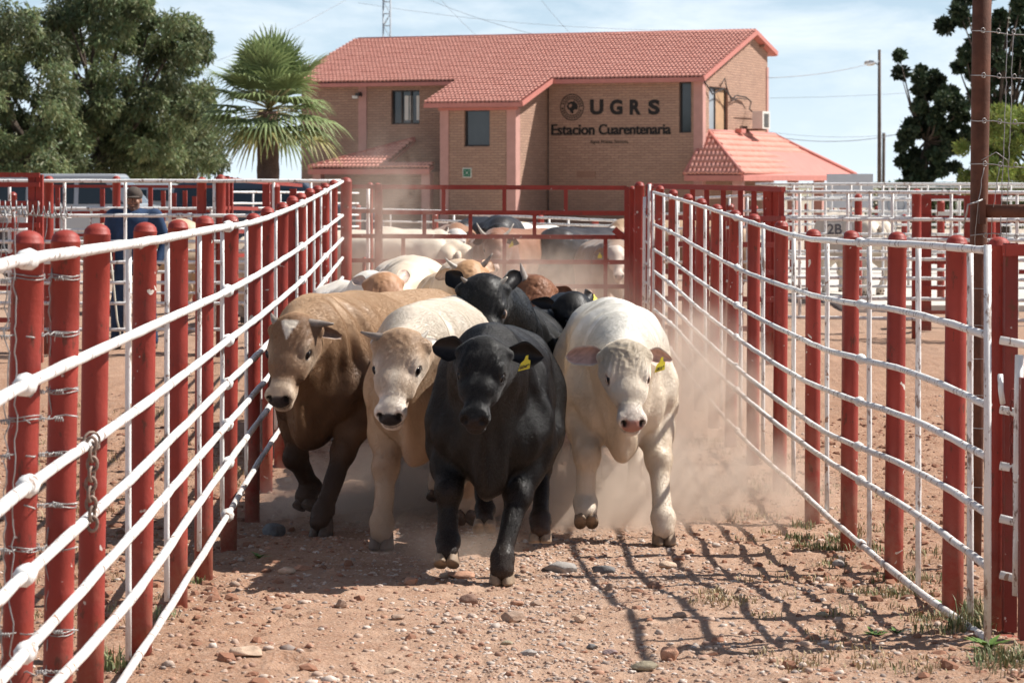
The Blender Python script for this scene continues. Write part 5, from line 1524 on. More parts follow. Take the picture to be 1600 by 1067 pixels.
class SDF:
    def __init__(s, lo, hi, h):
        s.lo = np.array(lo, np.float32); s.h = h
        s.n = np.ceil((np.array(hi) - s.lo) / h).astype(int) + 1
        s.g = np.full(tuple(s.n), .15, np.float32)
    def _sub(s, lo, hi):
        a = np.clip(np.floor((np.array(lo) - s.lo) / s.h).astype(int), 0, s.n - 1)
        b = np.clip(np.ceil((np.array(hi) - s.lo) / s.h).astype(int) + 1, 1, s.n)
        ax = [s.lo[i] + s.h * np.arange(a[i], b[i], dtype=np.float32) for i in range(3)]
        return tuple(slice(a[i], b[i]) for i in range(3)), ax[0][:, None, None], ax[1][None, :, None], ax[2][None, None, :]
    def _mix(s, sl, d, k, sub):
        g = s.g[sl]
        if sub:
            d = -d
            hh = np.maximum(k - np.abs(g - d), 0) / k
            s.g[sl] = np.maximum(g, d) + hh * hh * k * .25
        else:
            hh = np.maximum(k - np.abs(g - d), 0) / k
            s.g[sl] = np.minimum(g, d) - hh * hh * k * .25
    def ell(s, c, r, R=None, k=.05, sub=False):
        m = max(r) + (.12 if not sub else .03)
        if min(r) <= 0: return
        c = np.array(c, float)
        sl, X, Y, Z = s._sub(c - m, c + m)
        dx, dy, dz = X - c[0], Y - c[1], Z - c[2]
        if R is not None:
            R = np.array(R, float)        # rows = axes
            a = dx * R[0, 0] + dy * R[0, 1] + dz * R[0, 2]
            b = dx * R[1, 0] + dy * R[1, 1] + dz * R[1, 2]
            e = dx * R[2, 0] + dy * R[2, 1] + dz * R[2, 2]
        else: a, b, e = dx, dy, dz
        a, b, e = a / r[0], b / r[1], e / r[2]
        k0 = np.sqrt(a * a + b * b + e * e) + 1e-6
        k1 = np.sqrt((a / r[0]) ** 2 + (b / r[1]) ** 2 + (e / r[2]) ** 2) + 1e-6
        s._mix(sl, (k0 * (k0 - 1) / k1).astype(np.float32), k, sub)
    def cone(s, p0, p1, r0, r1, k=.05, flat=None, sub=False):
        """capsule with two radii; flat = (axis, factor) widens it along an axis"""
        p0, p1 = np.array(p0, float), np.array(p1, float)
        m = max(r0, r1) * (flat[1] if flat and flat[1] > 1 else 1) + .12
        sl, X, Y, Z = s._sub(np.minimum(p0, p1) - m, np.maximum(p0, p1) + m)
        dx, dy, dz = X - p0[0], Y - p0[1], Z - p0[2]
        v = p1 - p0
        if flat:
            ax, f = np.array(flat[0], float), flat[1]; ax = ax / np.linalg.norm(ax)
            q = (dx * ax[0] + dy * ax[1] + dz * ax[2]) * (1 / f - 1)
            dx, dy, dz = dx + q * ax[0], dy + q * ax[1], dz + q * ax[2]
            v = v + ax * (v @ ax) * (1 / f - 1)
        t = np.clip((dx * v[0] + dy * v[1] + dz * v[2]) / (v @ v + 1e-9), 0, 1)
        d = np.sqrt((dx - v[0] * t) ** 2 + (dy - v[1] * t) ** 2 + (dz - v[2] * t) ** 2) - (r0 + (r1 - r0) * t)
        s._mix(sl, d.astype(np.float32), k, sub)
    def mesh(s):
        gr = openvdb.FloatGrid(background=.15); gr.copyFromArray(s.g)
        P, Q = gr.convertToQuads(0.0)
        return P * s.h + s.lo, Q[:, ::-1].astype(np.int32)

def ik(A, B, L1, L2, hint):
    """middle joint between A and B bending towards hint"""
    A, B = Vector(A), Vector(B); d = B - A; L = min(d.length, (L1 + L2) * .999); d.normalize()
    x = (L1 * L1 - L2 * L2 + L * L) / (2 * L); hgt = math.sqrt(max(L1 * L1 - x * x, 0))
    n = Vector(hint) - d * Vector(hint).dot(d); n.normalize()
    return A + d * x + n * hgt

# hide material: colour comes from the coat itself, fine hair in the bump
def hidemat(name, hair=.35, rough=.55, sheen=.15, fleck=.05, spec=.35, curl=False):
    m, t, p = newmat(name)
    a = nn(t, 'Attribute', attribute_name='Col')
    v = coords(t, 'Object')
    m1 = nn(t, 'Mapping'); m1.inputs['Scale'].default_value = (1, .6, .22); t.links.new(v, m1.inputs[0])
    st = noise_t(t, m1.outputs[0], 190, 3, .6, .3)
    md = noise_t(t, v, 11, 5, .6)
    c = mixc(t, ramp(t, st, [(.3, fleck), (.6, 0.)]), a.outputs['Color'], (.0, .0, .0))
    c = mixc(t, ramp(t, md, [(.35, fleck * 1.2), (.65, 0.)]), c, mixc(t, 1., c, (.55, .38, .28), 'MULTIPLY'))
    t.links.new(c, p.inputs['Base Color'])
    t.links.new(ramp(t, md, [(.3, rough - .08), (.7, rough + .12)]), p.inputs['Roughness'])
    p.inputs['Specular IOR Level'].default_value = spec
    p.inputs['Sheen Weight'].default_value = sheen; p.inputs['Sheen Roughness'].default_value = .4
    b1 = bump(t, None, md, .35, .012)
    b2 = bump(t, None, noise_t(t, v, 38, 4, .6, .8), .14, .004, b1)
    bump(t, p, st, hair * .6, .0025, b2)
    return m
M['hide'] = hidemat('cattle_hide')
M['hideblack'] = hidemat('black_hide', .8, .45, .0, .05, .26)
M['eye'] = simple('cattle_eye', (.006, .004, .004), .04, .1, 30, 0, .001, spec=.8, which='Object')
M['horn'] = simple('horn', (.22, .18, .15), .5, .35, 30, .5, .002, which='Object')
M['hornpale'] = simple('pale_horn', (.42, .37, .31), .5, .25, 30, .4, .002, which='Object')
M['hoof'] = simple('hoof', (.12, .085, .065), .65, .4, 22, .5, .003, which='Object')
M['hooftan'] = simple('tan_hoof', (.25, .175, .115), .6, .35, 22, .5, .003, which='Object')
M['eartag'] = simple('yellow_tag', (.72, .60, .04), .45, .08, 20, 0, .001, which='Object')
M['tagink'] = simple('tag_ink', (.05, .04, .03), .7, .1, 20, 0, .001, which='Object')

def sst(x, a, b):
    t = np.clip((x - a) / (b - a), 0, 1); return t * t * (3 - 2 * t)

def fur(root, P, Q, nrm, C, inhead, keep, u, Vw, foot, S, n, seed):
    """short coat: fine hairs lying back along the body"""
    r = np.random.default_rng(900 + seed)
    e1 = P[Q[:, 1]] - P[Q[:, 0]]; e2 = P[Q[:, 3]] - P[Q[:, 0]]; ar = np.linalg.norm(np.cross(e1, e2), axis=1)
    wgt = ar * np.where(inhead[Q[:, 0]], 2.2, 1.0) * np.where(P[Q[:, 0], 1] < .55, 1.6, .6)
    f = r.choice(len(Q), n, p=wgt / wgt.sum()); a, b = r.random((n, 1)), r.random((n, 1))
    R0 = P[Q[f, 0]] * (1 - a) * (1 - b) + P[Q[f, 1]] * a * (1 - b) + P[Q[f, 2]] * a * b + P[Q[f, 3]] * (1 - a) * b
    N0 = nrm[Q[f, 0]]; ih = inhead[Q[f, 0]]; okk = np.where(keep[Q[f, 0]], 1.0, .05)
    flow = np.tile(np.array([0, .75, -.66]), (n, 1)); flow[ih] = -u * .6 + np.array([0, .1, -.3]); flow += r.normal(size=(n, 3)) * .12
    wv = fbm3(R0, 6, 2, seed + 40)[:, None] - .5; flow += wv * np.array([.7, .2, .4])
    flow -= N0 * (flow * N0).sum(1)[:, None]; flow /= np.linalg.norm(flow, axis=1)[:, None] + 1e-6
    L = (.010 + .006 * r.random((n, 1))) * np.where(ih[:, None], .55, 1.0) * okk[:, None]
    L = L * np.where((P[Q[f, 0], 2] < .35)[:, None], .6, 1)
    p1 = R0 + (flow * .97 + N0 * .18) * L * .5; p2 = R0 + (flow * 1.0 + N0 * .11) * L
    pts = np.stack([R0 - N0 * .0005, p1 + N0 * .0012, p2 + N0 * .0014], 1)
    W_ = (Vw(pts.reshape(-1, 3))).astype(np.float32)
    hc = bpy.data.hair_curves.new('coat_hair'); hc.add_curves([3] * n)
    hc.points.foreach_set('position', W_.ravel())
    rad = np.tile(np.array([.00042, .00036, .0001], np.float32), n); hc.points.foreach_set('radius', rad)
    ca = hc.attributes.new('Col', 'FLOAT_COLOR', 'CURVE'); cc = np.ones((n, 4), np.float32); cc[:, :3] = C[Q[f, 0]] * r.uniform(.93, 1.06, (n, 1)); ca.data.foreach_set('color', np.clip(cc, 0, 1).ravel())
    o = bpy.data.objects.new('coat_hair', hc); COL.objects.link(o); o.parent = root; hc.materials.append(M['furblack'] if C.mean() < .05 else M['fur'])
    o['kind'] = 'stuff'
def furmat(name, rough, spec):
    m, t, p = newmat(name); a = nn(t, 'Attribute', attribute_name='Col'); t.links.new(a.outputs['Color'], p.inputs['Base Color'])
    p.inputs['Roughness'].default_value = rough; p.inputs['Specular IOR Level'].default_value = spec; return m
M['fur'] = furmat('short_fur', .6, .2); M['furblack'] = furmat('short_black_fur', .34, .55)

def bull(name, label, cat, foot, yaw, S, head, hooves=None, coat=None, h=.0095, group='young bulls running down the lane', horns=None, ears=None, detail=True, build=1.0, tag_no=None, seed=0, tongue=False, body_mat='hide', hairs=0, lean=0.0, body_lift=0.0):
    """foot: world point on the ground under the shoulders. head: dict(at=world point of the poll, pitch, yaw, roll, size)"""
    foot = Vector(foot); cy_, sy_ = math.cos(yaw), math.sin(yaw)
    def to_l(p): p = (Vector(p) - foot) / S; return Vector((p.x * cy_ + p.y * sy_, -p.x * sy_ + p.y * cy_, p.z))
    def Vw(P): P = np.asarray(P) * S; return np.stack([P[..., 0] * cy_ - P[..., 1] * sy_, P[..., 0] * sy_ + P[..., 1] * cy_, P[..., 2]], -1)
    root = thing(name, foot, label, cat, group)
    rr = random.Random(seed)
    co = dict(base=(.5, .4, .3), dark=None, nose=(.05, .04, .04), muzzle=None, rim=(.03, .02, .02), inner=(.3, .2, .16), top=None, belly=None, legs=None, star=None, forehead=None, face=None, patches=None)
    co.update(coat or {})
    # ---- head frame
    H = to_l(head['at']); hs = head.get('size', 1.0)
    a = math.radians(head.get('pitch', 40)); hy = math.radians(head.get('yaw', 0)) - 0; ro = math.radians(head.get('roll', 0))
    Rh = Matrix.Rotation(-yaw, 3, 'Z') @ Matrix.Rotation(hy, 3, 'Z')
    u = Rh @ Matrix.Rotation(ro, 3, 'Y') @ Vector((0, -math.sin(a), -math.cos(a)))
    w_ = Rh @ Matrix.Rotation(ro, 3, 'Y') @ Vector((0, -math.cos(a), math.sin(a)))
    v_ = Rh @ Matrix.Rotation(ro, 3, 'Y') @ Vector((1, 0, 0))
    R3 = np.array([u, v_, w_])
    def HD(uu, vv, ww): return H + (u * uu + v_ * vv + w_ * ww) * hs
    lift = body_lift
    hv = hooves or [(-.17, -.02, 0), (.17, .12, 0), (-.17, 1.15, 0), (.17, 1.3, 0)]
    hv2 = []
    for q in hv:
        q = list(q)
        if q[2] == 0:
            x_ = foot.x + (q[0] * cy_ - q[1] * sy_) * S; y_ = foot.y + (q[0] * sy_ + q[1] * cy_) * S
            q[2] = (float(gfull(x_, y_)) + .006 - foot.z) / S
        hv2.append(tuple(q))
    hv = hv2
    lo = np.array([-.62, -.75, -.08]); hi = np.array([.62, 1.72, 1.45])
    lo = np.minimum(lo, np.array(HD(.55, 0, -.1)) - .2); hi = np.maximum(hi, np.array(H) + .25)
    for q in hv: lo = np.minimum(lo, np.array(q[:3]) - .15); hi = np.maximum(hi, np.array(q[:3]) + .15)
    s = SDF(lo, hi, h)
    b = build; z0 = lift
    # trunk
    s.ell((0, .52, .845 + z0), (.298 * b, .62, .31))
    s.ell((0, .68, .72 + z0), (.25 * b, .48, .21), k=.08)
    for sd_ in (-1, 1):
        s.ell((sd_ * .165 * b, .06, .84 + z0), (.135 * b, .24, .31), k=.07)          # shoulder blade
        s.ell((sd_ * .165 * b, -.09, .715 + z0), (.108 * b, .16, .16), k=.06)         # point of shoulder
        s.ell((sd_ * .120 * b, 1.26, .90 + z0), (.170 * b, .30, .25), k=.10)                  # rump
        s.ell((sd_ * .185 * b, 1.28, .72 + z0), (.125 * b, .24, .28), k=.07)                 # thigh
        s.ell((sd_ * .115 * b, .50, 1.04 + z0), (.11 * b, .5, .10), k=.10)              # back muscle
    s.ell((0, -.12, .725 + z0), (.165 * b, .23, .235), k=.07)
    s.ell((0, -.17, .555 + z0), (.090 * b, .19, .14), k=.06)                         # brisket
    s.ell((0, .10, 1.08 + z0), (.14 * b, .34, .12), k=.12)                          # withers
    s.ell((0, .95, .93 + z0), (.25 * b, .42, .23), k=.10)
    s.cone((0, .3, 1.13 + z0), (0, 1.3, 1.12 + z0), .045, .05, k=.14)
    for sd_ in (-1, 1):
        s.ell((sd_ * .185 * b, .98, 1.01 + z0), (.05, .08, .04), k=.07)               # hook bone
        s.ell((sd_ * .31 * b, .86, .80 + z0), (.05, .12, .14), k=.05, sub=True)       # flank hollow
        s.cone((sd_ * .225 * b, .0, 1.02 + z0), (sd_ * .255 * b, -.10, .74 + z0), .035, .05, k=.05)   # edge of the shoulder blade
        s.cone((sd_ * .125 * b, -.30, .62 + z0), (sd_ * .115 * b, -.24, .45 + z0), .02, .025, k=.03, sub=True)   # groove between breast and forearm
    # neck
    n0 = np.array((0, .02, .94 + z0)); hh_ = np.array(HD(.05, 0, -.13)); nm = (n0 + hh_) / 2 + np.array([0, 0, .035])
    s.cone(n0, nm, .25 * b, .205 * b, k=.12, flat=((1, 0, 0), .82)); s.cone(nm, hh_, .200 * b, .140 * hs, k=.10, flat=((1, 0, 0), .9))
    th0 = np.array(HD(.17, 0, -.20)); s.cone((0, -.14, .72 + z0), th0, .19 * b, .075 * hs, k=.12, flat=((1, 0, 0), .75))
    s.cone((0, -.30, .50 + z0), np.array(HD(.16, 0, -.24)), .055, .035, k=.10, flat=((1, 0, 0), .5))     # dewlap
    if detail:                                                                        # sheath
        s.cone((0, .75, .47 + z0), (0, .95, .45 + z0), .05, .04, k=.07)
    # ---- head
    def E(c, r, k=.03, sub=False): s.ell(np.array(HD(*c)), tuple(x * hs for x in r), R3, k, sub)
    def Cn(c0, c1, r0, r1, k=.04, flat=None, sub=False):
        s.cone(np.array(HD(*c0)), np.array(HD(*c1)), r0 * hs, r1 * hs, k, flat, sub)
    vv = tuple(v_)
    E((.09, 0, -.085), (.135, .118, .095), .05)
    E((.005, 0, -.07), (.055, .085, .065), .05)
    Cn((.10, 0, -.068), (.27, 0, -.062), .066, .058, .04, (vv, 1.5))
    Cn((.26, 0, -.066), (.41, 0, -.064), .058, .050, .035, (vv, 1.28))
    E((.445, 0, -.075), (.062, .078, .056), .035)                 # muzzle
    E((.475, 0, -.062), (.030, .062, .042), .02)                  # nose pad
    Cn((.38, 0, -.140), (.470, 0, -.130), .040, .038, .014, (vv, 1.5))      # lower lip
    Cn((.13, 0, -.17), (.38, 0, -.125), .075, .046, .05, (vv, .9))          # jaw
    for q in (-1, 1):
        Cn((.10, q * .075, -.145), (.27, q * .052, -.115), .070, .045, .05)      # cheek
        E((.155, q * .098, -.050), (.050, .028, .036), .03)                     # brow
        Cn((.215, q * .092, -.080), (.31, q * .058, -.085), .022, .014, .03)     # cheekbone ridge
        E((.188, q * .120, -.066), (.027, .022, .020), .012, True)              # eye socket
        E((.452, q * .060, -.050), (.035, .022, .028), .02)                      # nostril wing
        E((.486, q * .048, -.036), (.028, .017, .018), .008, True)
        E((.482, q * .062, -.050), (.018, .012, .020), .008, True)
        Cn((-.00, q * .085, -.085), (.015, q * .135, -.095), .042, .032, .035)       # ear root
    if detail: Cn((.435, -.058, -.108), (.435, .058, -.108), .004, .004, .008, None, True); Cn((.478, -.04, -.112), (.478, .04, -.112), .006, .006, .008, None, True)
    # ---- legs
    feet = []
    for i, q in enumerate(hv):
        q = Vector(q[:3]) if len(q) == 3 else Vector(q[:3]); sd_ = -1 if i % 2 == 0 else 1; front = i < 2
        tilt = (hooves[i][3] if hooves and len(hooves[i]) > 3 else 0)            # pastern swing when lifted
        pd = Vector((0, math.sin(tilt), math.cos(tilt)))                   # from hoof up to the fetlock
        fet = q + pd * .125 + Vector((0, .02, 0))
        if front:
            A = Vector((sd_ * .200 * b, .03, .66 + z0)); K = ik(A, fet, .31, .25, (0, -1, .1))
            s.cone((sd_ * .185 * b, -.02, .78 + z0), A, .132, .120, .055); s.cone(A, A.lerp(K, .45), .116, .090, .04); s.cone(A.lerp(K, .45), K, .090, .058, .045)
            s.ell(tuple(K), (.060, .066, .072), k=.03); s.ell(tuple(K + Vector((sd_ * .02, -.05, .0))), (.03, .025, .05), k=.03)
            s.cone(K, fet, .050, .044, .03)
        else:
            A = Vector((sd_ * .195 * b, 1.08, .62 + z0)); K = ik(A, fet, .36, .36, (0, 1, .05))
            s.cone((sd_ * .165 * b, 1.22, .82 + z0), A, .165, .125, .08); s.cone(A, K, .118, .055, .06)
            s.ell(tuple(K + Vector((0, .015, .01))), (.050, .066, .066), k=.035); s.cone(K + Vector((0, .05, .03)), K + Vector((0, .03, .12)), .02, .012, .05)
            s.cone(K, fet, .047, .043, .03)
        s.ell(tuple(fet), (.052, .055, .044), k=.03)
        cor = q + pd * .062
        s.cone(fet, cor + Vector((0, -.010, .012)), .046, .053, .03)
        feet.append((q, pd, K, fet))
    P, Q = s.mesh()
    # loose skin: folds on the neck, soft muscle relief
    nrm = np.zeros_like(P)
    fn = np.cross(P[Q[:, 1]] - P[Q[:, 0]], P[Q[:, 2]] - P[Q[:, 0]])
    for k in range(4): np.add.at(nrm, Q[:, k], fn)
    nrm /= np.linalg.norm(nrm, axis=1)[:, None] + 1e-9
    c_ = P[Q].mean(1)
    if (((c_ - np.array([0, .5, .8])) * fn).sum(1)).mean() < 0: Q = Q[:, ::-1]; nrm = -nrm
    hc = (P - np.array(H)) @ R3.T / hs
    hu, hvv, hw = hc[:, 0], hc[:, 1], hc[:, 2]
    inhead = (np.abs(hvv) < .19) & (hu > -.06) & (hu < .58) & (hw > -.26) & (hw < .12)
    seg = (P[:, 1] < .35) & (~inhead)
    neck = np.exp(-((P[:, 1] + .12) / .22) ** 2) * sst(P[:, 2], .45, .6) * (~inhead)
    d = .022 * (fbm3(P, 5.0, 2, seed) - .5) + .0045 * (fbm3(P, 17, 2, seed + 3) - .5)
    if detail:
        ph = P[:, 1] * 46 + P[:, 2] * 9 + 9 * fbm3(P, 2.3, 2, seed + 5)
        sh_ = P[:, 1] - (.02 - .30 * (P[:, 2] - .75))
        d -= .011 * np.exp(-((sh_ + .13) / .035) ** 2) * sst(np.abs(P[:, 0]), .10, .16) * sst(P[:, 2], .6, .7) * (~inhead)
        d += .0035 * np.sin(P[:, 1] * 62 + P[:, 2] * 10) * sst(P[:, 1], .32, .42) * (1 - sst(P[:, 1], .80, .92)) * sst(np.abs(P[:, 0]), .18, .26)
        d += neck * .0080 * np.sin(ph) * sst(np.abs(P[:, 0]), .03, .12)
        fold = P[:, 0] * 60 + 8 * fbm3(P, 3., 2, seed + 9)
        d += .010 * np.sin(fold) * np.exp(-((P[:, 1] + .3) / .14) ** 2) * np.exp(-((P[:, 2] - .6) / .16) ** 2) * (~inhead)
        cu = np.exp(-((hu - .06) / .09) ** 2) * np.exp(-(hvv / .08) ** 2) * inhead * sst(hw, -.08, -.01)
        d += cu * (co.get('curl', .3)) * .013 * (fbm3(P, 55, 2, seed + 11) - .5)
        # wrinkles over the brow and down the nose
        wr = inhead * np.exp(-((hu - .14) / .08) ** 2) * sst(hw, -.09, -.03) * sst(np.abs(hvv), .02, .05)
        d += wr * .0026 * np.sin(hvv * 190 + hu * 60 + 5 * fbm3(P, 9, 2, seed + 12))
    d *= (1 - .75 * inhead * (hu > .36))
    P = P + nrm * d[:, None]
    # ---- coat colours
    n1_ = fbm3(P, 3.0, 3, seed + 20)[:, None]; n2_ = fbm3(P, 14, 2, seed + 21)[:, None]
    C = np.array(co['base'])[None] * (.86 + .28 * n1_)
    def blend(C, m_, col): return C * (1 - m_[:, None]) + np.array(col)[None] * m_[:, None]
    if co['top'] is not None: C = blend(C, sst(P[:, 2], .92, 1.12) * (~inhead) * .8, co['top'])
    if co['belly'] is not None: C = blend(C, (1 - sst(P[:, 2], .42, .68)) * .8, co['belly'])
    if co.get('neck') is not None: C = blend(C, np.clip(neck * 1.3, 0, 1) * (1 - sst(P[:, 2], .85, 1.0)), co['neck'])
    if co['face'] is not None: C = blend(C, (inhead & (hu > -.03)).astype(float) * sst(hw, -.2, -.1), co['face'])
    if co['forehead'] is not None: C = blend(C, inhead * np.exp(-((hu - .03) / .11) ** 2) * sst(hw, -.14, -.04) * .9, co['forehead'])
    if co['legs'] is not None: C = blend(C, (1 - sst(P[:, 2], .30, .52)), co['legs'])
    if co['patches'] is not None:
        for (pc, pr, col) in co['patches']:
            dd = np.linalg.norm((P - np.array(pc)) / np.array(pr), axis=1) + .35 * (n1_[:, 0] - .5)
            C = blend(C, 1 - sst(dd, .92, 1.0), col)
    if co['muzzle'] is not None:
        C = blend(C, inhead * sst(hu + .25 * (n2_[:, 0] - .5) * .3, .33, .41), co['muzzle'])
        C = blend(C, inhead * np.exp(-(((hu - .19) / .055) ** 2 + ((np.abs(hvv) - .115) / .04) ** 2)) * .55, co['muzzle'])
    if co['star'] is not None:
        k_ = sst(.065 * (1 - (hu - .0) / .15) + .02 * (n2_[:, 0] - .5) - np.abs(hvv), 0, .012) * sst(hu, .005, .02) * (1 - sst(hu, .12, .145)) * inhead * (hw > -.07)
        C = blend(C, k_, co['star'])
    if co.get('bridge') is not None:
        C = blend(C, inhead * np.exp(-(hvv / .035) ** 2) * sst(hu, .16, .24) * (hw > -.06) * .8, co['bridge'])
    pad = inhead * (1 - sst(np.sqrt(((hu - .492) / .052) ** 2 + (hvv / .068) ** 2 + ((hw + .058) / .045) ** 2), .92, 1.06))
    C = blend(C, pad, co['nose'])
    for q in (-1, 1):
        nd = np.sqrt(((hu - .480) / .030) ** 2 + ((hvv - q * .054) / .021) ** 2 + ((hw + .044) / .024) ** 2)
        C = blend(C, inhead * (1 - sst(nd, .65, 1.05)), (.006, .004, .004))
        ed = np.sqrt(((hu - .188) / .038) ** 2 + ((hvv - q * .114) / .038) ** 2 + ((hw + .062) / .028) ** 2)
        C = blend(C, inhead * (1 - sst(ed, .75, 1.1)) * .95, co['rim'])
    ml = inhead * np.exp(-((hw + .109) / .005) ** 2) * sst(hu, .39, .42)
    C = blend(C, ml * .8, (.03, .015, .012))
    C = blend(C, (1 - sst(P[:, 2], .05, .30)) * .35 * n1_[:, 0], (.28, .16, .10))          # dust on the feet
    for (q, pd, K, fet) in feet[:2]:
        kd = np.linalg.norm((P - np.array(K + Vector((0, -.05, -.01)))) / np.array([.045, .04, .05]), axis=1)
        C = blend(C, (1 - sst(kd, .2, 1.2)) * .10, (.20, .12, .09))
    C = np.clip(C * (.93 + .14 * n2_), 0, 1)
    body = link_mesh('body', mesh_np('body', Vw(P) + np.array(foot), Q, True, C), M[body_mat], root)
    keep = np.ones(len(P), bool)
    for q in (-1, 1): keep &= ~(inhead & (np.sqrt(((hu - .188) / .040) ** 2 + ((hvv - q * .118) / .045) ** 2 + ((hw + .062) / .034) ** 2) < 1.1))
    keep &= ~(pad > .3)
    if hairs:
        fur(root, P, Q, nrm, C, inhead, keep, np.array(u), Vw, np.array(foot), S, hairs, seed)
    def W(p): q = Vw(np.array(p)); return foot + Vector(q)
    # ---- eyes
    if head.get('eyes', True):
        for q in (-1, 1):
            e = W(HD(.186, q * .1025, -.060)); ro_ = .0285 * S * hs
            MB().ball(e, ro_, 14, 9).build('eye', M['eye'], root)
            # heavy upper lid
            pts = []
            for k in range(9):
                t_ = -1 + 2 * k / 8
                pts.append(W(HD(.186 + .027 * t_, q * (.1075 + .021 * math.sqrt(max(0, 1 - t_ * t_ * .75))), -.064 + .016 * (1 - t_ * t_) + .002)))
            MB().tube(pts, [.004 * S * hs * (1 - .5 * abs(-1 + k / 4)) + .0012 for k in range(9)], 6).build('eyelid', M['lid' + ('d' if sum(co['rim']) < .2 else 'p')], root)
    # ---- ears
    eo = dict(L=.205, Wd=.060, up=.15, back=.25, droop=.0, face=.0)
    eo.update((ears or {}).get('all', {}))
    for q in (-1, 1):
        e = dict(eo); e.update((ears or {}).get(q, {}))
        if e.get('none'): continue
        root_p = HD(.010, q * .125, -.095)
        ax = (v_ * q * 1.0 + (-u) * e['up'] + (-w_) * e['back']).normalized()
        fc = (w_ * (1 - abs(e['face'])) + (u) * (.55) + v_ * q * e['face']).normalized()    # the ear's opening looks this way
        fc = (fc - ax * fc.dot(ax)).normalized(); bt = ax.cross(fc).normalized()
        nS, nT = 12, 8; P_, C2, F_ = [], [], []
        for side in (0, 1):
            for i in range(nS + 1):
                t_ = i / nS; wd = e['Wd'] * (math.sin(math.pi * min(1, (.13 + .87 * t_)) ** 1.12) ** .72 if t_ < 1 else 0) * hs
                if e.get('cut') and t_ > .85: wd = e['Wd'] * .4 * hs
                wd *= 1 + .10 * math.sin(t_ * 9 + q * 2 + seed); cen = root_p + ax * e['L'] * t_ * hs + Vector((0, 0, -(e['droop'] + .022) * t_ * t_)) * hs - fc * .035 * t_ * t_ * hs
                for j in range(nT + 1):
                    y = -1 + 2 * j / nT
                    cup = (.55 + .35 * (1 - t_)) * wd * (1 - y * y)
                    p = cen + bt * wd * y - fc * cup * (.9) - fc * (side * (.008 * (1 - abs(y)) + .0006)) * hs
                    P_.append(tuple(Vw(np.array(p)) + np.array(foot)))
                    cc = np.array(co['inner'] if (side == 0 and abs(y) < .80 and t_ < .93) else co.get('ear', co['base']))
                    if side == 0: cc = cc * (.8 + .4 * rr.random())
                    if co.get('eartip') is not None and t_ > .8: cc = np.array(co['eartip'])
                    C2.append(cc)
            o_ = side * (nS + 1) * (nT + 1)
            for i in range(nS):
                for j in range(nT):
                    k = o_ + i * (nT + 1) + j; f_ = (k, k + 1, k + nT + 2, k + nT + 1)
                    F_.append(f_ if (side == 0) == (q > 0) else f_[::-1])
        n_ = (nS + 1) * (nT + 1)
        for i in range(nS):
            for j in (0, nT):
                k = i * (nT + 1) + j; F_.append((k, k + nT + 1, k + nT + 1 + n_, k + n_))
        er = link_mesh('ear', mesh_np('ear', P_, F_, True, np.array(C2)), M[body_mat], root)
        if e.get('tag'):
            tc_ = root_p + ax * e['L'] * .52 * hs + bt * e['Wd'] * .25 * hs * (-1 if bt.z > 0 else 1) + fc * .012
            dn = Vector((0, 0, -1)); dn = (dn - fc * dn.dot(fc)).normalized(); sdv = fc.cross(dn).normalized()
            if (Rh @ Vector((1, 0, 0))).dot(sdv) < 0: sdv = -sdv
            ca = math.radians(14 if q > 0 else 0); dn, sdv = dn * math.cos(ca) - sdv * math.sin(-ca) * -1, sdv * math.cos(ca) - dn * math.sin(ca)
            prof = [(-.006, -.006), (.006, -.006), (.010, .016), (.024, .026), (.029, .066), (-.029, .066), (-.024, .026), (-.010, .016)]
            fr = [W(tc_ + sdv * x_ + dn * y_ + fc * .004) for x_, y_ in prof]; bk = [W(tc_ + sdv * x_ + dn * y_) for x_, y_ in prof]; n8 = len(prof)
            tg = MB().add(fr + bk, [tuple(range(n8)), tuple(range(2 * n8 - 1, n8 - 1, -1)), *[(k, n8 + k, n8 + (k + 1) % n8, (k + 1) % n8) for k in range(n8)]]).build('ear_tag', M['eartag'], er)
            MB().ball(W(tc_ + fc * .005), .006 * S, 8, 5).build('tag_button', M['eartag'], er) if False else None
            if e['tag'] is not True:
                X_ = (W(tc_ + sdv) - W(tc_)).normalized(); Y_ = -(W(tc_ + dn) - W(tc_)).normalized(); Z_ = X_.cross(Y_)
                pos_ = W(tc_ + dn * .058 + fc * .0065)
                me_ = text_mesh(e['tag'], .023, .0007)
                me_.transform(Matrix.Translation(pos_) @ Matrix((X_, Y_, Z_)).transposed().to_4x4())
                link_mesh('tag_number', me_, M['tagink'], er)
    # ---- horns
    for (q, L_, r_, dv, cv, mt) in (horns or []):
        p0 = HD(-.005, q * .085, -.055); d1 = (v_ * q * dv[0] - u * dv[1] + w_ * dv[2]).normalized(); d2 = (v_ * q * cv[0] - u * cv[1] + w_ * cv[2]).normalized()
        pts, rs = [], []
        for k in range(9):
            t_ = k / 8; pts.append(W(p0 + (d1 * t_ + d2 * t_ * t_) * L_ * hs)); rs.append(r_ * S * hs * (1 - t_ ** 1.6 * .85) + .0012)
        MB().tube(pts, rs, 12).build('horn', M[mt], root)
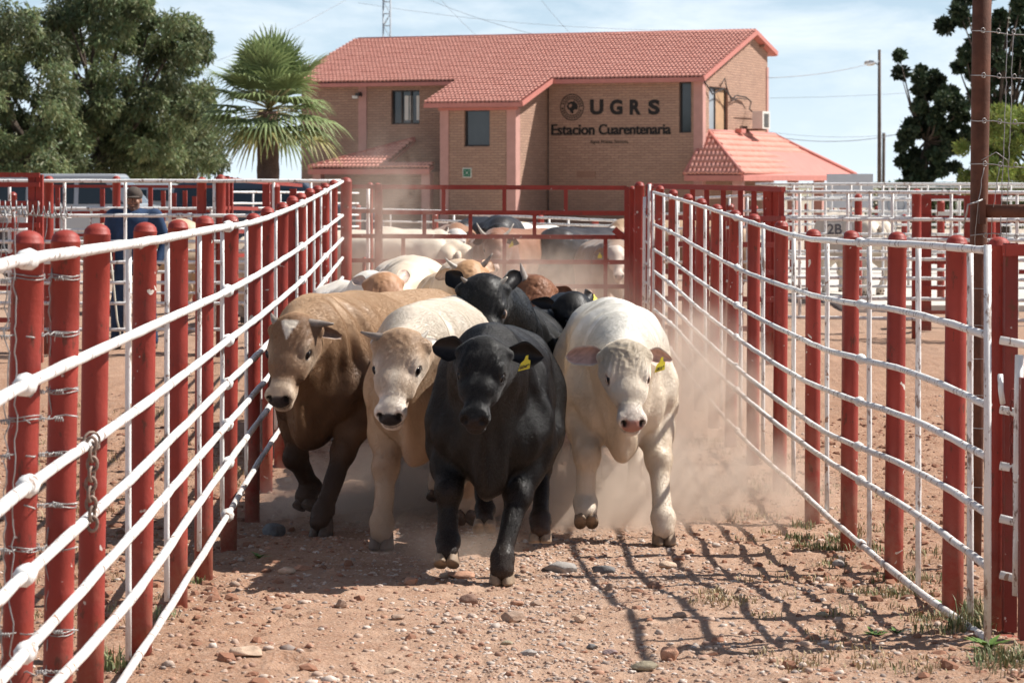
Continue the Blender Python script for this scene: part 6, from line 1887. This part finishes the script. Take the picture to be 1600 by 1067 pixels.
    # ---- hooves: two claws each, and dew claws
    for i, (q, pd, K, fet) in enumerate(feet):
        mb = MB(); fw = Vector((0, -1, 0)); fw = (fw - pd * fw.dot(pd)).normalized(); rt = Vector((1, 0, 0))
        for c in (-1, 1):
            n_, L3 = 12, []
            for (hz_, rx, ry, off) in ((0., .033, .060, .012), (.010, .033, .060, .011), (.035, .0305, .052, .001), (.065, .027, .045, -.009), (.092, .020, .032, -.016)):
                for k in range(n_):
                    aa = 2 * math.pi * k / n_; x_ = math.cos(aa) * rx; y_ = math.sin(aa) * ry
                    if y_ > 0: x_ *= 1 - .35 * (y_ / ry) ** 2
                    toe = .006 * c * (y_ / ry if y_ > 0 else 0)
                    p = q + rt * (c * .030 + x_ - toe) + fw * (y_ + off) + pd * hz_
                    L3.append(tuple(Vw(np.array(p)) + np.array(foot)))
            f_ = [tuple(range(n_))[::-1]] + [(l * n_ + k, l * n_ + (k + 1) % n_, (l + 1) * n_ + (k + 1) % n_, (l + 1) * n_ + k) for l in range(4) for k in range(n_)] + [tuple(4 * n_ + k for k in range(n_))]
            mb.add(L3, f_, True)
            dc = fet + rt * c * .024 + Vector((0, .055, -.012)); mb.ball(W(dc), .015 * S, 8, 5)
        mb.build('hoof', M[co.get('hoofm', 'hoof')], root)
    # ---- tail
    tp = [(0, 1.50, 1.02 + z0), (0, 1.60, .97 + z0), (.02, 1.66, .85 + z0), (.03, 1.70, .7 + z0), (.02, 1.72, .62 + z0)]
    V3 = MB().tube([W(p) for p in tp], [.045 * S, .034 * S, .024 * S, .02 * S, .018 * S], 9)
    V3.tube([W(p) for p in [(.02, 1.72, .66 + z0), (.02, 1.725, .60 + z0), (.03, 1.73, .5 + z0), (.03, 1.73, .44 + z0)]], [.02 * S, .045 * S, .035 * S, .004], 9)
    tcol = tuple(co.get('tail', co['base'])); key = 'tail_' + '_'.join('%.2f' % x for x in tcol)
    if key not in M: M[key] = simple('tail_hair', tcol, .7, .25, 40, .6, .004)
    V3.build('tail', M[key], root)
    if tongue:
        MB().ball(W(HD(.462, .022, -.135)), (.017 * S, .022 * S, .026 * S), 10, 6).build('tongue', M['tongue'], root)
    return root
M['lidd'] = simple('dark_eyelid', (.02, .014, .012), .5, .2, 40, .3, .001, which='Object')
M['lidp'] = simple('pale_eyelid', (.50, .36, .28), .5, .2, 40, .3, .001, which='Object')
M['tongue'] = simple('tongue', (.42, .30, .18), .5, .2, 40, .3, .001, which='Object')
def grd(px, Y): X = (px - 800) * Y / F; return Vector((X, Y, float(ground0(Y))))

# ------------------------------------------------------------------ the herd
LOD = 1.0
# foremost black bull: shoulders over (772, 12.9)
BLK = dict(base=(.0062, .0055, .0052), nose=(.020, .014, .013), rim=(.02, .014, .012), inner=(.010, .008, .008), face=(.0065, .0055, .005), neck=(.0068, .0058, .0052), curl=.3, tail=(.012, .01, .01), hoofm='hooftan', belly=(.012, .008, .006))
bull('black_bull', 'glossy black bull leading the herd, yellow tag in its ear', 'bull', grd(768, 12.85), math.radians(-3), .955,
     dict(at=at(756, 535, 12.30), pitch=35, yaw=-7, roll=3, size=.86), [(-.20, -.33, .10, .5), (.075, -.40, .0), (-.10, 1.02, .10, .6), (.20, 1.05, .03, .2)],
     BLK, .0088, ears={-1: dict(up=.34, back=.15, L=.215, Wd=.072), 1: dict(up=.18, back=.12, L=.21, Wd=.070, tag='6049')}, build=.99, seed=1, hairs=300000, body_mat='hideblack')
# white bull on the right
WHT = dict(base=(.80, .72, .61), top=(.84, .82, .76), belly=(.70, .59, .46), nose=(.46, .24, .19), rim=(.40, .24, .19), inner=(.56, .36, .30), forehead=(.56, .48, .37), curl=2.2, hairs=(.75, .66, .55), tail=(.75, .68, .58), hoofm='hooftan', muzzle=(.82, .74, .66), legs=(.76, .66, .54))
bull('white_bull', 'creamy white bull with a curly forehead and yellow ear tag, nearest the right fence', 'bull', grd(969, 14.75), math.radians(1), 1.05,
     dict(at=at(978, 541, 14.05), pitch=33, yaw=8, roll=0, size=.86), [(-.19, -.28, .10, .7), (.20, -.38, .0), (-.10, 1.0, .12, .5), (.16, 1.25, 0.)],
     WHT, .0092, ears={-1: dict(up=.20, back=.15, L=.22, Wd=.064), 1: dict(up=.10, back=.25, L=.20, Wd=.052, tag='0019')}, build=.88, seed=2, hairs=300000)
# cream bull between brown and black
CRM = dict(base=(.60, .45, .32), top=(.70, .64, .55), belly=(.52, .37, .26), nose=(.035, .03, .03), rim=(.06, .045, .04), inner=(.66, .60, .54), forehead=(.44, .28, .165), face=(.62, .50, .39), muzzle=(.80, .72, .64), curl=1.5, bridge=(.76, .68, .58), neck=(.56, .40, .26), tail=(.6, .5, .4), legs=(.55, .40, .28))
bull('cream_bull', 'pale cream bull with tan brow and stub horns, between the brown and the black bull', 'bull', grd(664, 14.3), math.radians(-9), 1.06,
     dict(at=at(624, 523, 13.55), pitch=34, yaw=-9, roll=1, size=.88), [(-.16, -.30, .0), (.20, .05, .12, .7), (-.14, 1.1, .10, .5), (.15, 1.2, 0.)],
     CRM, .0092, horns=[(-1, .075, .030, (1, .0, .1), (.1, .05, .0), 'horn'), (1, .06, .022, (.9, .2, -.3), (0, .2, .0), 'hornpale')], ears={-1: dict(up=1.5, back=.5, L=.15, Wd=.045, face=.2), 1: dict(up=1.4, back=.5, L=.13, Wd=.042)}, seed=3, tongue=True, build=.90, hairs=280000)
# brown bull by the left fence
BRN = dict(base=(.38, .235, .135), top=(.46, .305, .185), belly=(.12, .065, .038), nose=(.04, .03, .028), rim=(.03, .022, .02), inner=(.22, .14, .10), forehead=(.27, .155, .085), face=(.31, .195, .12), muzzle=(.62, .50, .38), star=(.85, .78, .68), curl=1.2, neck=(.16, .09, .05), legs=(.06, .036, .024), tail=(.2, .12, .07), ear=(.26, .17, .12))  # belly, neck, legs: dark brown coat, deepened by shade painted into the colour
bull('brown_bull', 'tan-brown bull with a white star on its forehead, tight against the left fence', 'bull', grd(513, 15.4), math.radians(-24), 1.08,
     dict(at=at(455, 500, 14.75), pitch=32, yaw=-15, roll=0, size=.90), [(-.20, .10, .06, .5), (.14, -.34, .0), (-.15, 1.0, .06, .3), (.17, 1.15, .0)],
     BRN, .0092, horns=[(-1, .065, .030, (1, .0, .0), (0, .1, .0), 'horn'), (1, .075, .032, (1, .05, .0), (.1, .0, .0), 'horn')], ears={-1: dict(up=1.6, back=.6, L=.13, Wd=.024), 1: dict(up=.12, back=.7, L=.16, Wd=.034, cut=1, droop=-.01)}, seed=4, build=.96, hairs=280000)

# second row
bull('black_bull', 'horned black bull looking over the back of the leading one', 'bull', grd(812, 16.3), math.radians(-9), .98,
     dict(at=at(757, 440, 15.1), pitch=24, yaw=3, roll=0, size=.96), None,
     dict(BLK, rim=(.12, .07, .05)), .0115, horns=[(-1, .038, .022, (1, .25, .2), (.1, .15, .1), 'horn'), (1, .038, .022, (1, .25, .2), (.1, .15, .1), 'hornpale')], ears={'all': dict(up=1.5, back=.3, L=.20, Wd=.055)}, seed=5, hairs=90000, body_mat='hideblack')
bull('black_bull', 'black bull with head down, half hidden behind the white bull', 'bull', grd(872, 17.8), math.radians(-4), .93,
     dict(at=at(898, 462, 16.7), pitch=40, yaw=26, roll=-6, size=.92), None,
     dict(BLK), .0125, ears={-1: dict(up=1.1, back=.3, L=.21, Wd=.05), 1: dict(up=1.0, back=.3, L=.22, Wd=.062, tag=True)}, seed=6, body_mat='hideblack')
RED = dict(base=(.22, .085, .040), top=(.26, .11, .055), nose=(.05, .03, .03), rim=(.05, .03, .02), inner=(.12, .06, .04), forehead=(.24, .10, .045), curl=1.6, tail=(.2, .08, .04))
bull('red_bull', 'reddish-brown bull with an upright horn, behind the black ones', 'bull', grd(812, 19.3), math.radians(6), .99,
     dict(at=at(843, 438, 18.2), pitch=34, yaw=14, roll=6, size=.97), None,
     RED, .0125, hairs=70000, horns=[(-1, .09, .034, (.25, 1.1, .0), (.0, .3, -.1), 'horn')], ears={-1: dict(up=1.4, back=.4, L=.13, Wd=.04), 1: dict(up=.05, back=.2, L=.21, Wd=.05, tag=True)}, seed=7)
TAN = dict(base=(.48, .29, .155), top=(.62, .46, .31), nose=(.06, .05, .05), rim=(.06, .04, .03), inner=(.58, .40, .28), forehead=(.46, .25, .12), curl=1.4, tail=(.5, .35, .2))
bull('tan_bull', 'golden tan bull with short horns, behind the horned black bull', 'bull', grd(702, 21.0), math.radians(-2), 1.02,
     dict(at=at(735, 413, 19.8), pitch=34, yaw=14, roll=-3, size=.95), None,
     dict(TAN), .0125, horns=[(-1, .08, .024, (1, .1, .2), (.1, .15, .2), 'hornpale'), (1, .08, .024, (1, .2, .2), (.1, .25, .2), 'horn')], ears={-1: dict(up=.4, back=.7, L=.17, Wd=.045), 1: dict(up=1.3, back=.2, L=.17, Wd=.056)}, seed=8)
PAL = dict(base=(.68, .55, .41), top=(.72, .60, .46), nose=(.2, .12, .1), rim=(.1, .07, .06), inner=(.6, .45, .38), tail=(.6, .5, .4))
bull('cream_bull', 'pale cream bull whose broad back shows left of the tan head', 'bull', grd(648, 22.3), math.radians(6), 1.06,
     dict(at=at(618, 445, 21.7), pitch=70, yaw=-10, roll=0, size=.9, eyes=True), None,
     dict(PAL), .014, ears={'all': dict(up=.2, back=.6, L=.14)}, seed=9)
GRY = dict(base=(.17, .125, .105), top=(.20, .15, .13), nose=(.03, .03, .03), inner=(.1, .07, .06), tail=(.1, .08, .07))
bull('grey_bull', 'grey-brown bull whose back shows between the cream bulls', 'bull', grd(697, 18.6), math.radians(10), .92,
     dict(at=at(668, 505, 17.7), pitch=60, yaw=-12, roll=0, size=.9), None, dict(GRY), .014, seed=10)
PATC = dict(base=(.74, .66, .56), top=(.78, .72, .62), nose=(.3, .16, .12), rim=(.06, .04, .03), inner=(.62, .46, .38), forehead=(.42, .22, .11), face=(.42, .21, .11), tail=(.6, .5, .4), curl=1.2, ear=(.55, .42, .3),
            patches=[((-.33, -.02, .98), (.09, .10, .12), (.16, .05, .03)), ((.12, -.28, .9), (.12, .14, .1), (.34, .13, .07))])
bull('pied_bull', 'white and tan pied bull with upright pale ears, behind the brown bull', 'bull', grd(560, 20.5), math.radians(10), .97,
     dict(at=at(601, 430, 19.0), pitch=38, yaw=14, roll=-2, size=.96), None,
     PATC, .0125, ears={-1: dict(up=1.2, back=.3, L=.17, Wd=.045), 1: dict(up=1.7, back=.3, L=.22, Wd=.055)}, seed=11)
bull('tan_bull', 'tan bull hidden behind the white one, only an ear showing', 'bull', grd(985, 20.0), math.radians(0), .84,
     dict(at=at(1003, 528, 19.2), pitch=42, yaw=10, roll=0, size=1.0), None,
     dict(TAN, inner=(.4, .25, .18)), .0145, ears={'all': dict(up=.9, back=.3, L=.17, Wd=.05)}, seed=12)

# cattle crowding behind the gate
G2 = 'cattle crowding behind the lane gate'
def far_bull(nm, label, px, Y, yaw, S, head, coat, seed, **k):
    head.setdefault('size', .92)
    return bull(nm, label, k.pop('cat', 'bull'), grd(px, Y), math.radians(yaw), S, head, None, coat, .017, group=G2, seed=seed, detail=False, **k)
far_bull('cream_bull', 'large pale cream bull standing side-on behind the gate, left', 520, 32.6, 82 + 180, 0.96, dict(at=at(688, 360, 33), pitch=60, yaw=30), dict(PAL, top=(.66, .58, .47), base=(.62, .53, .42)), 21, horns=[(-1, .14, .02, (1, .2, 0), (0, .2, 0), 'hornpale'), (1, .14, .02, (1, .2, 0), (0, .2, 0), 'hornpale')])
far_bull('cream_bull', 'small cream animal seen from behind beside the gate centre-left', 690, 33.4, 190, 0.89, dict(at=at(700, 374, 34.6), pitch=60, yaw=170), dict(PAL), 22)
far_bull('white_faced_bull', 'brown bull with a white face looking over the middle of the pen', 716, 35.4, 8, 0.98, dict(at=at(712, 360, 34.8), pitch=40, yaw=0), dict(base=(.30, .15, .08), face=(.72, .66, .6), nose=(.4, .25, .2), tail=(.3, .15, .1)), 23)
far_bull('red_bull', 'horned dark red bull facing the camera behind the gate', 775, 32.0, 6, 0.96, dict(at=at(772, 368, 31.4), pitch=28, yaw=-4, size=.95), dict(RED, base=(.14, .055, .035), face=(.15, .06, .04), muzzle=(.55, .4, .32), nose=(.4, .28, .22)), 24, horns=[(-1, .16, .026, (1, .3, 0), (0, .3, 0), 'hornpale'), (1, .16, .026, (1, .2, 0), (0, .2, 0), 'hornpale')], ears={'all': dict(up=-.05, back=.3, L=.18, Wd=.05), 1: dict(up=-.1, back=.2, L=.2, tag=True)})
far_bull('red_bull', 'red-brown bull standing with its rump to the right behind the gate', 782, 33.2, -28, 0.98, dict(at=at(770, 387, 33.4), pitch=65, yaw=-30, size=.9), dict(RED, base=(.27, .12, .065)), 25)
far_bull('black_bull', 'black bull with its side to the gate, right of the red-brown one', 868, 33.8, -36, 0.98, dict(at=at(850, 380, 34.4), pitch=65, yaw=-50, size=.9), dict(BLK, base=(.03, .026, .028)), 26, body_mat='hideblack')
far_bull('black_bull', 'black bull whose hump shows above the red one behind the gate', 790, 36.2, 20, 1.06, dict(at=at(776, 352, 35.6), pitch=55, yaw=8), dict(BLK, base=(.03, .027, .028)), 27, body_mat='hideblack')
far_bull('black_bull', 'black bull with lowered ears left of the red one behind the gate', 738, 37.0, -10, 0.98, dict(at=at(707, 354, 36.6), pitch=60, yaw=-20), dict(BLK, base=(.03, .027, .028)), 28, body_mat='hideblack')
far_bull('white_bull', 'white and tan bull turned away at the back of the pen', 812, 38.5, -25, .93, dict(at=at(818, 354, 38.7), pitch=60, yaw=-60), dict(WHT, forehead=(.5, .3, .15)), 29)
far_bull('brown_bull', 'brown bull lifting its muzzle to the left above the others', 985, 35.6, -80, 1.04, dict(at=at(962, 356, 35.2), pitch=72, yaw=-80, size=1.0), dict(BRN, base=(.24, .15, .09)), 30)
far_bull('white_faced_bull', 'bull with a white muzzle and yellow tag at the right end of the gate', 962, 32.4, 10, 0.89, dict(at=at(962, 386, 31.6), pitch=35, yaw=10), dict(base=(.30, .2, .14), face=(.6, .5, .42), nose=(.3, .2, .18)), 31, ears={'all': dict(up=0, L=.18, tag=True)})
far_bull('cream_bull', 'cream animal behind the narrow panel left of the gate', 530, 33.5, 95, 0.91, dict(at=at(520, 382, 33.4), pitch=60, yaw=-80), dict(PAL, base=(.6, .5, .4)), 32)
far_bull('brown_bull', 'brown bull half hidden behind the gate near its left third', 655, 35.0, 12, 0.93, dict(at=at(646, 374, 34.5), pitch=50, yaw=-4), dict(BRN), 33)
# cattle in the side pens
G3 = 'cattle in the side pens'
bull('white_cow', 'white animal standing in the right hand pen beside the feed trough', 'cow', grd(1300, 41), math.radians(200), 1.05, dict(at=at(1302, 372, 42.2), pitch=60, yaw=170), None, dict(PAL, base=(.6, .54, .46)), .02, group=G3, detail=False, seed=40)
bull('dark_cow', 'dark animal in the left pen behind the wire netting', 'cow', grd(8, 37), math.radians(30), 1.05, dict(at=at(20, 372, 36.4), pitch=50, yaw=20), None, dict(BLK, base=(.08, .05, .04)), .02, group=G3, detail=False, seed=41)
bull('tan_cow', 'tan animal in the left pen right of the standing man', 'cow', grd(296, 36), math.radians(70), 1.0, dict(at=at(268, 350, 35.9), pitch=60, yaw=-60), None, dict(TAN, base=(.5, .38, .26)), .02, group=G3, detail=False, seed=42)

# ================================================================== THE MAN BEHIND THE LEFT FENCE
pxw = grd(209, 28.75)
man = thing('person', pxw, 'man in a dark cap, navy shirt and jeans standing behind the left fence', 'person')
def J(x, y, z): return np.array((x, y, z))
shR, shL = J(-.225, .0, 1.42), J(.235, .0, 1.42)
elR, elL = J(-.295, .03, 1.13), J(.335, .06, 1.14)
wrR, wrL = J(-.255, -.12, .90), J(.265, -.06, .93)
hipR, hipL = J(-.10, .0, .90), J(.10, 0, .90)
knR, knL = J(-.16, -.03, .50), J(.16, -.02, .50)
anR, anL = J(-.185, .02, .10), J(.20, .0, .10)
s = SDF((-.42, -.28, -.01), (.42, .28, 1.80), .0075)
hc_ = J(.0, -.01, 1.595)
s.ell(hc_ + J(0, .01, .02), (.078, .095, .098), k=.02); s.ell(hc_ + J(0, -.03, -.06), (.055, .058, .058), k=.03)
s.ell(hc_ + J(0, -.078, -.098), (.022, .018, .016), k=.02)                       # chin
s.cone(hc_ + J(0, -.088, .005), hc_ + J(0, -.108, -.032), .009, .014, k=.012)     # nose
s.ell(hc_ + J(0, -.088, -.062), (.024, .010, .009), k=.008)                      # lips
for q in (-1, 1):
    s.ell(hc_ + J(q * .080, .012, -.01), (.010, .022, .032), k=.008)              # ear
    s.ell(hc_ + J(q * .032, -.090, .018), (.014, .010, .008), k=.006, sub=True)
    s.ell(hc_ + J(q * .034, -.083, .032), (.022, .010, .008), k=.01)
    s.ell(hc_ + J(q * .045, -.065, -.025), (.022, .02, .02), k=.02)
s.cone(hc_ + J(0, .02, -.08), J(0, .015, 1.43), .058, .064, k=.03)
s.cone(J(0, 0, 1.36), J(0, 0, 1.0), .13, .12, k=.05, flat=((1, 0, 0), 1.25))
for (a, b, c, ha, hb) in ((shR, elR, wrR, hipR, knR), (shL, elL, wrL, hipL, knL)):
    s.cone(a, b, .052, .042, k=.04); s.cone(b, c, .042, .027, k=.02)
    s.cone(ha, hb, .085, .058, k=.04)
s.cone(knR, anR, .056, .04, k=.02); s.cone(knL, anL, .056, .04, k=.02)
for (w0, q) in ((wrR, -1), (wrL, 1)):
    pal = w0 + J(.01 * -q, -.03, -.07); s.cone(w0, pal, .026, .030, k=.02, flat=((1, 0, 0), .7))
    for f in range(4):
        b0 = pal + J(0, -.028 + f * .018, -.012); L_ = (.036, .042, .040, .032)[f]
        b1 = b0 + J(-.012 * q, -.010, -L_); b2 = b1 + J(-.024 * q, .002, -L_ * .35)
        s.cone(b0, b1, .0095, .009, k=.004); s.cone(b1, b2, .009, .008, k=.004)
    t0 = w0 + J(-.014 * q, -.045, -.035); s.cone(t0, t0 + J(-.012 * q, -.022, -.032), .012, .009, k=.008)
P, Q = s.mesh()
hl = P - hc_
C = np.tile(np.array((.30, .155, .10)), (len(P), 1))
beard = (hl[:, 2] < -.045) & (hl[:, 1] < -.03) & (hl[:, 2] > -.13) & ~((np.abs(hl[:, 0]) < .022) & (np.abs(hl[:, 2] + .062) < .008))
C[beard] = (.10, .055, .04)
for q in (-1, 1):
    C[np.linalg.norm((hl - J(q * .032, -.086, .018)) / np.array((.014, .02, .008)), axis=1) < 1] = (.03, .02, .018)
    C[np.linalg.norm((hl - J(q * .034, -.09, .036)) / np.array((.02, .02, .006)), axis=1) < 1] = (.05, .03, .02)
C[(hl[:, 1] > .015) & (hl[:, 2] > -.05) & (np.abs(hl[:, 0]) < .079)] = (.03, .02, .015)
def skinmat(name, rough, bs):
    m, t, p = newmat(name); a_ = nn(t, 'Attribute', attribute_name='Col'); t.links.new(a_.outputs['Color'], p.inputs['Base Color'])
    p.inputs['Roughness'].default_value = rough; bump(t, p, noise_t(t, world_pos(t), 120, 3), bs, .002); return m
M['skin'] = skinmat('skin', .55, .15)
def orient(P, Q):
    c_ = P[Q].mean(1); fn = np.cross(P[Q[:, 1]] - P[Q[:, 0]], P[Q[:, 2]] - P[Q[:, 0]])
    vol = (c_ * fn).sum()
    return Q if vol > 0 else Q[:, ::-1]
link_mesh('body', mesh_np('body', P + np.array(pxw), orient(P, Q), True, C), M['skin'], man)
M['navy'] = simple('navy_cloth', (.018, .045, .105), .85, .25, 9, .6, .008)
M['denim'] = simple('denim', (.022, .045, .095), .9, .35, 12, .6, .006)
M['boot'] = simple('dusty_boots', (.16, .10, .07), .85, .3, 15)
M['cap'] = simple('cap_cloth', (.075, .058, .048), .9, .2, 25, .4, .003)
M['stick'] = simple('pale_stick', (.62, .58, .48), .6, .1, 10)
s = SDF((-.46, -.32, .78), (.46, .32, 1.56), .009)
s.cone(J(0, .0, 1.36), J(0, .0, .93), .150, .142, k=.05, flat=((1, 0, 0), 1.42)); s.cone(J(-.20, 0, 1.42), J(.20, 0, 1.42), .075, .072, k=.05)
s.cone(J(0, .01, 1.40), J(0, .01, 1.475), .095, .068, k=.03)
for (a, b, c) in ((shR, elR, wrR), (shL, elL, wrL)):
    s.cone(a, b, .076, .062, k=.05); s.cone(b, c, .062, .046, k=.02)
s.ell(J(0, -.03, 1.53), (.062, .075, .06), k=.01, sub=True)
P, Q = s.mesh(); P = P + .012 * (fbm3(P, 11, 3, 3)[:, None] - .5) * np.array([1, 1, .3])
link_mesh('shirt', mesh_np('shirt', P + np.array(pxw), orient(P - J(0, 0, 1.2), Q), True), M['navy'], man)
s = SDF((-.36, -.24, .04), (.36, .24, 1.02), .009)
s.ell(J(0, 0, .93), (.165, .13, .10), k=.04)
for (a, b, c) in ((hipR, knR, anR), (hipL, knL, anL)): s.cone(a, b, .105, .078, k=.05); s.cone(b, c, .078, .066, k=.03)
P, Q = s.mesh(); P = P + .014 * (fbm3(P, 10, 3, 8)[:, None] - .5) * np.array([1, 1, .3])
link_mesh('jeans', mesh_np('jeans', P + np.array(pxw), orient(P - J(0, 0, .6), Q), True), M['denim'], man)
for an in (anR, anL):
    s = SDF(an - J(.09, .22, .105), an + J(.09, .12, .08), .006)
    s.cone(an + J(0, .02, -.02), an + J(0, .01, -.065), .055, .048, k=.03); s.ell(an + J(0, -.075, -.062), (.048, .115, .038), k=.04)
    P, Q = s.mesh(); P[:, 2] = np.maximum(P[:, 2], .003)
    link_mesh('boot', mesh_np('boot', P + np.array(pxw), orient(P - an, Q), True), M['boot'], man)
s = SDF(hc_ - J(.13, .24, .06), hc_ + J(.13, .16, .17), .006)
s.ell(hc_ + J(0, .012, .055), (.096, .110, .088), k=.01); s.ell(hc_ + J(0, .0, -.055), (.2, .2, .075), k=.004, sub=True)
s.ell(hc_ + J(0, -.115, .028), (.078, .085, .010), k=.012)
P, Q = s.mesh(); link_mesh('cap', mesh_np('cap', P + np.array(pxw), orient(P - hc_ - J(0, 0, .05), Q), True), M['cap'], man)
st = MB().tube([at(171, 383, 28.55), at(177, 440, 28.5), at(183, 500, 28.45), at(191, 536, 28.4)], [.012, .011, .010, .008], 7).build('herding_stick', M['stick'], None, tuple(at(171, 383, 28.55)))
tag(st, 'long pale herding stick held by the man behind the left fence', 'stick')

# ================================================================== DUST hanging in the air
def dustmat(name, dens, sc, lo, hi, seed, col=(.95, .79, .66)):
    m = bpy.data.materials.new(name); m.use_nodes = True; t = m.node_tree; t.nodes.clear()
    out = nn(t, 'OutputMaterial'); pv = nn(t, 'VolumePrincipled')
    pv.inputs['Color'].default_value = (*col, 1); pv.inputs['Anisotropy'].default_value = .25
    c = nn(t, 'TexCoord'); ln = nn(t, 'VectorMath', operation='LENGTH'); t.links.new(c.outputs['Object'], ln.inputs[0])
    fall = nn(t, 'MapRange', interpolation_type='SMOOTHERSTEP')
    fall.inputs[1].default_value = 1.0; fall.inputs[2].default_value = .1; fall.inputs[3].default_value = 0; fall.inputs[4].default_value = 1
    t.links.new(ln.outputs['Value'], fall.inputs[0])
    mp_ = nn(t, 'Mapping'); mp_.inputs['Location'].default_value = (seed * 3.1, seed * 1.7, seed); mp_.inputs['Rotation'].default_value = (0, -.6, 0); mp_.inputs['Scale'].default_value = (1, .6, .7)
    t.links.new(world_pos(t), mp_.inputs[0])
    n = noise_t(t, mp_.outputs[0], sc, 5, .6, .9)
    r = nn(t, 'MapRange'); r.inputs[1].default_value = lo; r.inputs[2].default_value = hi; t.links.new(n, r.inputs[0])
    a = nn(t, 'Math', operation='MULTIPLY'); t.links.new(fall.outputs[0], a.inputs[0]); t.links.new(r.outputs[0], a.inputs[1])
    b = nn(t, 'Math', operation='MULTIPLY'); b.inputs[1].default_value = dens; t.links.new(a.outputs[0], b.inputs[0])
    t.links.new(b.outputs[0], pv.inputs['Density']); t.links.new(pv.outputs[0], out.inputs['Volume'])
    return m
def dust(px, py, Y, r, dens, label, sc=3.0, lo=.42, hi=.62, tilt=0):
    c = at(px, py, Y); me = mesh_np('dust_cloud', SP, SF, True)
    o = bpy.data.objects.new('dust_cloud', me); COL.objects.link(o); o.location = c; o.scale = r; o.rotation_euler = (0, tilt, 0)
    k = len([x for x in bpy.data.materials if x.name.startswith('dust')])
    me.materials.append(dustmat('dust_air', dens, sc, lo, hi, k))
    tag(o, label, 'dust', kind='stuff')
DUST = [
 (905, 800, 15.6, (.95, 1.3, .52), 7.5, 'thick tan dust kicked up between the black and the white bull'),
 (1090, 770, 16.4, (1.05, 1.9, .50), 4.4, 'dust cloud billowing right of the white bull'),
 (575, 800, 16.2, (.85, 1.4, .52), 7.0, 'dust between the legs of the brown and cream bulls'),
 (1075, 590, 17.6, (.55, 1.1, .75), 1.3, 'thin dust rising behind the white bull'),
 (1135, 640, 18.6, (.85, 1.7, .6), 1.1, 'dust hanging against the right fence posts'),
 (690, 850, 13.6, (.55, .8, .18), 1.6, 'low dust round the hooves of the leading bulls'),
 (1075, 610, 20.5, (.75, 3.2, .95), 1.2, 'thin dust drifting along the right fence'),
 (800, 470, 26.0, (1.7, 3.0, .85), .6, 'dust haze over the backs near the gate'),
 (610, 385, 27.6, (.8, 2.2, 1.7), .42, 'tall wisp of dust rising at the left end of the gate'),
 (905, 470, 31.5, (2.6, 1.5, .8), .4, 'dust haze behind the gate'),
]
for (px, py, Y, r, dn, lab) in DUST: dust(px, py, Y, r, dn, lab)
